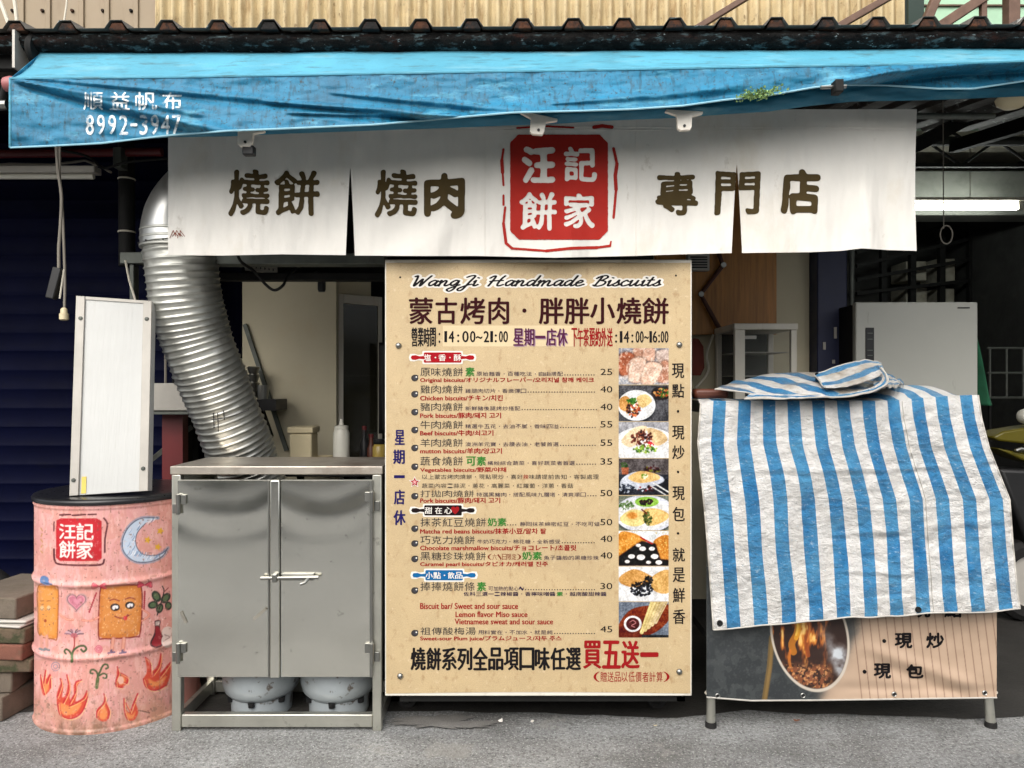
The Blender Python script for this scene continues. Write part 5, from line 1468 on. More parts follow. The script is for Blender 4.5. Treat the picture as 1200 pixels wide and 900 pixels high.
PX = 600 + F * X / Y; PY = 450 - F * (ZS - CH) / Y
colr = c.sample(PX.ravel(), PY.ravel())
toc = (np.cos(TH) * (0 - X) + np.sin(TH) * (0 - Y)) / np.hypot(X, Y)
vis = sstep(0.02, 0.10, toc).ravel()[:, None] * (PX < 206).ravel()[:, None]
# the pink continues round the sides that carry no picture
c2 = Canvas(34, 566, 212, 872, 1.0, PINK)
colr = colr * vis + lin(np.array(PINK)) * (1 - vis)
mesh_from('body', stk([X, Y, ZS], -1).reshape(-1, 3), grid_idx(len(th), nz), MAT['drum'], dr, sharp=180, col=colr)
MB().lathe([(0, DH - 0.002), (0.285, DH - 0.002), (0.299, DH + 0.001), (0.301, DH + 0.012), (0.296, DH + 0.020), (0.27, DH + 0.0215), (0, DH + 0.0225)], (DX, DY, 0), 72, caps=False).build('lid', MAT['drum_lid'], dr, sharp=60)

# white panel standing on the drum
b0, b1, t1, t0 = [Vector(P(*q)) for q in ((82, 588.5, 2.74), (174, 582.5, 2.76), (178.5, 360, 2.86), (90, 354, 2.84))]
zfix = DH + 0.0235
def on_panel(u, v, d=0.0):
    p = (b0 * (1 - u) + b1 * u) * (1 - v) + (t0 * (1 - u) + t1 * u) * v
    nrm = (b1 - b0).cross(t0 - b0).normalized()
    return p + nrm * d


dz = zfix - min(b0.z, b1.z)
for q in (b0, b1, t0, t1): q.z += dz
pn = thing('upright_slab', 'tall white panel with aluminium side strips standing on the pink drum', 'panel', tuple((b0 + b1) / 2))


def pslab(u0, u1, v0, v1, d0, d1):
    vs = [on_panel(u, v, d) for d in (d0, d1) for v in (v0, v1) for u in (u0, u1)]
    return MB().add(vs, [(0, 2, 3, 1), (4, 5, 7, 6), (0, 1, 5, 4), (2, 6, 7, 3), (0, 4, 6, 2), (1, 3, 7, 5)])


pslab(0.0, 1.0, 0, 1, -0.035, -0.002).build('board', MAT['board_white'], pn, bevel=0.002)
pslab(0.0, 0.115, 0, 1, -0.0015, 0.006).build('side_strip', MAT['alu'], pn, bevel=0.0015)
pslab(0.885, 1.0, 0, 1, -0.0015, 0.006).build('side_strip', MAT['alu'], pn, bevel=0.0015)
pslab(0.12, 0.88, 0.985, 1.0, -0.0015, 0.003).build('top_strip', MAT['alu'], pn)
pslab(0.14, 0.20, 0.008, 0.09, -0.0015, 0.0).build('yellow_tape', MAT['yellow_tape'], pn)
for u, v in ((0.07, 0.885), (0.94, 0.90), (0.05, 0.075), (0.935, 0.115)):
    p = on_panel(u, v, 0.006)
    MB().lathe([(0.008, 0), (0.007, -0.004), (0, -0.005)], p, 14, 'y', caps=False).build('screw', MAT['grey_steel'], pn)

# ================================================================== STAINLESS CABINET
CY = 2.684
X0, X1 = P(201, 0, CY)[0], P(447, 0, CY)[0]
CT = 0.962
cb = thing('steel_cabinet', 'stainless steel cabinet with two bolted doors and an open foot', 'cabinet', ((X0 + X1) / 2, CY + 0.18, 0))
D = 0.34
pw = 0.033
for (xa, ya) in ((X0, CY), (X1 - pw, CY), (X0, CY + D - pw), (X1 - pw, CY + D - pw)):
    MB().box(xa, xa + pw, ya, ya + pw, 0, CT - 0.031).build('leg', MAT['steel_frame'], cb, bevel=0.003)
MB().box(X0 - 0.004, X1 + 0.004, CY - 0.004, CY + D, CT - 0.030, CT).build('top', MAT['steel_top'], cb, bevel=0.003)
zr0, zr1 = P(0, 853, CY)[2], P(0, 838, CY)[2]
MB().box(X0 + pw + .001, X1 - pw - .001, CY + 0.003, CY + 0.032, zr0, zr1).build('bottom_rail', MAT['steel_frame'], cb, bevel=0.003)
MB().box(X0 + pw + .001, X1 - pw - .001, CY + D - 0.03, CY + D - 0.003, zr0, zr1).build('bottom_rail', MAT['steel_frame'], cb, bevel=0.003)
for xa in (X0 + 0.004, X1 - 0.022):
    MB().box(xa, xa + 0.018, CY + pw + .001, CY + D - pw - .001, zr0, zr1).build('side_rail', MAT['steel_frame'], cb)
for xa in (X0 + 0.003, X1 - 0.005):
    MB().box(xa, xa + 0.002, CY + pw + .001, CY + D - pw - .001, zr1 + 0.14, CT - 0.032).build('side_sheet', MAT['steel'], cb)
MB().box(X0 + 0.035, X1 - 0.035, CY + D - 0.012, CY + D - 0.010, 0.05, 0.84).build('light_block_sheet', MAT['dark_steel'], cb)  # dark sheet added to block light from behind the cylinders
zd0, zd1 = P(0, 792, CY)[2], P(0, 563, CY)[2]
xm = P(329.5, 0, CY)[0]


def door(xa, xb, name='door'):
    """a sheet with folded edges, very slightly dished"""
    nu, nv = 50, 70
    u = np.linspace(0, 1, nu)[:, None]; v = np.linspace(0, 1, nv)[None, :]
    X = xa + (xb - xa) * u + 0 * v; Z = zd0 + (zd1 - zd0) * v + 0 * u
    Yd = CY - 0.010 + 0.0016 * (1 - v) * 0 + 0.0009 * fbm(X * 2.4, Z * 3.2 + xa, 91, 2) + (0.0022 * np.sin(Z * 26 + -7 * (u - 0.55) ** 2 + xa * 3) * 0.62 + 0.0007 * np.sin(Z * 55 - 12 * (u - 0.45) ** 2)) * sstep(0.5, 0.92, v)
    d = mesh_from(name, stk([X, Yd, Z], -1).reshape(-1, 3), grid_idx(nu, nv)[:, ::-1], MAT['steel'], cb, sharp=180)
    MB().box(xa, xb, CY - 0.008, CY - 0.002, zd0, zd1).build('backing', MAT['steel_frame'], d)
    MB().box(xa, xb, CY - 0.0125, CY - 0.003, zd1, zd1 + 0.004).build('top_fold', MAT['steel_frame'], d)
    return d


dl = door(P(210, 0, CY)[0], xm - 0.002); dr_ = door(xm + 0.002, P(437, 0, CY)[0])
xs_ = P(318.5, 0, CY)[0]
MB().box(xs_, xm - 0.001, CY - 0.019, CY - 0.0125, zd0, zd1 + 0.002).build('meeting_strip', MAT['steel'], dl, bevel=0.003)
MB().box(xs_ - 0.010, xs_ - 0.004, CY - 0.0145, CY - 0.0125, zd0, zd1).build('bead', MAT['chrome'], dl)
MB().box(P(434, 0, CY)[0], P(437, 0, CY)[0] + 0.001, CY - 0.015, CY - 0.0125, zd0, zd1).build('bead', MAT['chrome'], dr_)
for (px, py, d_, s_) in ((212, 590, dl, 1), (437, 587, dr_, -1), (212, 763, dl, 1), (437, 763, dr_, -1)):
    p = P(px, py, CY)
    m = MB().tube([(p[0], CY - 0.022, p[2] - 0.036), (p[0], CY - 0.022, p[2] + 0.036)], 0.008, 12)
    m.box(*sorted((p[0], p[0] + s_ * 0.026)), CY - 0.020, CY - 0.013, p[2] + 0.0, p[2] + 0.034)
    m.box(*sorted((p[0], p[0] - s_ * 0.026)), CY - 0.012, CY - 0.005, p[2] - 0.034, p[2] + 0.0)
    m.build('hinge', MAT['chrome'], d_, bevel=0.001)
z = P(0, 675, CY)[2]
bx0, bx1 = P(309, 0, CY)[0], P(376, 0, CY)[0]
bt = MB().box(xm + 0.008, bx1 - 0.02, CY - 0.022, CY - 0.012, z - 0.011, z + 0.014).build('bolt_plate', MAT['chrome'], dr_, bevel=0.002)
m = MB().tube([(bx0, CY - 0.030, z), (bx1, CY - 0.030, z + 0.003)], 0.0065, 12)
m.tube([(bx1 - 0.035, CY - 0.032, z), (bx1 - 0.045, CY - 0.05, z - 0.012), (bx1 - 0.06, CY - 0.052, z - 0.016)], 0.006, 10)
m.build('bolt', MAT['chrome'], dr_)
MB().box(xs_ + 0.012, xs_ + 0.030, CY - 0.040, CY - 0.020, z - 0.014, z + 0.016).build('bolt_keeper', MAT['chrome'], dl, bevel=0.003)
for cx_, cy_, a_, l_, par in ((217, 722, -65, 0.045, dl), (306, 718, 40, 0.06, dl)):
    p = P(cx_, cy_, CY)
    d = Vector((math.cos(R(a_)), 0, math.sin(R(a_)))) * l_ / 2
    q = Vector((p[0], CY - 0.0135, p[2]))
    MB().bar(q - d, q + d, 0.010, 0.0012, up=(0, 1, 0)).build('tape_scrap', M('grey_tape', (120, 116, 106), 0.6, var=0.3, vscale=30), par)
# gas cylinders inside
for i, (pxc, lab, gY) in enumerate(((302, 'pale grey gas cylinder behind the cabinet foot, next to the drum side', 2.875), (394, 'pale grey gas cylinder with rust specks behind the cabinet foot, next to the menu board', 2.87))):
    xc = (pxc - 600) / F * (gY - 0.05)
    gc = thing('gas_cylinder', lab, 'gas cylinder', (xc, gY, 0), 'gas cylinders inside the steel cabinet')
    prof = [(0.10, 0.066), (0.118, 0.07), (0.136, 0.09), (0.1445, 0.12), (0.146, 0.16), (0.146, 0.38), (0.14, 0.43), (0.12, 0.47), (0.08, 0.50), (0.03, 0.51), (0.0, 0.51)]
    MB().lathe(prof, (xc, gY, 0), 56).build('body', MAT['gas'], gc, sharp=60)
    MB().lathe([(0.108, 0.0), (0.112, 0.0), (0.116, 0.075), (0.112, 0.075)], (xc, gY, 0), 40, caps=False).build('foot_ring', MAT['gas'], gc, sharp=60)
    MB().lathe([(0.09, 0.49), (0.095, 0.49), (0.095, 0.60), (0.09, 0.60)], (xc, gY, 0), 40, caps=False).build('collar', MAT['gas'], gc, sharp=60)
    MB().lathe([(0.02, 0.508), (0.02, 0.55), (0.012, 0.56), (0.0, 0.56)], (xc, gY, 0), 16).build('valve', MAT['chrome'], gc)
    for k in range(3):
        a = R(-90 + k * 55 - 55)
        MB().lathe([(0.0, -0.006), (0.012, -0.006), (0.014, 0.012)], (xc + 0.118 * math.cos(a), gY + 0.118 * math.sin(a), 0.062), 10).build('drain_slot', MAT['black'], gc)

# ================================================================== EXHAUST DUCT
path = [P(212, 272, 2.98), P(212, 300, 2.97), P(215, 330, 2.98), P(220, 360, 3.0), P(228, 390, 3.03), P(239, 420, 3.06), P(251, 450, 3.10), P(263, 480, 3.14), P(275, 510, 3.18), P(285, 535, 3.22), P(293, 556, 3.25), P(300, 576, 3.27)]
pp = poly_smooth(path, 40)
L_ = np.concatenate([[0], np.cumsum([np.linalg.norm(pp[i + 1] - pp[i]) for i in range(len(pp) - 1)])])
ridges = 45
s_ = np.linspace(0, L_[-1], ridges * 7)
pp = stk([np.interp(s_, L_, [q[k] for q in pp]) for k in range(3)], 1)
ph = (s_ / L_[-1] * ridges + 0.5 * vnoise(s_ * 9, s_ * 0 + 0.3, 4)) % 1.0
rr = 0.137 + 0.006 * np.exp(-((ph - 0.5) / 0.12) ** 2) + 0.0035 * np.array([float(vnoise(np.array([x * 9]), np.array([0.5]), 3)[0]) for x in s_])
du = thing('exhaust_duct', 'bent ribbed metal exhaust duct coming down behind the steel cabinet', 'duct', tuple(path[-1]))
mh = MB().tube([tuple(p) for p in pp], list(rr), 64, caps=False)
hv = np.array(mh.v).reshape(len(pp), 64, 3); ctr = np.array(pp)[:, None, :]
an = np.arange(64)[None, :] / 64 * 2 * np.pi
dent = 1 + 0.018 * fbm(2.2 * np.cos(an) + 3 + s_[:, None] * 5, 2.2 * np.sin(an) + s_[:, None] * 9, 12, 3) + 0.010 * fbm(4 * np.cos(an) + 9, 4 * np.sin(an) + s_[:, None] * 42, 13, 2)
mh.v = [tuple(q) for q in (ctr + (hv - ctr) * dent[..., None]).reshape(-1, 3)]
mh.build('ribbed_hose', MAT['duct'], du, sharp=180)
el = poly_smooth([P(212, 290, 2.975), P(212, 272, 2.98), P(219, 250, 3.0), P(238, 228, 3.05), P(270, 212, 3.12), P(330, 200, 3.25)], 10)
MB().tube([tuple(p) for p in el], 0.148, 48, caps=False).build('elbow', MAT['duct_elbow'], du, sharp=180)
for py_, dr2 in ((293, 0.152), (284, 0.151), (275, 0.151)):
    a, b_ = Vector(P(212, py_, 2.977)), Vector(P(212, py_ - 3, 2.977))
    MB().tube([tuple(a), tuple(b_)], dr2, 48).build('collar_band', MAT['duct'], du, bevel=0.002)
for k in range(5):
    a = R(-150 + k * 30)
    q = Vector(P(212, 289, 2.977)); MB().lathe([(0.004, -0.002), (0.003, 0.003), (0, 0.004)], q + Vector((math.cos(a), math.sin(a), 0)) * 0.152, 8).build('rivet', MAT['black'], du)
MB().tube([tuple(p) for p in poly_smooth([(p[0], p[1], p[2]) for p in [Vector(P(248, 492, 3.0)), Vector(P(270, 488, 2.995)), Vector(P(292, 480, 3.01))]], 6)], 0.002, 5).build('marker_line', MAT['black'], du)
for px, a, b_ in ((250, 484, 502), (255, 484, 506), (262, 481, 492)):
    MB().tube([P(px, a, 2.992), P(px + 1, b_, 3.005)], 0.002, 5).build('marker_line', MAT['black'], du)

# ================================================================== STALL TABLE, BANNER, TARP
SY = 2.70
sx0, sx1 = P(828, 0, SY)[0], P(1168, 0, SY)[0]
stl = thing('stall_table', 'metal legged stall table hidden under the striped tarpaulin', 'stall', ((sx0 + sx1) / 2, SY + 0.28, 0))
for px, Y in ((833, SY + 0.02), (1161, SY + 0.02), (833, SY + 0.50), (1161, SY + 0.50)):
    x = (px - 600) / F * (SY + 0.02)
    lg = MB().tube([(x, Y, 0.012), (x - (0.11 if px > 1000 else 0), Y, 1.15)], 0.0165, 16).build('leg', MAT['steel_frame'], stl)
    MB().lathe([(0, 0), (0.021, 0), (0.02, 0.018), (0.0175, 0.02)], (x, Y, 0), 16).build('rubber_foot', MAT['rubber'], lg)
tbl_b = MB().box(sx0 + 0.01, P(1142, 0, SY)[0], SY - 0.01, SY + 0.54, 1.15, 1.19)
tbl_b.build('table_top', MAT['steel_frame'], stl, bevel=0.004)
MB().box(sx0 + 0.02, sx1 - 0.04, SY + 0.03, SY + 0.5, 0.30, 0.33).build('lower_shelf', MAT['dark_steel'], stl)
MB().box(sx0 + 0.02, sx1 - 0.04, SY + 0.035, SY + 0.05, 0.33, 1.14).build('front_panel', MAT['dark_steel'], stl)

c = Canvas(826, 660, 1171, 824, 3.0, (176, 152, 130))
C_ = lambda x, y: (880 + x / 3.75, 715 + y / 3.75)
for k in range(40):
    x = 990 + k * 9.55
    c.stroke([(x, 640), (x + 1.5 + 0.02 * x, 830)], 1.0, (116, 88, 72), 0.8, False)
edge = np.interp(c.Y, [660, 722, 745, 775, 800, 824], [1012, 1005, 1001, 985, 966, 958])
m = 1 / (1 + np.exp((c.X - edge) / 3.5))
c.lay(m, (50, 54, 56)); c.lay(m * sstep(700, 830, c.Y), (38, 42, 44), 0.6)
c.speck(7, 0.25, (66, 70, 70), 0.5, 61, box=m); c.speck(1.6, 0.5, (74, 76, 76), 0.4, 62, box=m)
c.stroke([C_(92, 120), C_(82, 250), C_(60, 392)], 6.5, (104, 82, 44), 0.9, False); c.stroke([C_(94, 120), C_(84, 250), C_(62, 392)], 3, (126, 100, 56), 0.7, False)
wok = lambda r: ((lambda u, v: r - np.hypot(u / 43, v / 64))(((c.X - 949) * math.cos(R(-14)) + (c.Y - 745) * math.sin(R(-14))), (-(c.X - 949) * math.sin(R(-14)) + (c.Y - 745) * math.cos(R(-14)))))
wm = sstep(0, 0.03, wok(1.0))
c.lay(sstep(-0.03, 0.0, wok(1.035)) * (1 - sstep(0.0, 0.03, wok(1.0))), (190, 180, 166))
c.lay(wm, (44, 26, 20))
f1 = fbm(c.X / 7, c.Y / 22, 63, 4); f2 = fbm(c.X / 4, c.Y / 13, 64, 3)
up_ = sstep(800, 735, c.Y) * (1 - sstep(968, 985, c.X))
c.lay(wm * sstep(0.0, 0.5, f1) * up_, (176, 86, 30), 0.95); c.lay(wm * sstep(0.3, 0.8, f1) * up_, (226, 150, 60), 0.95); c.lay(wm * sstep(0.6, 1.0, f1 + f2 * 0.3) * up_, (246, 210, 130), 0.9)
for pts, w_, col in (([(929, 715), (935, 728), (934, 742), (928, 754), (930, 764)], 8, (196, 120, 30)), ([(931, 718), (936, 732), (933, 748)], 5, (226, 160, 40)), ([(932, 720), (935, 734), (933, 744)], 2.4, (240, 200, 90)), ([(926, 762), (925, 775), (928, 786)], 3, (196, 110, 34)), ([(946, 720), (949, 735), (945, 750), (947, 768)], 5, (150, 70, 26)), ([(947, 722), (949, 738), (946, 752)], 2.2, (206, 120, 54)), ([(957, 718), (960, 732), (957, 748)], 3, (120, 56, 24))): c.stroke(pts, w_, col, 0.8)
food_m = wm * sstep(772, 786, c.Y) * (1 - sstep(965, 980, c.X))
c.lay(food_m * sstep(-0.3, 0.2, fbm(c.X / 3, c.Y / 3, 65)), (128, 74, 46), 0.9); c.lay(food_m * sstep(0.3, 0.7, fbm(c.X / 2.4, c.Y / 2.4, 66)), (206, 150, 96), 0.8)
for x, y, rx, ry, a_ in ((982, 768, 15, 17, 0.9), (972, 752, 10, 12, 0.4), (984, 785, 9, 10, 0.7), (964, 738, 12, 14, 0.25)):
    q = np.clip(1 - np.hypot((c.X - x) / rx, (c.Y - y) / ry), 0, 1) * (0.8 + 0.4 * fbm(c.X / 6, c.Y / 6, 67))
    c.lay(q * 1.5 * np.maximum(wm, 0.25), (196, 204, 210), a_)
nu, nv = 520, 240
u = np.linspace(828, 1168, nu)[:, None] + np.zeros((1, nv)); v = np.linspace(0, 1, nv)[None, :]
bot = np.interp(u, [828, 880, 960, 1060, 1168], [817, 821, 820.5, 819, 817.5])
pyb = 664 + (bot - 664) * v


def banner_surf(px, py, lift=0.0):
    px = np.asarray(px, float); py = np.asarray(py, float)
    q = (py - (760 + (px - 1020) * 0.36)) / 9
    d = 0.012 * np.exp(-q ** 2) * sstep(1000, 1040, px) * (1 - sstep(1110, 1170, px)) * -1 + 0.009 * np.exp(-(q - 1.8) ** 2) * sstep(1000, 1050, px) * (1 - sstep(1120, 1170, px))
    q2 = (py - (806 + (px - 1000) * 0.02)) / 6
    d = d + 0.005 * np.exp(-q2 ** 2) * sstep(960, 1000, px) + 0.004 * fbm(px / 50, py / 40, 68)
    Y = SY - 0.006 + d - lift
    return stk([(px - 600) / F * Y, Y, CH + (450 - py) / F * Y], -1)


bn = thing('vinyl_banner', 'printed vinyl banner with a flaming wok hanging from the stall front', 'banner', P(998, 818, SY))
ban_o = mesh_from('sheet', banner_surf(u, pyb).reshape(-1, 3), grid_idx(nu, nv)[:, ::-1], MAT['banner'], bn, sharp=180, col=c.sample(u.ravel(), pyb.ravel()))
ik = Ink(1005, 700, 1135, 800, 2.6)
for t, x0, y0, x1, y1 in (('現', 1070, 704, 1090, 723.5), ('點', 1107, 704, 1127, 723.5), ('現', 1049, 742.5, 1069, 759.5), ('炒', 1086, 742, 1106, 759.5), ('現', 1024.5, 778, 1044, 795), ('包', 1062.5, 779, 1082, 794.5)):
    ik.text(t, x0, y0, x1, y1)
for x, y in ((1036, 751), (1013, 787)): ik.stroke([(x, y), (x + 0.4, y + 0.4)], 3.2)
V, Fc = ik.mesh(lambda x, y: banner_surf(x, y, 0.0022), thr=0.16, soft=1.6)
merge_into(ban_o, [mesh_from('lettering', V, Fc, MAT['p_ink'], bn, smooth=False)])
for px, py in ((841, 815.5), (941, 815), (1048, 813.5), (1154, 812)):
    p = banner_surf(np.array([px]), np.array([py]), 0.001)[0]
    e = MB().lathe([(0.0055, -0.001), (0.0075, -0.003), (0.0095, -0.001), (0.0095, 0.001)], p, 18, 'y', caps=False).build('eyelet', MAT['chrome'], bn)
    MB().lathe([(0.0, -0.0012), (0.0056, -0.0012), (0.0056, 0.0)], p, 14, 'y', caps=False).build('eyelet_hole', MAT['black'], e)
MB().tube([tuple(banner_surf(np.array([x]), np.array([np.interp(x, [828, 880, 960, 1060, 1168], [817, 821, 820.5, 819, 817.5])]), 0.001)[0]) for x in np.linspace(828, 1168, 60)], 0.003, 6).build('hem', MAT['tile_white'], bn)
for px in (838, 1160):
    p = banner_surf(np.array([px]), np.array([813.5 if px > 1000 else 816]), 0.0)[0]
    MB().lathe([(0.021, -0.003), (0.023, 0), (0.021, 0.003)], ((((833 if px < 1000 else 1161)) - 600) / F * (SY + 0.02), SY + 0.02, p[2]), 20, 'z').build('tie', MAT['cable_white'], bn)

# tarp: top back edge -> front edge -> hem
LX = [(462, 822), (520, 818), (600, 826), (660, 831), (735, 836)]
RX = [(462, 1146), (490, 1150), (525, 1159), (585, 1183), (640, 1187), (700, 1193), (713, 1195)]
HB = [(0, 737), (0.12, 735), (0.30, 727), (0.46, 721.5), (0.60, 721), (0.645, 719), (0.75, 718), (0.86, 716), (1, 713.5)]
nu, nv1, nv2 = 230, 26, 150
U = np.linspace(0, 1, nu)[:, None]
v2 = np.linspace(0, 1, nv2)[None, :]
topy = 470 - 7 * sstep(0.62, 1.0, U) * 1.0 + 4 * (1 - sstep(0.0, 0.04, U))
hem = np.interp(U, [h[0] for h in HB], [h[1] for h in HB]) + 2.2 * fbm(U * 7, U * 0, 80, 2)
PYf = topy + (hem - topy) * v2
Lx = np.interp(PYf, [q[0] for q in LX], [q[1] for q in LX]); Rx = np.interp(PYf, [q[0] for q in RX], [q[1] for q in RX])
sway = 0.010 * np.sin(v2 * 3.0) * (np.sin(U * 3.14)) + 0.006 * fbm(U * 4 + 0 * v2, v2 * 3 + 0 * U, 72)
PXf = Lx + (Rx - Lx) * (U + sway * np.sin(U * math.pi))
dep = 2.655 - 0.035 * v2 + 0.02 * np.exp(-((v2 - 0.0) / 0.03) ** 2)
wr = 0.016 * fbm(U * 5, v2 * 3.2, 73, 3) * sstep(0, 0.12, v2) + 0.007 * fbm(U * 16, v2 * 15, 74, 3) + 0.0032 * fbm(U * 44, v2 * 40, 79, 2)
for yc, am, wd, tl in ((0.30, -0.009, 0.013, 0.02), (0.62, -0.009, 0.015, -0.03), (0.47, 0.006, 0.010, 0.01), (0.78, -0.006, 0.012, 0.02), (0.16, 0.005, 0.010, -0.02), (0.9, 0.005, 0.010, 0.02)):
    cc_ = yc + tl * U + 0.016 * fbm(U * 5, U * 0 + yc * 9, 75)
    am_ = am * np.clip(0.35 + 1.1 * fbm(U * 3.5, U * 0 + yc * 7, 78), 0, 1.1)
    wr = wr + am_ * np.exp(-((v2 - cc_) / wd) ** 2) - am_ * 0.6 * np.exp(-((v2 - cc_ - 1.7 * wd) / wd) ** 2)
wr = wr + 0.020 * np.sin(U * 17 + 1.5 * v2 + 2.4 * fbm(U * 3 + 0 * v2, v2 * 1.5 + 0 * U, 77, 2)) * v2 * np.clip(0.6 + 0.8 * fbm(U * 4 + 0 * v2, 0 * U + v2, 76, 2), 0, 1.3)
wr = wr - 0.014 * np.exp(-((U - 0.46 - 0.09 * v2) / 0.03) ** 2) * np.exp(-((v2 - 0.1) / 0.14) ** 2)
Yf = dep + wr
front = stk([(PXf - 600) / F * Yf, Yf, CH + (450 - PYf) / F * Yf], -1)
v1 = np.linspace(1, 0, nv1)[None, :]                    # 1 = back edge
ft = front[:, :1, :]
top = np.zeros((nu, nv1, 3))
top[..., 0] = ft[..., 0] + (-0.01 * v1)
top[..., 1] = ft[..., 1] + 0.58 * v1
zt = 1.196 + 0.010 * fbm(U * 6, v1 * 3, 76, 3) + 0.05 * sstep(0.60, 0.78, U) * (1 - sstep(0.93, 1.0, U)) * np.sin(np.pi * np.clip(v1 * 0.9 + 0.12, 0, 1))
w_ = np.exp(-(v1 / 0.06) ** 2)
top[..., 2] = ft[..., 2] * w_ + np.maximum(zt, 1.193) * (1 - w_)
allp = np.concatenate([top[:, :-1], front], 1)
nvt = allp.shape[1]
uv = stk([U + np.zeros((1, nvt)), np.zeros((nu, 1)) + np.linspace(0, 1, nvt)[None, :]], -1).reshape(-1, 2)
tp = thing('striped_tarp', 'blue and white striped tarpaulin draped over the stall front', 'tarpaulin', P(1000, 720, 2.65))
mesh_from('sheet', allp.reshape(-1, 3), grid_idx(nu, nvt), MAT['tarp'], tp, sharp=180, uv=uv, thick=0.0015)
for i in (0, nu - 1):
    MB().tube([tuple(allp[i, j]) for j in range(nv1 - 1, nvt)], 0.0032, 6).build('edge_cord', MAT['tile_white'], tp)
MB().tube([tuple(p + np.array([0, -0.002, 0])) for p in allp[:, -1]], 0.0028, 6).build('hem_cord', MAT['tile_white'], tp)
MB().tube([tuple(p + np.array([0, -0.002, 0])) for p in allp[int(nu * 0.718), nv1:]], 0.0016, 5).build('seam', MAT['tile_white'], tp)
for i, j in ((5, -5), (int(nu * 0.672), -4)):
    p = allp[i, j]
    e = MB().lathe([(0.004, -0.004), (0.009, -0.005), (0.011, -0.002), (0.011, 0.001)], p, 18, 'y', caps=False).build('eyelet', MAT['dark_steel'], tp)
    MB().lathe([(0.0, -0.003), (0.0045, -0.003)], p, 12, 'y', caps=False).build('eyelet_hole', MAT['black'], e)

# folded spare tarpaulin lying on top
ft_ = thing('folded_tarp', 'dusty striped tarpaulin folded in a heap on top of the stall', 'tarpaulin', P(950, 470, 2.85))


def sheet_loft(curves, name, mat, nu=90, vscale=1.0, thick=0.004, urot=None, seed=1, amp=0.006):
    """loft a cloth through several space curves (front to back)"""
    rows_ = []
    for cv in curves:
        q = np.array(poly_smooth(cv, 16)); l = np.concatenate([[0], np.cumsum(np.linalg.norm(np.diff(q, axis=0), axis=1))])
        t = np.linspace(0, l[-1], nu); rows_.append(stk([np.interp(t, l, q[:, k]) for k in range(3)], 1))
    rows_ = np.array(rows_); m_ = len(rows_); nvv = 40
    vv_ = np.linspace(0, m_ - 1, nvv); out = np.zeros((nu, nvv, 3))
    for j, x in enumerate(vv_):
        i = min(int(x), m_ - 2); f = x - i; out[:, j] = rows_[i] * (1 - f) + rows_[i + 1] * f
    u_ = np.linspace(0, 1, nu)[:, None] + np.zeros((1, nvv)); w2 = np.linspace(0, 1, nvv)[None, :] + np.zeros((nu, 1))
    out[..., 2] += amp * fbm(u_ * 7, w2 * 4, seed); out[..., 1] += amp * fbm(u_ * 6, w2 * 5, seed + 5)
    uvv = stk([w2 * vscale + (urot or 0) * u_, u_], -1).reshape(-1, 2)
    o_ = mesh_from(name, out.reshape(-1, 3), grid_idx(nu, nvv), mat, ft_, sharp=180, uv=uvv, thick=thick)
    return out


T = lambda *a: [P(q[0], q[1] if q[1] < 446 else 446 + (q[1] - 446) * 0.40, q[2]) for q in a]      # the heap sits on the table top
o1 = sheet_loft([T((838, 474, 2.67), (880, 486, 2.625), (940, 490, 2.61), (990, 487, 2.61), (1028, 474, 2.64)),
                 T((846, 462, 2.72), (885, 466, 2.68), (940, 468, 2.67), (990, 466, 2.67), (1040, 462, 2.72)),
                 T((860, 451, 2.85), (890, 447, 2.82), (935, 446, 2.80), (990, 448, 2.82), (1050, 456, 2.86)),
                 T((872, 448, 3.0), (895, 440, 3.0), (935, 437, 3.0), (990, 440, 3.0), (1058, 454, 3.0)),
                 T((880, 462, 3.14), (900, 460, 3.14), (935, 460, 3.14), (990, 460, 3.14), (1060, 462, 3.14))], 'lower_fold', MAT['tarp_dusty'], vscale=0.75, urot=0.75, seed=101)
o2 = sheet_loft([T((872, 496, 2.60), (930, 499, 2.585), (985, 494, 2.58), (1020, 480, 2.58), (1036, 460, 2.59), (1040, 442, 2.62), (1032, 430, 2.66)),
                 T((880, 486, 2.62), (930, 489, 2.60), (985, 484, 2.60), (1018, 470, 2.60), (1031, 452, 2.61), (1034, 440, 2.64), (1026, 428, 2.69))], 'rolled_edge', MAT['tarp_fold'], vscale=0.3, urot=0.02, seed=111, amp=0.004)
o3 = sheet_loft([T((966, 468, 2.62), (990, 462, 2.61), (1012, 452, 2.61), (1030, 440, 2.63), (1036, 434, 2.66)),
                 T((962, 456, 2.68), (985, 448, 2.66), (1008, 438, 2.66), (1026, 430, 2.68), (1034, 430, 2.70)),
                 T((954, 440, 2.76), (978, 431, 2.75), (1000, 425, 2.75), (1020, 422.5, 2.76), (1032, 425, 2.78)),
                 T((956, 446, 2.86), (980, 437, 2.86), (1000, 430, 2.86), (1022, 427, 2.86), (1034, 430, 2.86))], 'upper_fold', MAT['tarp_fold'], vscale=0.55, urot=0.0, seed=121, amp=0.003)
o4 = sheet_loft([T((1026, 474, 2.62), (1040, 466, 2.64), (1052, 464, 2.68)), T((1022, 452, 2.66), (1038, 446, 2.70), (1056, 454, 2.76)), T((1030, 430, 2.72), (1042, 438, 2.78), (1058, 452, 2.86))], 'side_fold', MAT['tarp_fold'], nu=50, vscale=0.6, seed=131)
for arr in (o1[:, 0], o2[:, 0], o3[:, -14], o3[0]):
    MB().tube([tuple(p + np.array([0, -0.003, 0.001])) for p in arr], 0.0028, 6).build('edge_cord', MAT['tile_white'], ft_)
p = o3[2, 26]
MB().lathe([(0.003, -0.004), (0.008, -0.005), (0.009, 0.0)], p + np.array([0.005, -0.004, 0]), 14, 'y').build('eyelet', MAT['dark_steel'], ft_)
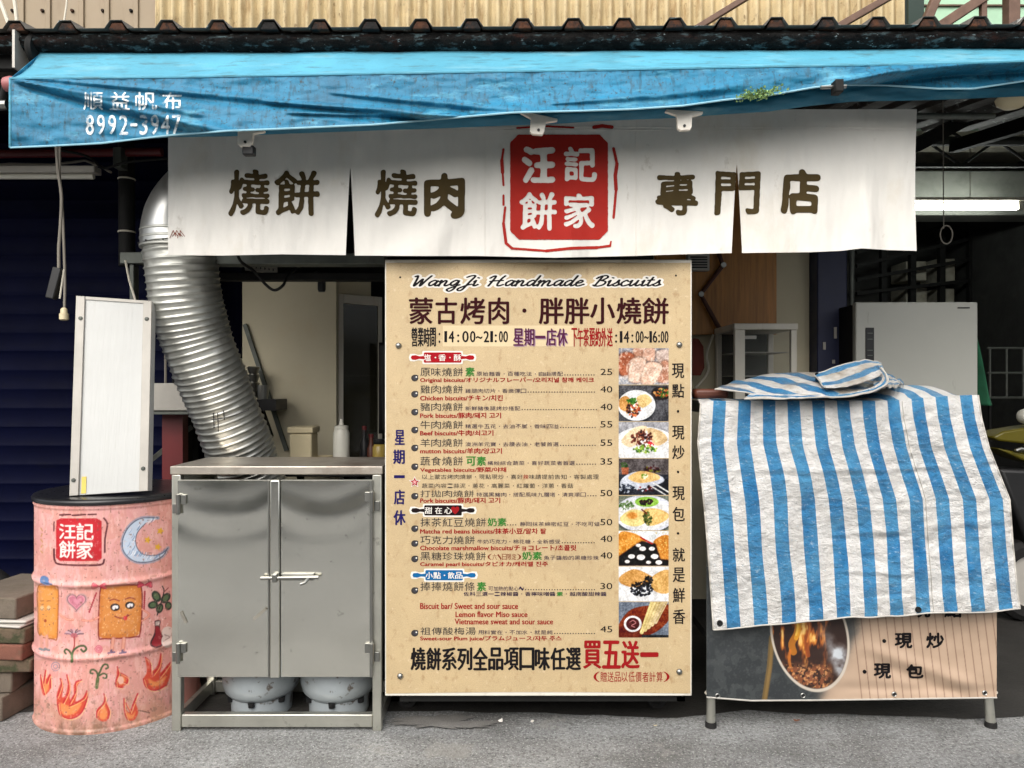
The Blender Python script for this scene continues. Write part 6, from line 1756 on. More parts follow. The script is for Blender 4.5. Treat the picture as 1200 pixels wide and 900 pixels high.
p0, p1 = P(812, 469, 2.75), P(852, 457.5, 2.75)
one('wooden_block', MB().box(p0[0], p1[0], 2.72, 2.80, 1.207, p1[2] + 0.006), MAT['wood_red'], 'red brown wooden block on the stall beside the menu board', 'block', bevel=0.012)

# ================================================================== LEFT: SHUTTER, CABLES, PAVING
nx, nz_ = 4, 560
zs = np.linspace(0.0, 2.62, nz_)
prof = 3.72 + 0.010 * np.abs(np.sin(zs * math.pi / 0.095)) ** 0.55
xs = [-4.3, -3.3, -2.4, P(208, 0, 3.72)[0]]
V = np.array([(x, y, z) for x in xs for y, z in zip(prof, zs)])
sh = thing('roller_shutter', 'dark navy ribbed roller shutter pulled down at the left', 'shutter', (-3, 3.75, 0))
mesh_from('curtain', V, grid_idx(nx, nz_)[:, ::-1], MAT['navy'], sh, sharp=60)
MB().box(-4.3, xs[-1], 3.66, 4.0, 2.62, 3.0).build('shutter_box', MAT['dark_steel'], sh)
MB().box(xs[-1] + 0.001, xs[-1] + 0.05, 3.66, 3.78, 0, 2.62).build('guide_rail', MAT['dark_steel'], sh)
one('navy_panel', MB().box(P(212, 0, 3.9)[0], P(285, 0, 4.15)[0], 4.12, 4.16, 0, 3.05), MAT['navy'], 'narrow navy wall panel behind the ribbed duct', 'wall panel')
fl = thing('light_fitting', 'long grey unlit tube light fitting under the awning at the left', 'light fitting', P(58, 200, 3.3))
MB().box(P(-40, 0, 3.3)[0], P(115, 0, 3.3)[0], 3.27, 3.33, P(0, 204, 3.3)[2], P(0, 196, 3.3)[2]).build('housing', MAT['alu'], fl, bevel=0.004)
MB().tube([P(-38, 207, 3.3), P(110, 207, 3.3)], 0.012, 10).build('tube', MAT['milky'], fl)
one('red_pipe', MB().tube([P(-60, 181, 3.45), P(190, 178, 3.45)], 0.02, 12), MAT['red_paint'], 'dark red pipe running under the awning at the left', 'pipe')
one('service_cable', MB().tube([P(*q) for q in [(-30, 196, 3.4), (10, 192, 3.4), (60, 193, 3.4), (85, 190, 3.4), (100, 188, 3.4), (120, 196, 3.38), (130, 202, 3.36)]], 0.006, 8), MAT['cable_grey'], 'pale cable sagging along the top of the shutter', 'cable')
one('service_cable', MB().tube([tuple(q) for q in poly_smooth([P(70, 176, 3.3), P(95, 181, 3.3), P(110, 188, 3.3), P(122, 197, 3.3), P(150, 190, 3.3), P(196, 186, 3.3)], 6)], 0.006, 8), MAT['dark_steel'], 'dark cable looping beside the grey light fitting', 'cable')
cp = thing('conduit_post', 'dark conduit post with two pale ties left of the duct', 'post', P(148, 312, 3.5))
MB().tube([P(148, 168, 3.5), P(149, 312, 3.5)], 0.036, 16).build('pipe', MAT['dark_steel'], cp)
for y in (210, 272): MB().lathe([(0.037, -0.004), (0.040, 0), (0.037, 0.004)], P(148.5, y, 3.5), 20).build('tie', MAT['cable_white'], cp)
MB().box(P(140, 0, 3.46)[0], P(150, 0, 3.46)[0], 3.40, 3.46, P(0, 196, 3.4)[2], P(0, 172, 3.4)[2]).build('junction_box', MAT['grey_steel'], cp, bevel=0.004)
br_ = MB().box(P(148, 0, 3.5)[0], P(190, 0, 3.5)[0], 3.44, 3.52, P(0, 311, 3.5)[2], P(0, 298, 3.5)[2])
br_.box(P(158, 0, 3.5)[0], P(163, 0, 3.5)[0], 3.45, 3.50, P(0, 358, 3.5)[2], P(0, 312, 3.5)[2])
one('steel_bracket', br_, MAT['grey_steel'], 'grey steel bracket behind the duct under the conduit post', 'bracket', bevel=0.003)
one('white_wire', MB().tube([tuple(q) for q in poly_smooth([P(147, 305, 3.3), P(152, 330, 3.3), P(158, 350, 3.28), P(161, 366, 3.25)], 6)], 0.005, 6), MAT['cable_white'], 'thin white wire dropping behind the tall white panel', 'wire')
hs = thing('hanging_socket', 'black power strip hanging on a pair of cables before the shutter', 'power strip', P(66, 340, 2.9))
a0, a1 = P(69, 314, 2.9), P(60, 350, 2.9)
MB().bar(a1, a0, 0.034, 0.03, up=(0, 1, 0)).build('strip', MAT['black'], hs, bevel=0.004)
MB().tube([tuple(q) for q in poly_smooth([P(66, 172, 2.9), P(68, 200, 2.9), P(72, 230, 2.9), P(71, 262, 2.9), P(69, 290, 2.9), P(69, 314, 2.9)], 8)], 0.006, 8).build('cable', MAT['cable_grey'], hs)
MB().tube([P(75, 316, 2.9), P(70, 350, 2.9)], 0.0035, 6).build('pull_cord', MAT['cable_white'], hs)
pg = thing('hanging_plug', 'pale plug hanging at the end of a cable beside the power strip', 'plug', P(75, 372, 2.9))
MB().tube([tuple(q) for q in poly_smooth([P(70, 172, 2.905), P(70, 210, 2.905), P(73, 245, 2.905), P(75, 290, 2.905), P(76, 330, 2.905), P(75.5, 364, 2.905)], 8)], 0.005, 8).build('cable', MAT['cable_grey'], pg)
z = P(75, 366, 2.9)
MB().lathe([(0.007, 0.018), (0.012, 0.012), (0.013, -0.004), (0.017, -0.006), (0.017, -0.028), (0.010, -0.032), (0, -0.032)], z, 16).build('head', MAT['cream_plastic'], pg)

# stack of paving slabs, each a thing of its own
def slab(mat, name, lab, cx, cy, z0, z1, w, d, rot, cham=0.0):
    Mx = Matrix.Translation((cx, cy, 0)) @ Matrix.Rotation(R(rot), 4, 'Z')
    m = MB().box(-w / 2, w / 2, -d / 2, d / 2, z0, z1, Mx)
    return one(name, m, mat, lab, 'paving slab', 'slabs stacked beside the drum', bevel=0.006)


def ground_z(py, Y): return CH + (450 - py) / F * Y


SYY = 2.80
zz = [0, 0.095, 0.175, 0.225, 0.285, 0.345, 0.358, 0.372, 0.455]
items = [('tile_grey', 'paving_slab', 'thick grey block at the bottom of the slab stack', 0.26, 0.34, -8, -0.01),
         ('tile_grey', 'paving_slab', 'pale broken slab second from the bottom of the stack', 0.22, 0.34, 6, -0.035),
         ('tile_moss', 'paving_slab', 'dark mossy slab low in the slab stack', 0.30, 0.36, 4, 0.045),
         ('tile_pink', 'paving_slab', 'lower pink slab just above the dark mossy one', 0.30, 0.36, -5, 0.052),
         ('tile_moss', 'paving_slab', 'speckled mossy slab under the thin white tiles', 0.30, 0.36, -4, 0.055),
         ('tile_white', 'thin_tile', 'thin white tile, the lower of the two in the slab stack', 0.30, 0.36, -9, 0.060),
         ('tile_white', 'thin_tile', 'thin white tile, the upper of the two in the slab stack', 0.28, 0.36, -3, 0.050),
         ('tile_grey', 'paving_slab', 'grey slab lying topmost on the slab stack', 0.27, 0.34, -7, 0.020)]
sxr = P(38, 0, SYY)[0]
for i, (mt, nm, lab, w, d, ro, dx) in enumerate(items):
    slab(MAT[mt], nm, lab, sxr - 0.05 - w / 2 + dx, SYY + 0.14 + 0.004 * i, zz[i] + 0.001, zz[i + 1] - 0.001, w, d, ro)
one('concrete_lump', MB().box(P(16, 0, 3.4)[0] - 0.12, P(40, 0, 3.4)[0], 3.3, 3.5, 0, ground_z(712, 3.4)), MAT['tile_moss'], 'mossy concrete lump in the dark behind the slab stack', 'block', bevel=0.03)
ty = thing('scooter_wheel', 'black wheel standing in the dark behind the slab stack', 'wheel', P(-22, 770, 3.35))
cw_ = P(-32, 668, 3.35)
MB().lathe([(0.16, -0.045), (0.19, -0.05), (0.215, -0.035), (0.222, 0), (0.215, 0.035), (0.19, 0.05), (0.16, 0.045), (0.16, -0.045)], (cw_[0], cw_[1], 0.224), 48, 'y', caps=False).build('tyre', MAT['rubber'], ty, sharp=50)
MB().lathe([(0.0, -0.02), (0.05, -0.02), (0.06, -0.01), (0.145, -0.012), (0.159, -0.035), (0.159, 0.03)], (cw_[0], cw_[1], 0.224), 40, 'y', caps=False).build('rim', MAT['dark_steel'], ty)

# ================================================================== MIDDLE INTERIOR
fr_ = thing('partition', 'beige painted partition board behind the steel cabinet', 'partition wall', P(338, 540, 3.9))
MB().box(P(284, 0, 3.9)[0], P(394, 0, 3.9)[0], 3.9, 3.95, 0, P(0, 328, 3.9)[2]).build('board', MAT['beige_wall'], fr_)
MB().bar(P(287, 380, 3.885), P(336, 528, 3.885), 0.02, 0.02).build('slanting_strip', MAT['grey_steel'], fr_)
one('steel_channel', MB().box(P(222, 0, 3.0)[0], P(452, 0, 3.0)[0], 2.97, 3.05, P(0, 311, 3.0)[2], P(0, 298, 3.0)[2]), MAT['grey_steel'], 'grey green steel channel right behind the curtain hem', 'beam', bevel=0.004)
one('support_rail', MB().box(P(215, 0, 3.2)[0], P(455, 0, 3.2)[0], 3.18, 3.24, P(0, 329, 3.2)[2], P(0, 320, 3.2)[2]), MAT['dark_steel'], 'dark rail across the opening above the beige partition', 'beam', bevel=0.004)
pb = thing('slotted_bracket', 'pale slotted steel bracket lying above the dark rail', 'bracket', P(308, 318, 3.4))
a0, a1 = Vector(P(288, 312, 3.2)), Vector(P(324, 317, 3.5))
MB().bar(a0, a1, 0.012, 0.036).build('strip', MAT['alu'], pb, bevel=0.002)
for k in range(6):
    q = a0 + (a1 - a0) * (0.15 + k * 0.14)
    MB().lathe([(0.0, -0.009), (0.008, -0.009), (0.008, 0.0)], q, 10, 'y').build('slot', MAT['black'], pb)
lp = [P(276, 290, 2.9), P(282, 306, 2.9), P(298, 318, 3.0), P(312, 334, 3.0), P(322, 340, 3.0), P(332, 334, 3.0), P(338, 322, 3.05), P(360, 305, 3.1)]
one('hanging_cable', MB().tube([tuple(q) for q in poly_smooth(lp, 8)], 0.006, 8), MAT['dark_steel'], 'dark cable hanging in a loop below the curtain hem', 'cable')
sp = MB().lathe([(0.014, -0.03), (0.018, -0.02), (0.018, 0.02), (0.0, 0.025)], P(377, 334, 3.3), 14).tube([P(370, 318, 3.3), P(377, 332, 3.3)], 0.007, 8)
one('spotlight', sp, MAT['black'], 'small black spotlight hanging before the partition', 'spotlight')
# glass door fridge, turned a little
gf = thing('display_fridge', 'tall glass door fridge with pale frame behind the cabinet', 'fridge', P(414, 560, 4.0))
Mf = Matrix.Translation(P(397, 450, 3.95)) @ Matrix.Rotation(R(38), 4, 'Z')
bz = -P(397, 450, 3.95)[2]
zt_ = P(0, 344, 3.95)[2] - P(0, 450, 3.95)[2]
W_ = 0.26
MB().box(0, W_, 0.03, 0.5, bz, zt_, Mf).build('case', MAT['dark_wall'], gf)
m = MB()
for a in ((0, 0.028, bz + 0.1, zt_), (W_ - 0.022, W_, bz + 0.1, zt_), (0.0285, W_ - 0.0225, zt_ - 0.05, zt_), (0.0285, W_ - 0.0225, bz + 0.1, bz + 0.16)):
    m.box(a[0], a[1], 0, 0.028, a[2], a[3], Mf)
m.build('door_frame', MAT['white_enamel'], gf, bevel=0.003)
MB().box(0.029, W_ - 0.023, 0.01, 0.016, bz + 0.161, zt_ - 0.051, Mf).build('pane', MAT['glass_dark'], gf)
MB().box(-0.01, W_ - 0.06, 0.02, 0.5, zt_ + 0.002, zt_ + 0.09, Mf).build('top_box', MAT['beige_wall'], gf)
MB().box(-0.02, -0.001, 0.005, 0.5, bz, zt_ + 0.02, Mf).build('side_panel', MAT['white_enamel'], gf)
for k in range(4): MB().box(0.03, W_ - 0.03, 0.020, 0.027, bz + 0.4 + k * 0.3, bz + 0.41 + k * 0.3, Mf).build('shelf', MAT['grey_steel'], gf)
# work table behind the cabinet with kitchen things on it
wt = thing('work_table', 'dark work table behind the stainless cabinet', 'table', (-0.7, 3.45, 0))
tx0, tx1 = P(290, 0, 3.2)[0], P(452, 0, 3.2)[0]
TZ = 0.86
MB().box(tx0, tx1, 3.43, 3.95, TZ - 0.03, TZ).build('table_top', MAT['dark_steel'], wt, bevel=0.004)
for x, y in ((tx0 + .03, 3.46), (tx1 - .03, 3.46), (tx0 + .03, 3.92), (tx1 - .03, 3.92)): MB().box(x - .02, x + .02, y - .02, y + .02, 0, TZ - 0.031).build('leg', MAT['dark_steel'], wt)
bx = thing('cream_canister', 'square cream lidded canister behind the steel cabinet', 'canister', (P(352, 0, 3.5)[0], 3.55, TZ))
xa, xb, zt2 = P(339, 0, 3.5)[0], P(365, 0, 3.5)[0], P(0, 508, 3.5)[2]
MB().box(xa, xb, 3.5, 3.62, TZ + 0.001, zt2).build('body', MAT['cream_plastic'], bx, bevel=0.008)
MB().box(xa - 0.008, xb + 0.008, 3.492, 3.628, zt2 + 0.001, P(0, 500.5, 3.5)[2]).build('lid', MAT['cream_plastic'], bx, bevel=0.005)
bt_ = thing('sauce_bottle', 'milky squeeze bottle with a thin nozzle behind the cabinet', 'bottle', (P(400, 0, 3.5)[0], 3.55, TZ))
c_ = (P(400, 0, 3.55)[0], 3.55, 0); zb_ = P(0, 503, 3.55)[2]
MB().lathe([(0.036, TZ + 0.001), (0.039, TZ + 0.01), (0.039, zb_ - 0.02), (0.032, zb_)], c_, 28).build('body', MAT['milky'], bt_, sharp=60)
MB().lathe([(0.033, zb_ + 0.001), (0.033, zb_ + 0.016), (0.012, zb_ + 0.02), (0.005, zb_ + 0.05), (0.0, zb_ + 0.05)], c_, 20).build('nozzle', MAT['milky'], bt_)
sc_ = (P(377, 0, 3.6)[0], 3.6, TZ)
one('bowl', MB().lathe([(0.02, 0.001), (0.03, 0.004), (0.055, 0.05), (0.052, 0.05), (0.03, 0.01), (0.0, 0.01)], sc_, 28, caps=False), MAT['cream_plastic'], 'shallow cream bowl between canister and squeeze bottle', 'bowl')
jr = thing('spice_jar', 'yellowish jar with a dark lid on the table beside the menu board', 'jar', (P(445, 0, 3.55)[0], 3.55, TZ))
jc = (P(445, 0, 3.55)[0], 3.55, 0)
MB().lathe([(0.03, TZ + 0.001), (0.034, TZ + 0.006), (0.034, TZ + 0.10), (0.026, TZ + 0.112)], jc, 24).build('body', M('mustard_jar', (150, 128, 60), 0.35), jr, sharp=60)
MB().lathe([(0.028, TZ + 0.113), (0.03, TZ + 0.115), (0.03, TZ + 0.135), (0, TZ + 0.136)], jc, 24).build('lid', MAT['black'], jr, sharp=50)
one('tray', MB().box(P(424, 0, 3.46)[0], P(441, 0, 3.46)[0], 3.45, 3.62, TZ + 0.001, TZ + 0.02), MAT['wood_red'], 'flat red brown tray on the dark table by the fridge door', 'tray', bevel=0.004)
for i, (pxb, hb_, mt, lab) in enumerate(((427, 0.17, 'glass_dark', 'dark slim sauce bottle behind the red brown tray'), (435, 0.13, 'wood_red', 'short brown sauce bottle behind the red brown tray'))):
    sb = thing('sauce_bottle', lab, 'bottle', (P(pxb, 0, 3.7)[0], 3.7, TZ)); bc = (P(pxb, 0, 3.7)[0], 3.7, 0)
    MB().lathe([(0.022, TZ + .001), (0.024, TZ + .01), (0.024, TZ + hb_ * .6), (0.010, TZ + hb_ * .8), (0.010, TZ + hb_)], bc, 20).build('body', MAT['wood_red'] if i else MAT['black'], sb, sharp=60)
    MB().lathe([(0.012, TZ + hb_ + .001), (0.012, TZ + hb_ + .02), (0, TZ + hb_ + .02)], bc, 14).build('cap', MAT['red_paint'], sb)
ap = bx0_ = P(440, 0, 3.95)[0]
nu_, nv__ = 20, 20
uu = np.linspace(0, 1, nu_)[:, None]; w3 = np.linspace(0, 1, nv__)[None, :]
o = mesh_from('dark_apron', stk([ap + uu * 0.16 * (0.5 + 0.5 * w3), 4.05 + 0.02 * np.sin(uu * 12) * w3, P(0, 400, 3.95)[2] - 0.5 * w3 + 0 * uu], -1).reshape(-1, 3), grid_idx(nu_, nv__), MAT['black'], thick=0.004)
tag(o, 'black apron hanging in the dark beside the glass door fridge', 'apron')
ws = thing('wall_shelf', 'small black wall shelf right of the ribbed duct', 'shelf', P(312, 480, 3.9))
MB().box(P(300, 0, 3.7)[0], P(325, 0, 3.7)[0], 3.68, 3.86, P(0, 474, 3.7)[2] - 0.03, P(0, 468, 3.7)[2]).build('board', MAT['black'], ws)
MB().bar(P(306, 478, 3.72), P(318, 512, 3.86), 0.02).build('bracket', MAT['dark_steel'], ws)
zs2 = P(0, 468, 3.7)[2] + 0.001
one('steel_cup', MB().lathe([(0.026, 0), (0.03, 0.07), (0.028, 0.07), (0.024, 0.004), (0, 0.004)], (P(308, 0, 3.75)[0], 3.75, zs2), 20, caps=False), MAT['chrome'], 'small shiny steel cup on the black wall shelf', 'cup')
m = MB()
for k in range(4): m.lathe([(0.02, k * 0.04), (0.032, 0.035 + k * 0.04), (0.026, 0.04 + k * 0.04)], (P(297, 0, 3.8)[0], 3.8, P(0, 466, 3.8)[2] + 0.0), 18)
one('ladle_holder', m.tube([P(297, 470, 3.8), P(297, 530, 3.84)], 0.008, 8), MAT['chrome'], 'stack of steel fittings on a rod behind the duct edge', 'fittings')
# trough and red post behind the duct
tr = thing('metal_trough', 'dull beige metal trough behind the lower part of the duct', 'trough', P(210, 484, 3.45))
MB().box(P(172, 0, 3.45)[0], P(262, 0, 3.45)[0], 3.42, 3.6, P(0, 481, 3.45)[2], P(0, 449, 3.45)[2]).build('body', MAT['alu'], tr, bevel=0.004)
MB().box(P(168, 0, 3.44)[0], P(266, 0, 3.44)[0], 3.40, 3.61, P(0, 485, 3.45)[2], P(0, 482, 3.45)[2]).build('flange', MAT['grey_steel'], tr)
MB().box(P(190, 0, 3.5)[0], P(214, 0, 3.5)[0], 3.5, 3.56, 0, P(0, 486, 3.5)[2]).build('leg', MAT['red_paint'], tr)
MB().bar(P(176, 540, 3.5), P(225, 500, 3.6), 0.02).build('brace', MAT['grey_steel'], tr)
one('wire_stand', MB().tube([P(194, 395, 3.6), P(194, 450, 3.6)], 0.006, 6), MAT['cable_grey'], 'thin grey rod left of the duct above the trough', 'rod')

# ================================================================== RIGHT INTERIOR
wd = thing('wood_panel', 'brown veneer wall panel right of the menu board', 'wall panel', P(860, 400, 3.95))
MB().box(P(770, 0, 3.9)[0], P(914, 0, 3.9)[0], 3.95, 3.98, P(0, 392, 3.95)[2], 2.9).build('panel', MAT['wood'], wd)
MB().tube([P(842, 296, 3.925), P(847, 311, 3.925), P(821, 345, 3.925), P(843, 385, 3.925)], 0.013, 8).build('folding_arm', M('dark_brown_bar', (70, 36, 22), 0.5), wd)
for q in ((847, 311), (821, 345)): MB().lathe([(0.014, -0.02), (0.014, 0.0)], P(q[0], q[1], 3.925), 10, 'y').build('pivot', MAT['chrome'], wd)
one('inner_wall', MB().box(P(770, 0, 4.0)[0], P(958, 0, 3.9)[0] - 0.003, 4.0, 4.1, 0, 2.78), MAT['beige_wall'], 'beige wall strip between the wood panel and the navy column', 'wall')
vg = thing('air_vent', 'small grey air vent grille above the menu board corner', 'vent', P(822, 315, 3.9))
MB().box(P(806, 0, 3.9)[0], P(832, 0, 3.9)[0], 3.905, 3.948, P(0, 317, 3.9)[2], P(0, 296, 3.9)[2]).build('frame', MAT['alu'], vg, bevel=0.005)
for k in range(5): MB().box(P(809, 0, 3.9)[0], P(829, 0, 3.9)[0], 3.900, 3.904, P(0, 302 + k * 3, 3.9)[2], P(0, 300.5 + k * 3, 3.9)[2]).build('slat', MAT['black'], vg)
nc = thing('navy_column', 'dark navy steel column with scraped paint', 'column', P(973, 480, 3.9))
MB().box(P(958, 0, 3.9)[0], P(993, 0, 3.9)[0], 3.9, 4.15, 0, 3.05).build('shaft', MAT['navy_post'], nc, bevel=0.006)
for k, (px, py) in enumerate(((979, 390), (966, 405), (977, 423))):
    q = Vector(P(px, py, 3.897)); MB().box(q.x - 0.008, q.x + 0.006, 3.893, 3.899, q.z - 0.03 + 0.008 * k, q.z + 0.03 - 0.012 * k).build('sticker_remnant', MAT['alu'], nc, bevel=0.001)
one('slim_pole', MB().tube([P(998, 290, 3.95), P(998, 560, 3.95)] if False else [(P(998, 0, 3.95)[0], 3.95, 0), (P(998, 0, 3.95)[0], 3.95, 3.0)], 0.013, 10), MAT['grey_steel'], 'slim grey pole between navy column and grey fridge', 'pole')
# showcase
sw = thing('glass_showcase', 'small white framed glass showcase standing behind the stall', 'showcase', P(885, 470, 3.6))
xa, xm_, xb = P(843, 0, 3.85)[0], P(866, 0, 3.6)[0], P(934, 0, 3.6)[0]
za, zt3 = 1.12, P(0, 379, 3.6)[2]
Y0, Y1 = 3.6, 3.95
x_l = xm_ - 0.02
m = MB()
for x, y in ((x_l, Y0), (xb - 0.028, Y0), (x_l, Y1 - 0.028), (xb - 0.028, Y1 - 0.028)): m.box(x, x + (0.05 if x == x_l and y == Y0 else 0.028), y, y + 0.028, za, zt3 - 0.0301)
m.box(x_l - 0.004, xb + 0.004, Y0 - 0.004, Y1 + 0.004, zt3 - 0.03, zt3)
m.box(x_l, xb, Y0, Y1, za - 0.02, za - 0.0005)
m.build('frame', MAT['white_enamel'], sw, bevel=0.003)
MB().box(x_l + 0.0505, xb - 0.0285, Y0 + 0.010, Y0 + 0.014, za, zt3 - 0.031).build('front_pane', MAT['glass'], sw)
MB().box(x_l + 0.008, x_l + 0.012, Y0 + 0.029, Y1 - 0.029, za, zt3 - 0.031).build('side_pane', MAT['glass'], sw)
MB().box(x_l + 0.02, xb - 0.03, Y1 - 0.012, Y1 - 0.006, za, zt3 - 0.031).build('back_panel', MAT['dark_wall'], sw)
for zq in (P(0, 412, 3.6)[2], P(0, 440, 3.6)[2]): MB().box(x_l + 0.03, xb - 0.03, Y0 + 0.03, Y1 - 0.03, zq - 0.004, zq).build('shelf', MAT['alu'], sw)
MB().box(x_l + 0.054, x_l + 0.11, Y0 + 0.0145, Y0 + 0.016, P(0, 397, 3.6)[2], P(0, 393, 3.6)[2]).build('paper_label', MAT['p_white'], sw)
ss = thing('showcase_stand', 'dark stand carrying the glass showcase', 'stand', ((x_l + xb) / 2, 3.78, 0))
MB().box(x_l - 0.05, xb + 0.05, Y0 - 0.02, Y1 + 0.02, za - 0.06, za - 0.022).build('top', MAT['dark_steel'], ss)
for x, y in ((x_l, Y0), (xb - .03, Y0), (x_l, Y1 - .03), (xb - .03, Y1 - .03)): MB().box(x, x + .03, y, y + .03, 0, za - 0.061).build('leg', MAT['dark_steel'], ss)
one('red_bag', MB().lathe([(0.03, 0), (0.05, 0.04), (0.045, 0.15), (0.02, 0.19), (0.0, 0.195)], (P(814, 0, 3.85)[0], 3.85, P(0, 440, 3.85)[2]), 20), M('red_fabric', (110, 48, 36), 0.8, var=0.2), 'dull red bundle hanging at the corner beside the menu board', 'bag')
one('white_wire', MB().tube([tuple(q) for q in poly_smooth([P(836, 392, 3.9), P(828, 415, 3.9), P(830, 435, 3.88), P(815, 455, 3.85)], 6)], 0.006, 6), MAT['cable_white'], 'white wire curling down left of the glass showcase', 'wire')
# grey fridge
gfz = P(0, 354, 3.7)[2]
gx0, gx1 = P(1003, 0, 3.7)[0], P(1146, 0, 3.7)[0]
gr_ = thing('grey_fridge', 'large plain grey fridge behind the stall with a black control strip', 'fridge', ((gx0 + gx1) / 2, 3.9, 0))
MB().box(gx0 + 0.004, gx1 - 0.004, 3.742, 4.05, 0.03, gfz - 0.008).build('case', MAT['dark_steel'], gr_, bevel=0.006)
dd = MB().box(gx0, gx1, 3.70, 3.74, 0.05, gfz).build('door', MAT['fridge'], gr_, bevel=0.006)
MB().box(P(1014, 0, 3.7)[0], P(1024, 0, 3.7)[0], 3.696, 3.699, P(0, 425, 3.7)[2], P(0, 384, 3.7)[2]).build('control_strip', MAT['black'], dd, bevel=0.001)
for k, yy in enumerate((390, 397, 410, 416)): MB().box(P(1016, 0, 3.7)[0], P(1022, 0, 3.7)[0], 3.694, 3.6955, P(0, yy + 1, 3.7)[2], P(0, yy, 3.7)[2]).build('control_mark', MAT['grey_steel'], dd)
MB().box(P(1122, 0, 3.7)[0], P(1136, 0, 3.7)[0], 3.696, 3.699, P(0, 361.5, 3.7)[2], P(0, 360, 3.7)[2]).build('badge', MAT['black'], dd)
MB().box(gx0 + .02, gx1 - .02, 3.76, 4.3, 0, 0.029).build('plinth', MAT['black'], gr_)
nu, nv = 24, 30
u = np.linspace(0, 1, nu)[:, None]; v = np.linspace(0, 1, nv)[None, :]
X = gx1 + 0.005 + (0.035 + 0.10 * v) * u + 0.006 * np.sin(u * 9 + v * 3); Yv = 3.80 + 0.03 * np.sin(u * 6.3) + 0 * v; Z = 1.60 - 0.45 * v + 0 * u - 0.12 * u * (1 - v)
o = mesh_from('green_cloth', stk([X, Yv, Z], -1).reshape(-1, 3), grid_idx(nu, nv)[:, ::-1], MAT['green_cloth'], thick=0.004)
tag(o, 'dark green cloth hanging at the side of the grey fridge', 'cloth')

# fluorescent lamp, lintel, trusses
LY = 5.4
lm = thing('fluorescent_lamp', 'lit white fluorescent tube lamp on the right inside', 'lamp', P(1130, 242, LY))
lx0, lx1 = P(1040, 0, LY)[0], P(1196, 0, LY)[0]
MB().box(lx0, lx1 + 0.03, LY - 0.03, LY + 0.03, P(0, 236, LY)[2], P(0, 232, LY)[2]).build('housing', MAT['white_enamel'], lm, bevel=0.004)
MB().tube([(lx0 + 0.03, LY, P(0, 242.5, LY)[2]), (lx1 - 0.03, LY, P(0, 242.5, LY)[2])], 0.021, 16).build('tube', MAT['tube'], lm)
for x in (lx0 + 0.01, lx1 - 0.012): MB().box(x - 0.014, x + 0.014, LY - 0.02, LY + 0.02, P(0, 246, LY)[2], P(0, 237, LY)[2]).build('socket', MAT['white_enamel'], lm)
for x in (lx0 + 0.2, lx1 - 0.35): MB().tube([(x, LY + 0.03, P(0, 231, LY)[2]), (x, LY + 0.03, 3.1)], 0.003, 5).build('hanger', MAT['cable_grey'], lm)
one('concrete_lintel', MB().box(2.2, 4.19, 5.70, 5.95, P(0, 252, 5.7)[2], P(0, 196, 5.62)[2]), M('grey_concrete', (128, 130, 122), 0.9, var=0.15, vscale=3, stains=[(4, 0.5, 0.7, (86, 88, 80), 0.6, (1, 1, 1))]), 'grey concrete lintel behind the lit tube lamp', 'lintel', bevel=0.01)
for lab, yt, yb, Y in (('nearer dark lattice roof truss at the upper right', 138, 168, 4.6), ('farther dark lattice roof truss at the upper right', 164, 194, 4.95)):
    t = thing('roof_truss', lab, 'truss', P(1150, yb, Y))
    xa, xb = P(1000, 0, Y)[0], 4.19
    MB().bar((xa, Y, P(0, yt, Y)[2]), (xb, Y, P(0, yt, Y)[2]), 0.04, 0.035).build('top_chord', MAT['dark_steel'], t)
    MB().bar((xa, Y, P(0, yb, Y)[2]), (xb, Y, P(0, yb, Y)[2]), 0.03, 0.025).build('bottom_chord', MAT['dark_steel'], t)
    st_ = 0.24; k = 0; x = xa
    while x < xb - st_:
        z0_, z1_ = (P(0, yt, Y)[2], P(0, yb, Y)[2]) if k % 2 == 0 else (P(0, yb, Y)[2], P(0, yt, Y)[2])
        MB().tube([(x, Y, z0_), (x + st_, Y, z1_)], 0.010, 8).build('web_bar', MAT['dark_steel'], t)
        x += st_; k += 1
one('roof_strut', MB().bar(P(1070, 172, 4.0), P(1185, 112, 4.3), 0.06, 0.07), MAT['dark_steel'], 'dark slanting roof strut right of the curtain', 'strut')
one('hanging_wire', MB().tube([P(1105, 118, 3.4), P(1106, 268, 3.4)], 0.0025, 5), MAT['cable_grey'], 'thin wire hanging down before the lit tube lamp', 'wire')
cr = [(P(1109, 275, 3.4)[0] + 0.028 * math.cos(a), 3.4, P(1109, 275, 3.4)[2] + 0.042 * math.sin(a)) for a in np.linspace(0, 6.283, 30)]
one('wire_ring', MB().tube(cr, 0.003, 6), MAT['cable_grey'], 'thin oval wire ring hanging below the lit tube lamp', 'ring')
one('bulb_shade', MB().lathe([(0.0, 0.0), (0.03, 0.003), (0.05, 0.018), (0.055, 0.035), (0.03, 0.06), (0.012, 0.08), (0, 0.08)], P(1187, 127, 2.6), 24), MAT['cream_plastic'], 'small cream lamp shade peeping below the blue awning', 'lamp shade')
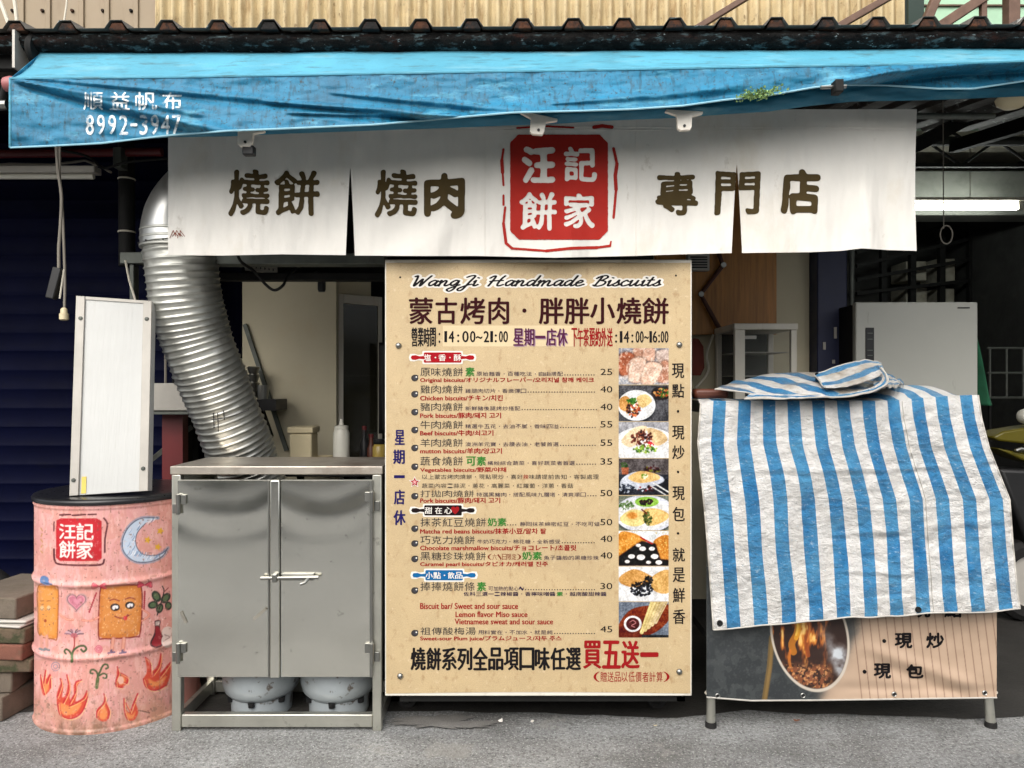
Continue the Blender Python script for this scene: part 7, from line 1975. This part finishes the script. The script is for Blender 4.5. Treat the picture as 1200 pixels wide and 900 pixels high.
# dark store shelving at the back
rk = thing('storage_rack', 'dim storage rack along the back wall on the right', 'rack', (3.6, 6.9, 0))
for k in range(6):
    x = P(1030 + k * 34, 0, 6.8)[0]
    MB().box(x, x + 0.05, 6.75, 6.80, 0, 2.5 + 0.05 * k).build('upright', MAT['dark_steel'], rk)
for k in range(5):
    MB().bar((P(1000, 0, 6.8)[0], 6.74, P(0, 345 - k * 16, 6.8)[2]), (4.15, 6.74, P(0, 330 - k * 24, 6.8)[2]), 0.03).build('rail', MAT['dark_steel'], rk)
random.seed(9)
for k in range(8):
    pxk = 1060 + (k % 4) * 36; pyk = 318 if k < 4 else 350
    w = random.uniform(20, 28); h = random.uniform(18, 30)
    a, b_ = P(pxk, pyk + h * 0.5, 6.85), P(pxk + w, pyk - h * 0.5, 6.85)
    one('storage_box', MB().box(a[0], b_[0], 6.82, 7.1, a[2], b_[2]), MAT['ceiling'], 'pale grey storage box lost in the dim rack at the back', 'box', 'boxes on the dim rack at the back', bevel=0.006)
wr_ = thing('wire_rack', 'grey wire mesh rack right of the green cloth', 'rack', P(1180, 470, 5.0))
for k in range(5):
    px = 1160 + k * 19.5
    MB().tube([P(px, 408, 5), P(px, 466, 5)], 0.008, 6).build('bar', MAT['grey_steel'], wr_)
for py in (408, 437, 466): MB().tube([P(1157, py, 5), P(1245, py, 5)], 0.008, 6).build('bar', MAT['grey_steel'], wr_)
for px in (1160, 1238): MB().tube([P(px, 466, 5.05), (P(px, 466, 5.05)[0], 5.05, 0)], 0.012, 6).build('leg', MAT['dark_steel'], wr_)

# parked scooter in the dark at the right edge
sk = thing('parked_scooter', 'dark parked scooter with olive yellow panels at the right edge', 'scooter', (P(1230, 0, 3.9)[0], 4.0, 0))
q = lambda px, py: (P(px, 0, 3.9)[0], P(0, py, 3.9)[2])
MB().prism([q(*a) for a in ((1158, 512), (1170, 505), (1200, 500), (1260, 494), (1290, 500), (1290, 522), (1200, 520), (1166, 516))], 3.86, 4.0).build('seat_panel', MAT['yellow'], sk, bevel=0.01)
MB().prism([q(*a) for a in ((1160, 524), (1200, 532), (1290, 526), (1296, 548), (1220, 546), (1190, 538))], 3.84, 4.02).build('side_panel', MAT['yellow'], sk, bevel=0.01)
MB().prism([q(*a) for a in ((1165, 548), (1290, 552), (1300, 640), (1200, 640))], 3.86, 4.0).build('lower_body', MAT['black'], sk, bevel=0.02)
for px in (1205, 1345):
    x = P(px, 0, 3.93)[0]
    wh = MB().lathe([(0.14, -0.045), (0.19, -0.05), (0.215, -0.03), (0.22, 0), (0.215, 0.03), (0.19, 0.05), (0.14, 0.045), (0.14, -0.045)], (x, 3.93, 0.222), 40, 'y', caps=False).build('wheel', MAT['rubber'], sk)
    MB().lathe([(0, -0.02), (0.13, -0.02), (0.139, -0.03), (0.139, 0.03)], (x, 3.93, 0.222), 30, 'y', caps=False).build('rim', MAT['alu'], wh)
MB().lathe([(0.0, -0.03), (0.03, -0.026), (0.04, 0), (0.036, 0.02), (0, 0.02)], P(1202, 488, 3.85), 24, 'y').build('tail_lamp', MAT['milky'], sk)
MB().tube([P(1190, 528, 3.82), P(1196, 526, 3.82), P(1206, 528, 3.82)], 0.01, 8).build('grab_handle', MAT['chrome'], sk)

# ================================================================== SMALL LITTER ON THE GROUND
def scrap(px, py, mat, name, lab, cat, s):
    Y = F * CH / (py - 450)
    x = (px - 600) / F * Y
    g_ = np.random.default_rng(int(px))
    m = MB()
    n_ = 7
    pts = [(x + s * math.cos(a) * g_.uniform(0.6, 1.1), Y + s * 0.8 * math.sin(a) * g_.uniform(0.6, 1.1), 0.006 + g_.uniform(0, s * 0.7)) for a in np.linspace(0, 6.283, n_ + 1)[:-1]]
    pts.append((x, Y, 0.006 + s * 0.5))
    m.add(pts, [(i, (i + 1) % n_, n_) for i in range(n_)])
    one(name, m, mat, lab, cat, smooth=False)


scrap(586, 847, MAT['p_white'], 'paper_scrap', 'crumpled white paper scrap at the damp patch edge', 'litter', 0.014)
scrap(624, 848, MAT['p_white'], 'paper_scrap', 'small white paper scrap below the middle of the menu board', 'litter', 0.009)
scrap(768, 853, MAT['cream_plastic'], 'paper_scrap', 'tiny cream scrap on the ground below the board corner', 'litter', 0.008)
scrap(934, 848, MAT['dry_leaf'], 'dry_leaf', 'dry reddish leaf on the ground under the wok banner', 'leaf', 0.016)
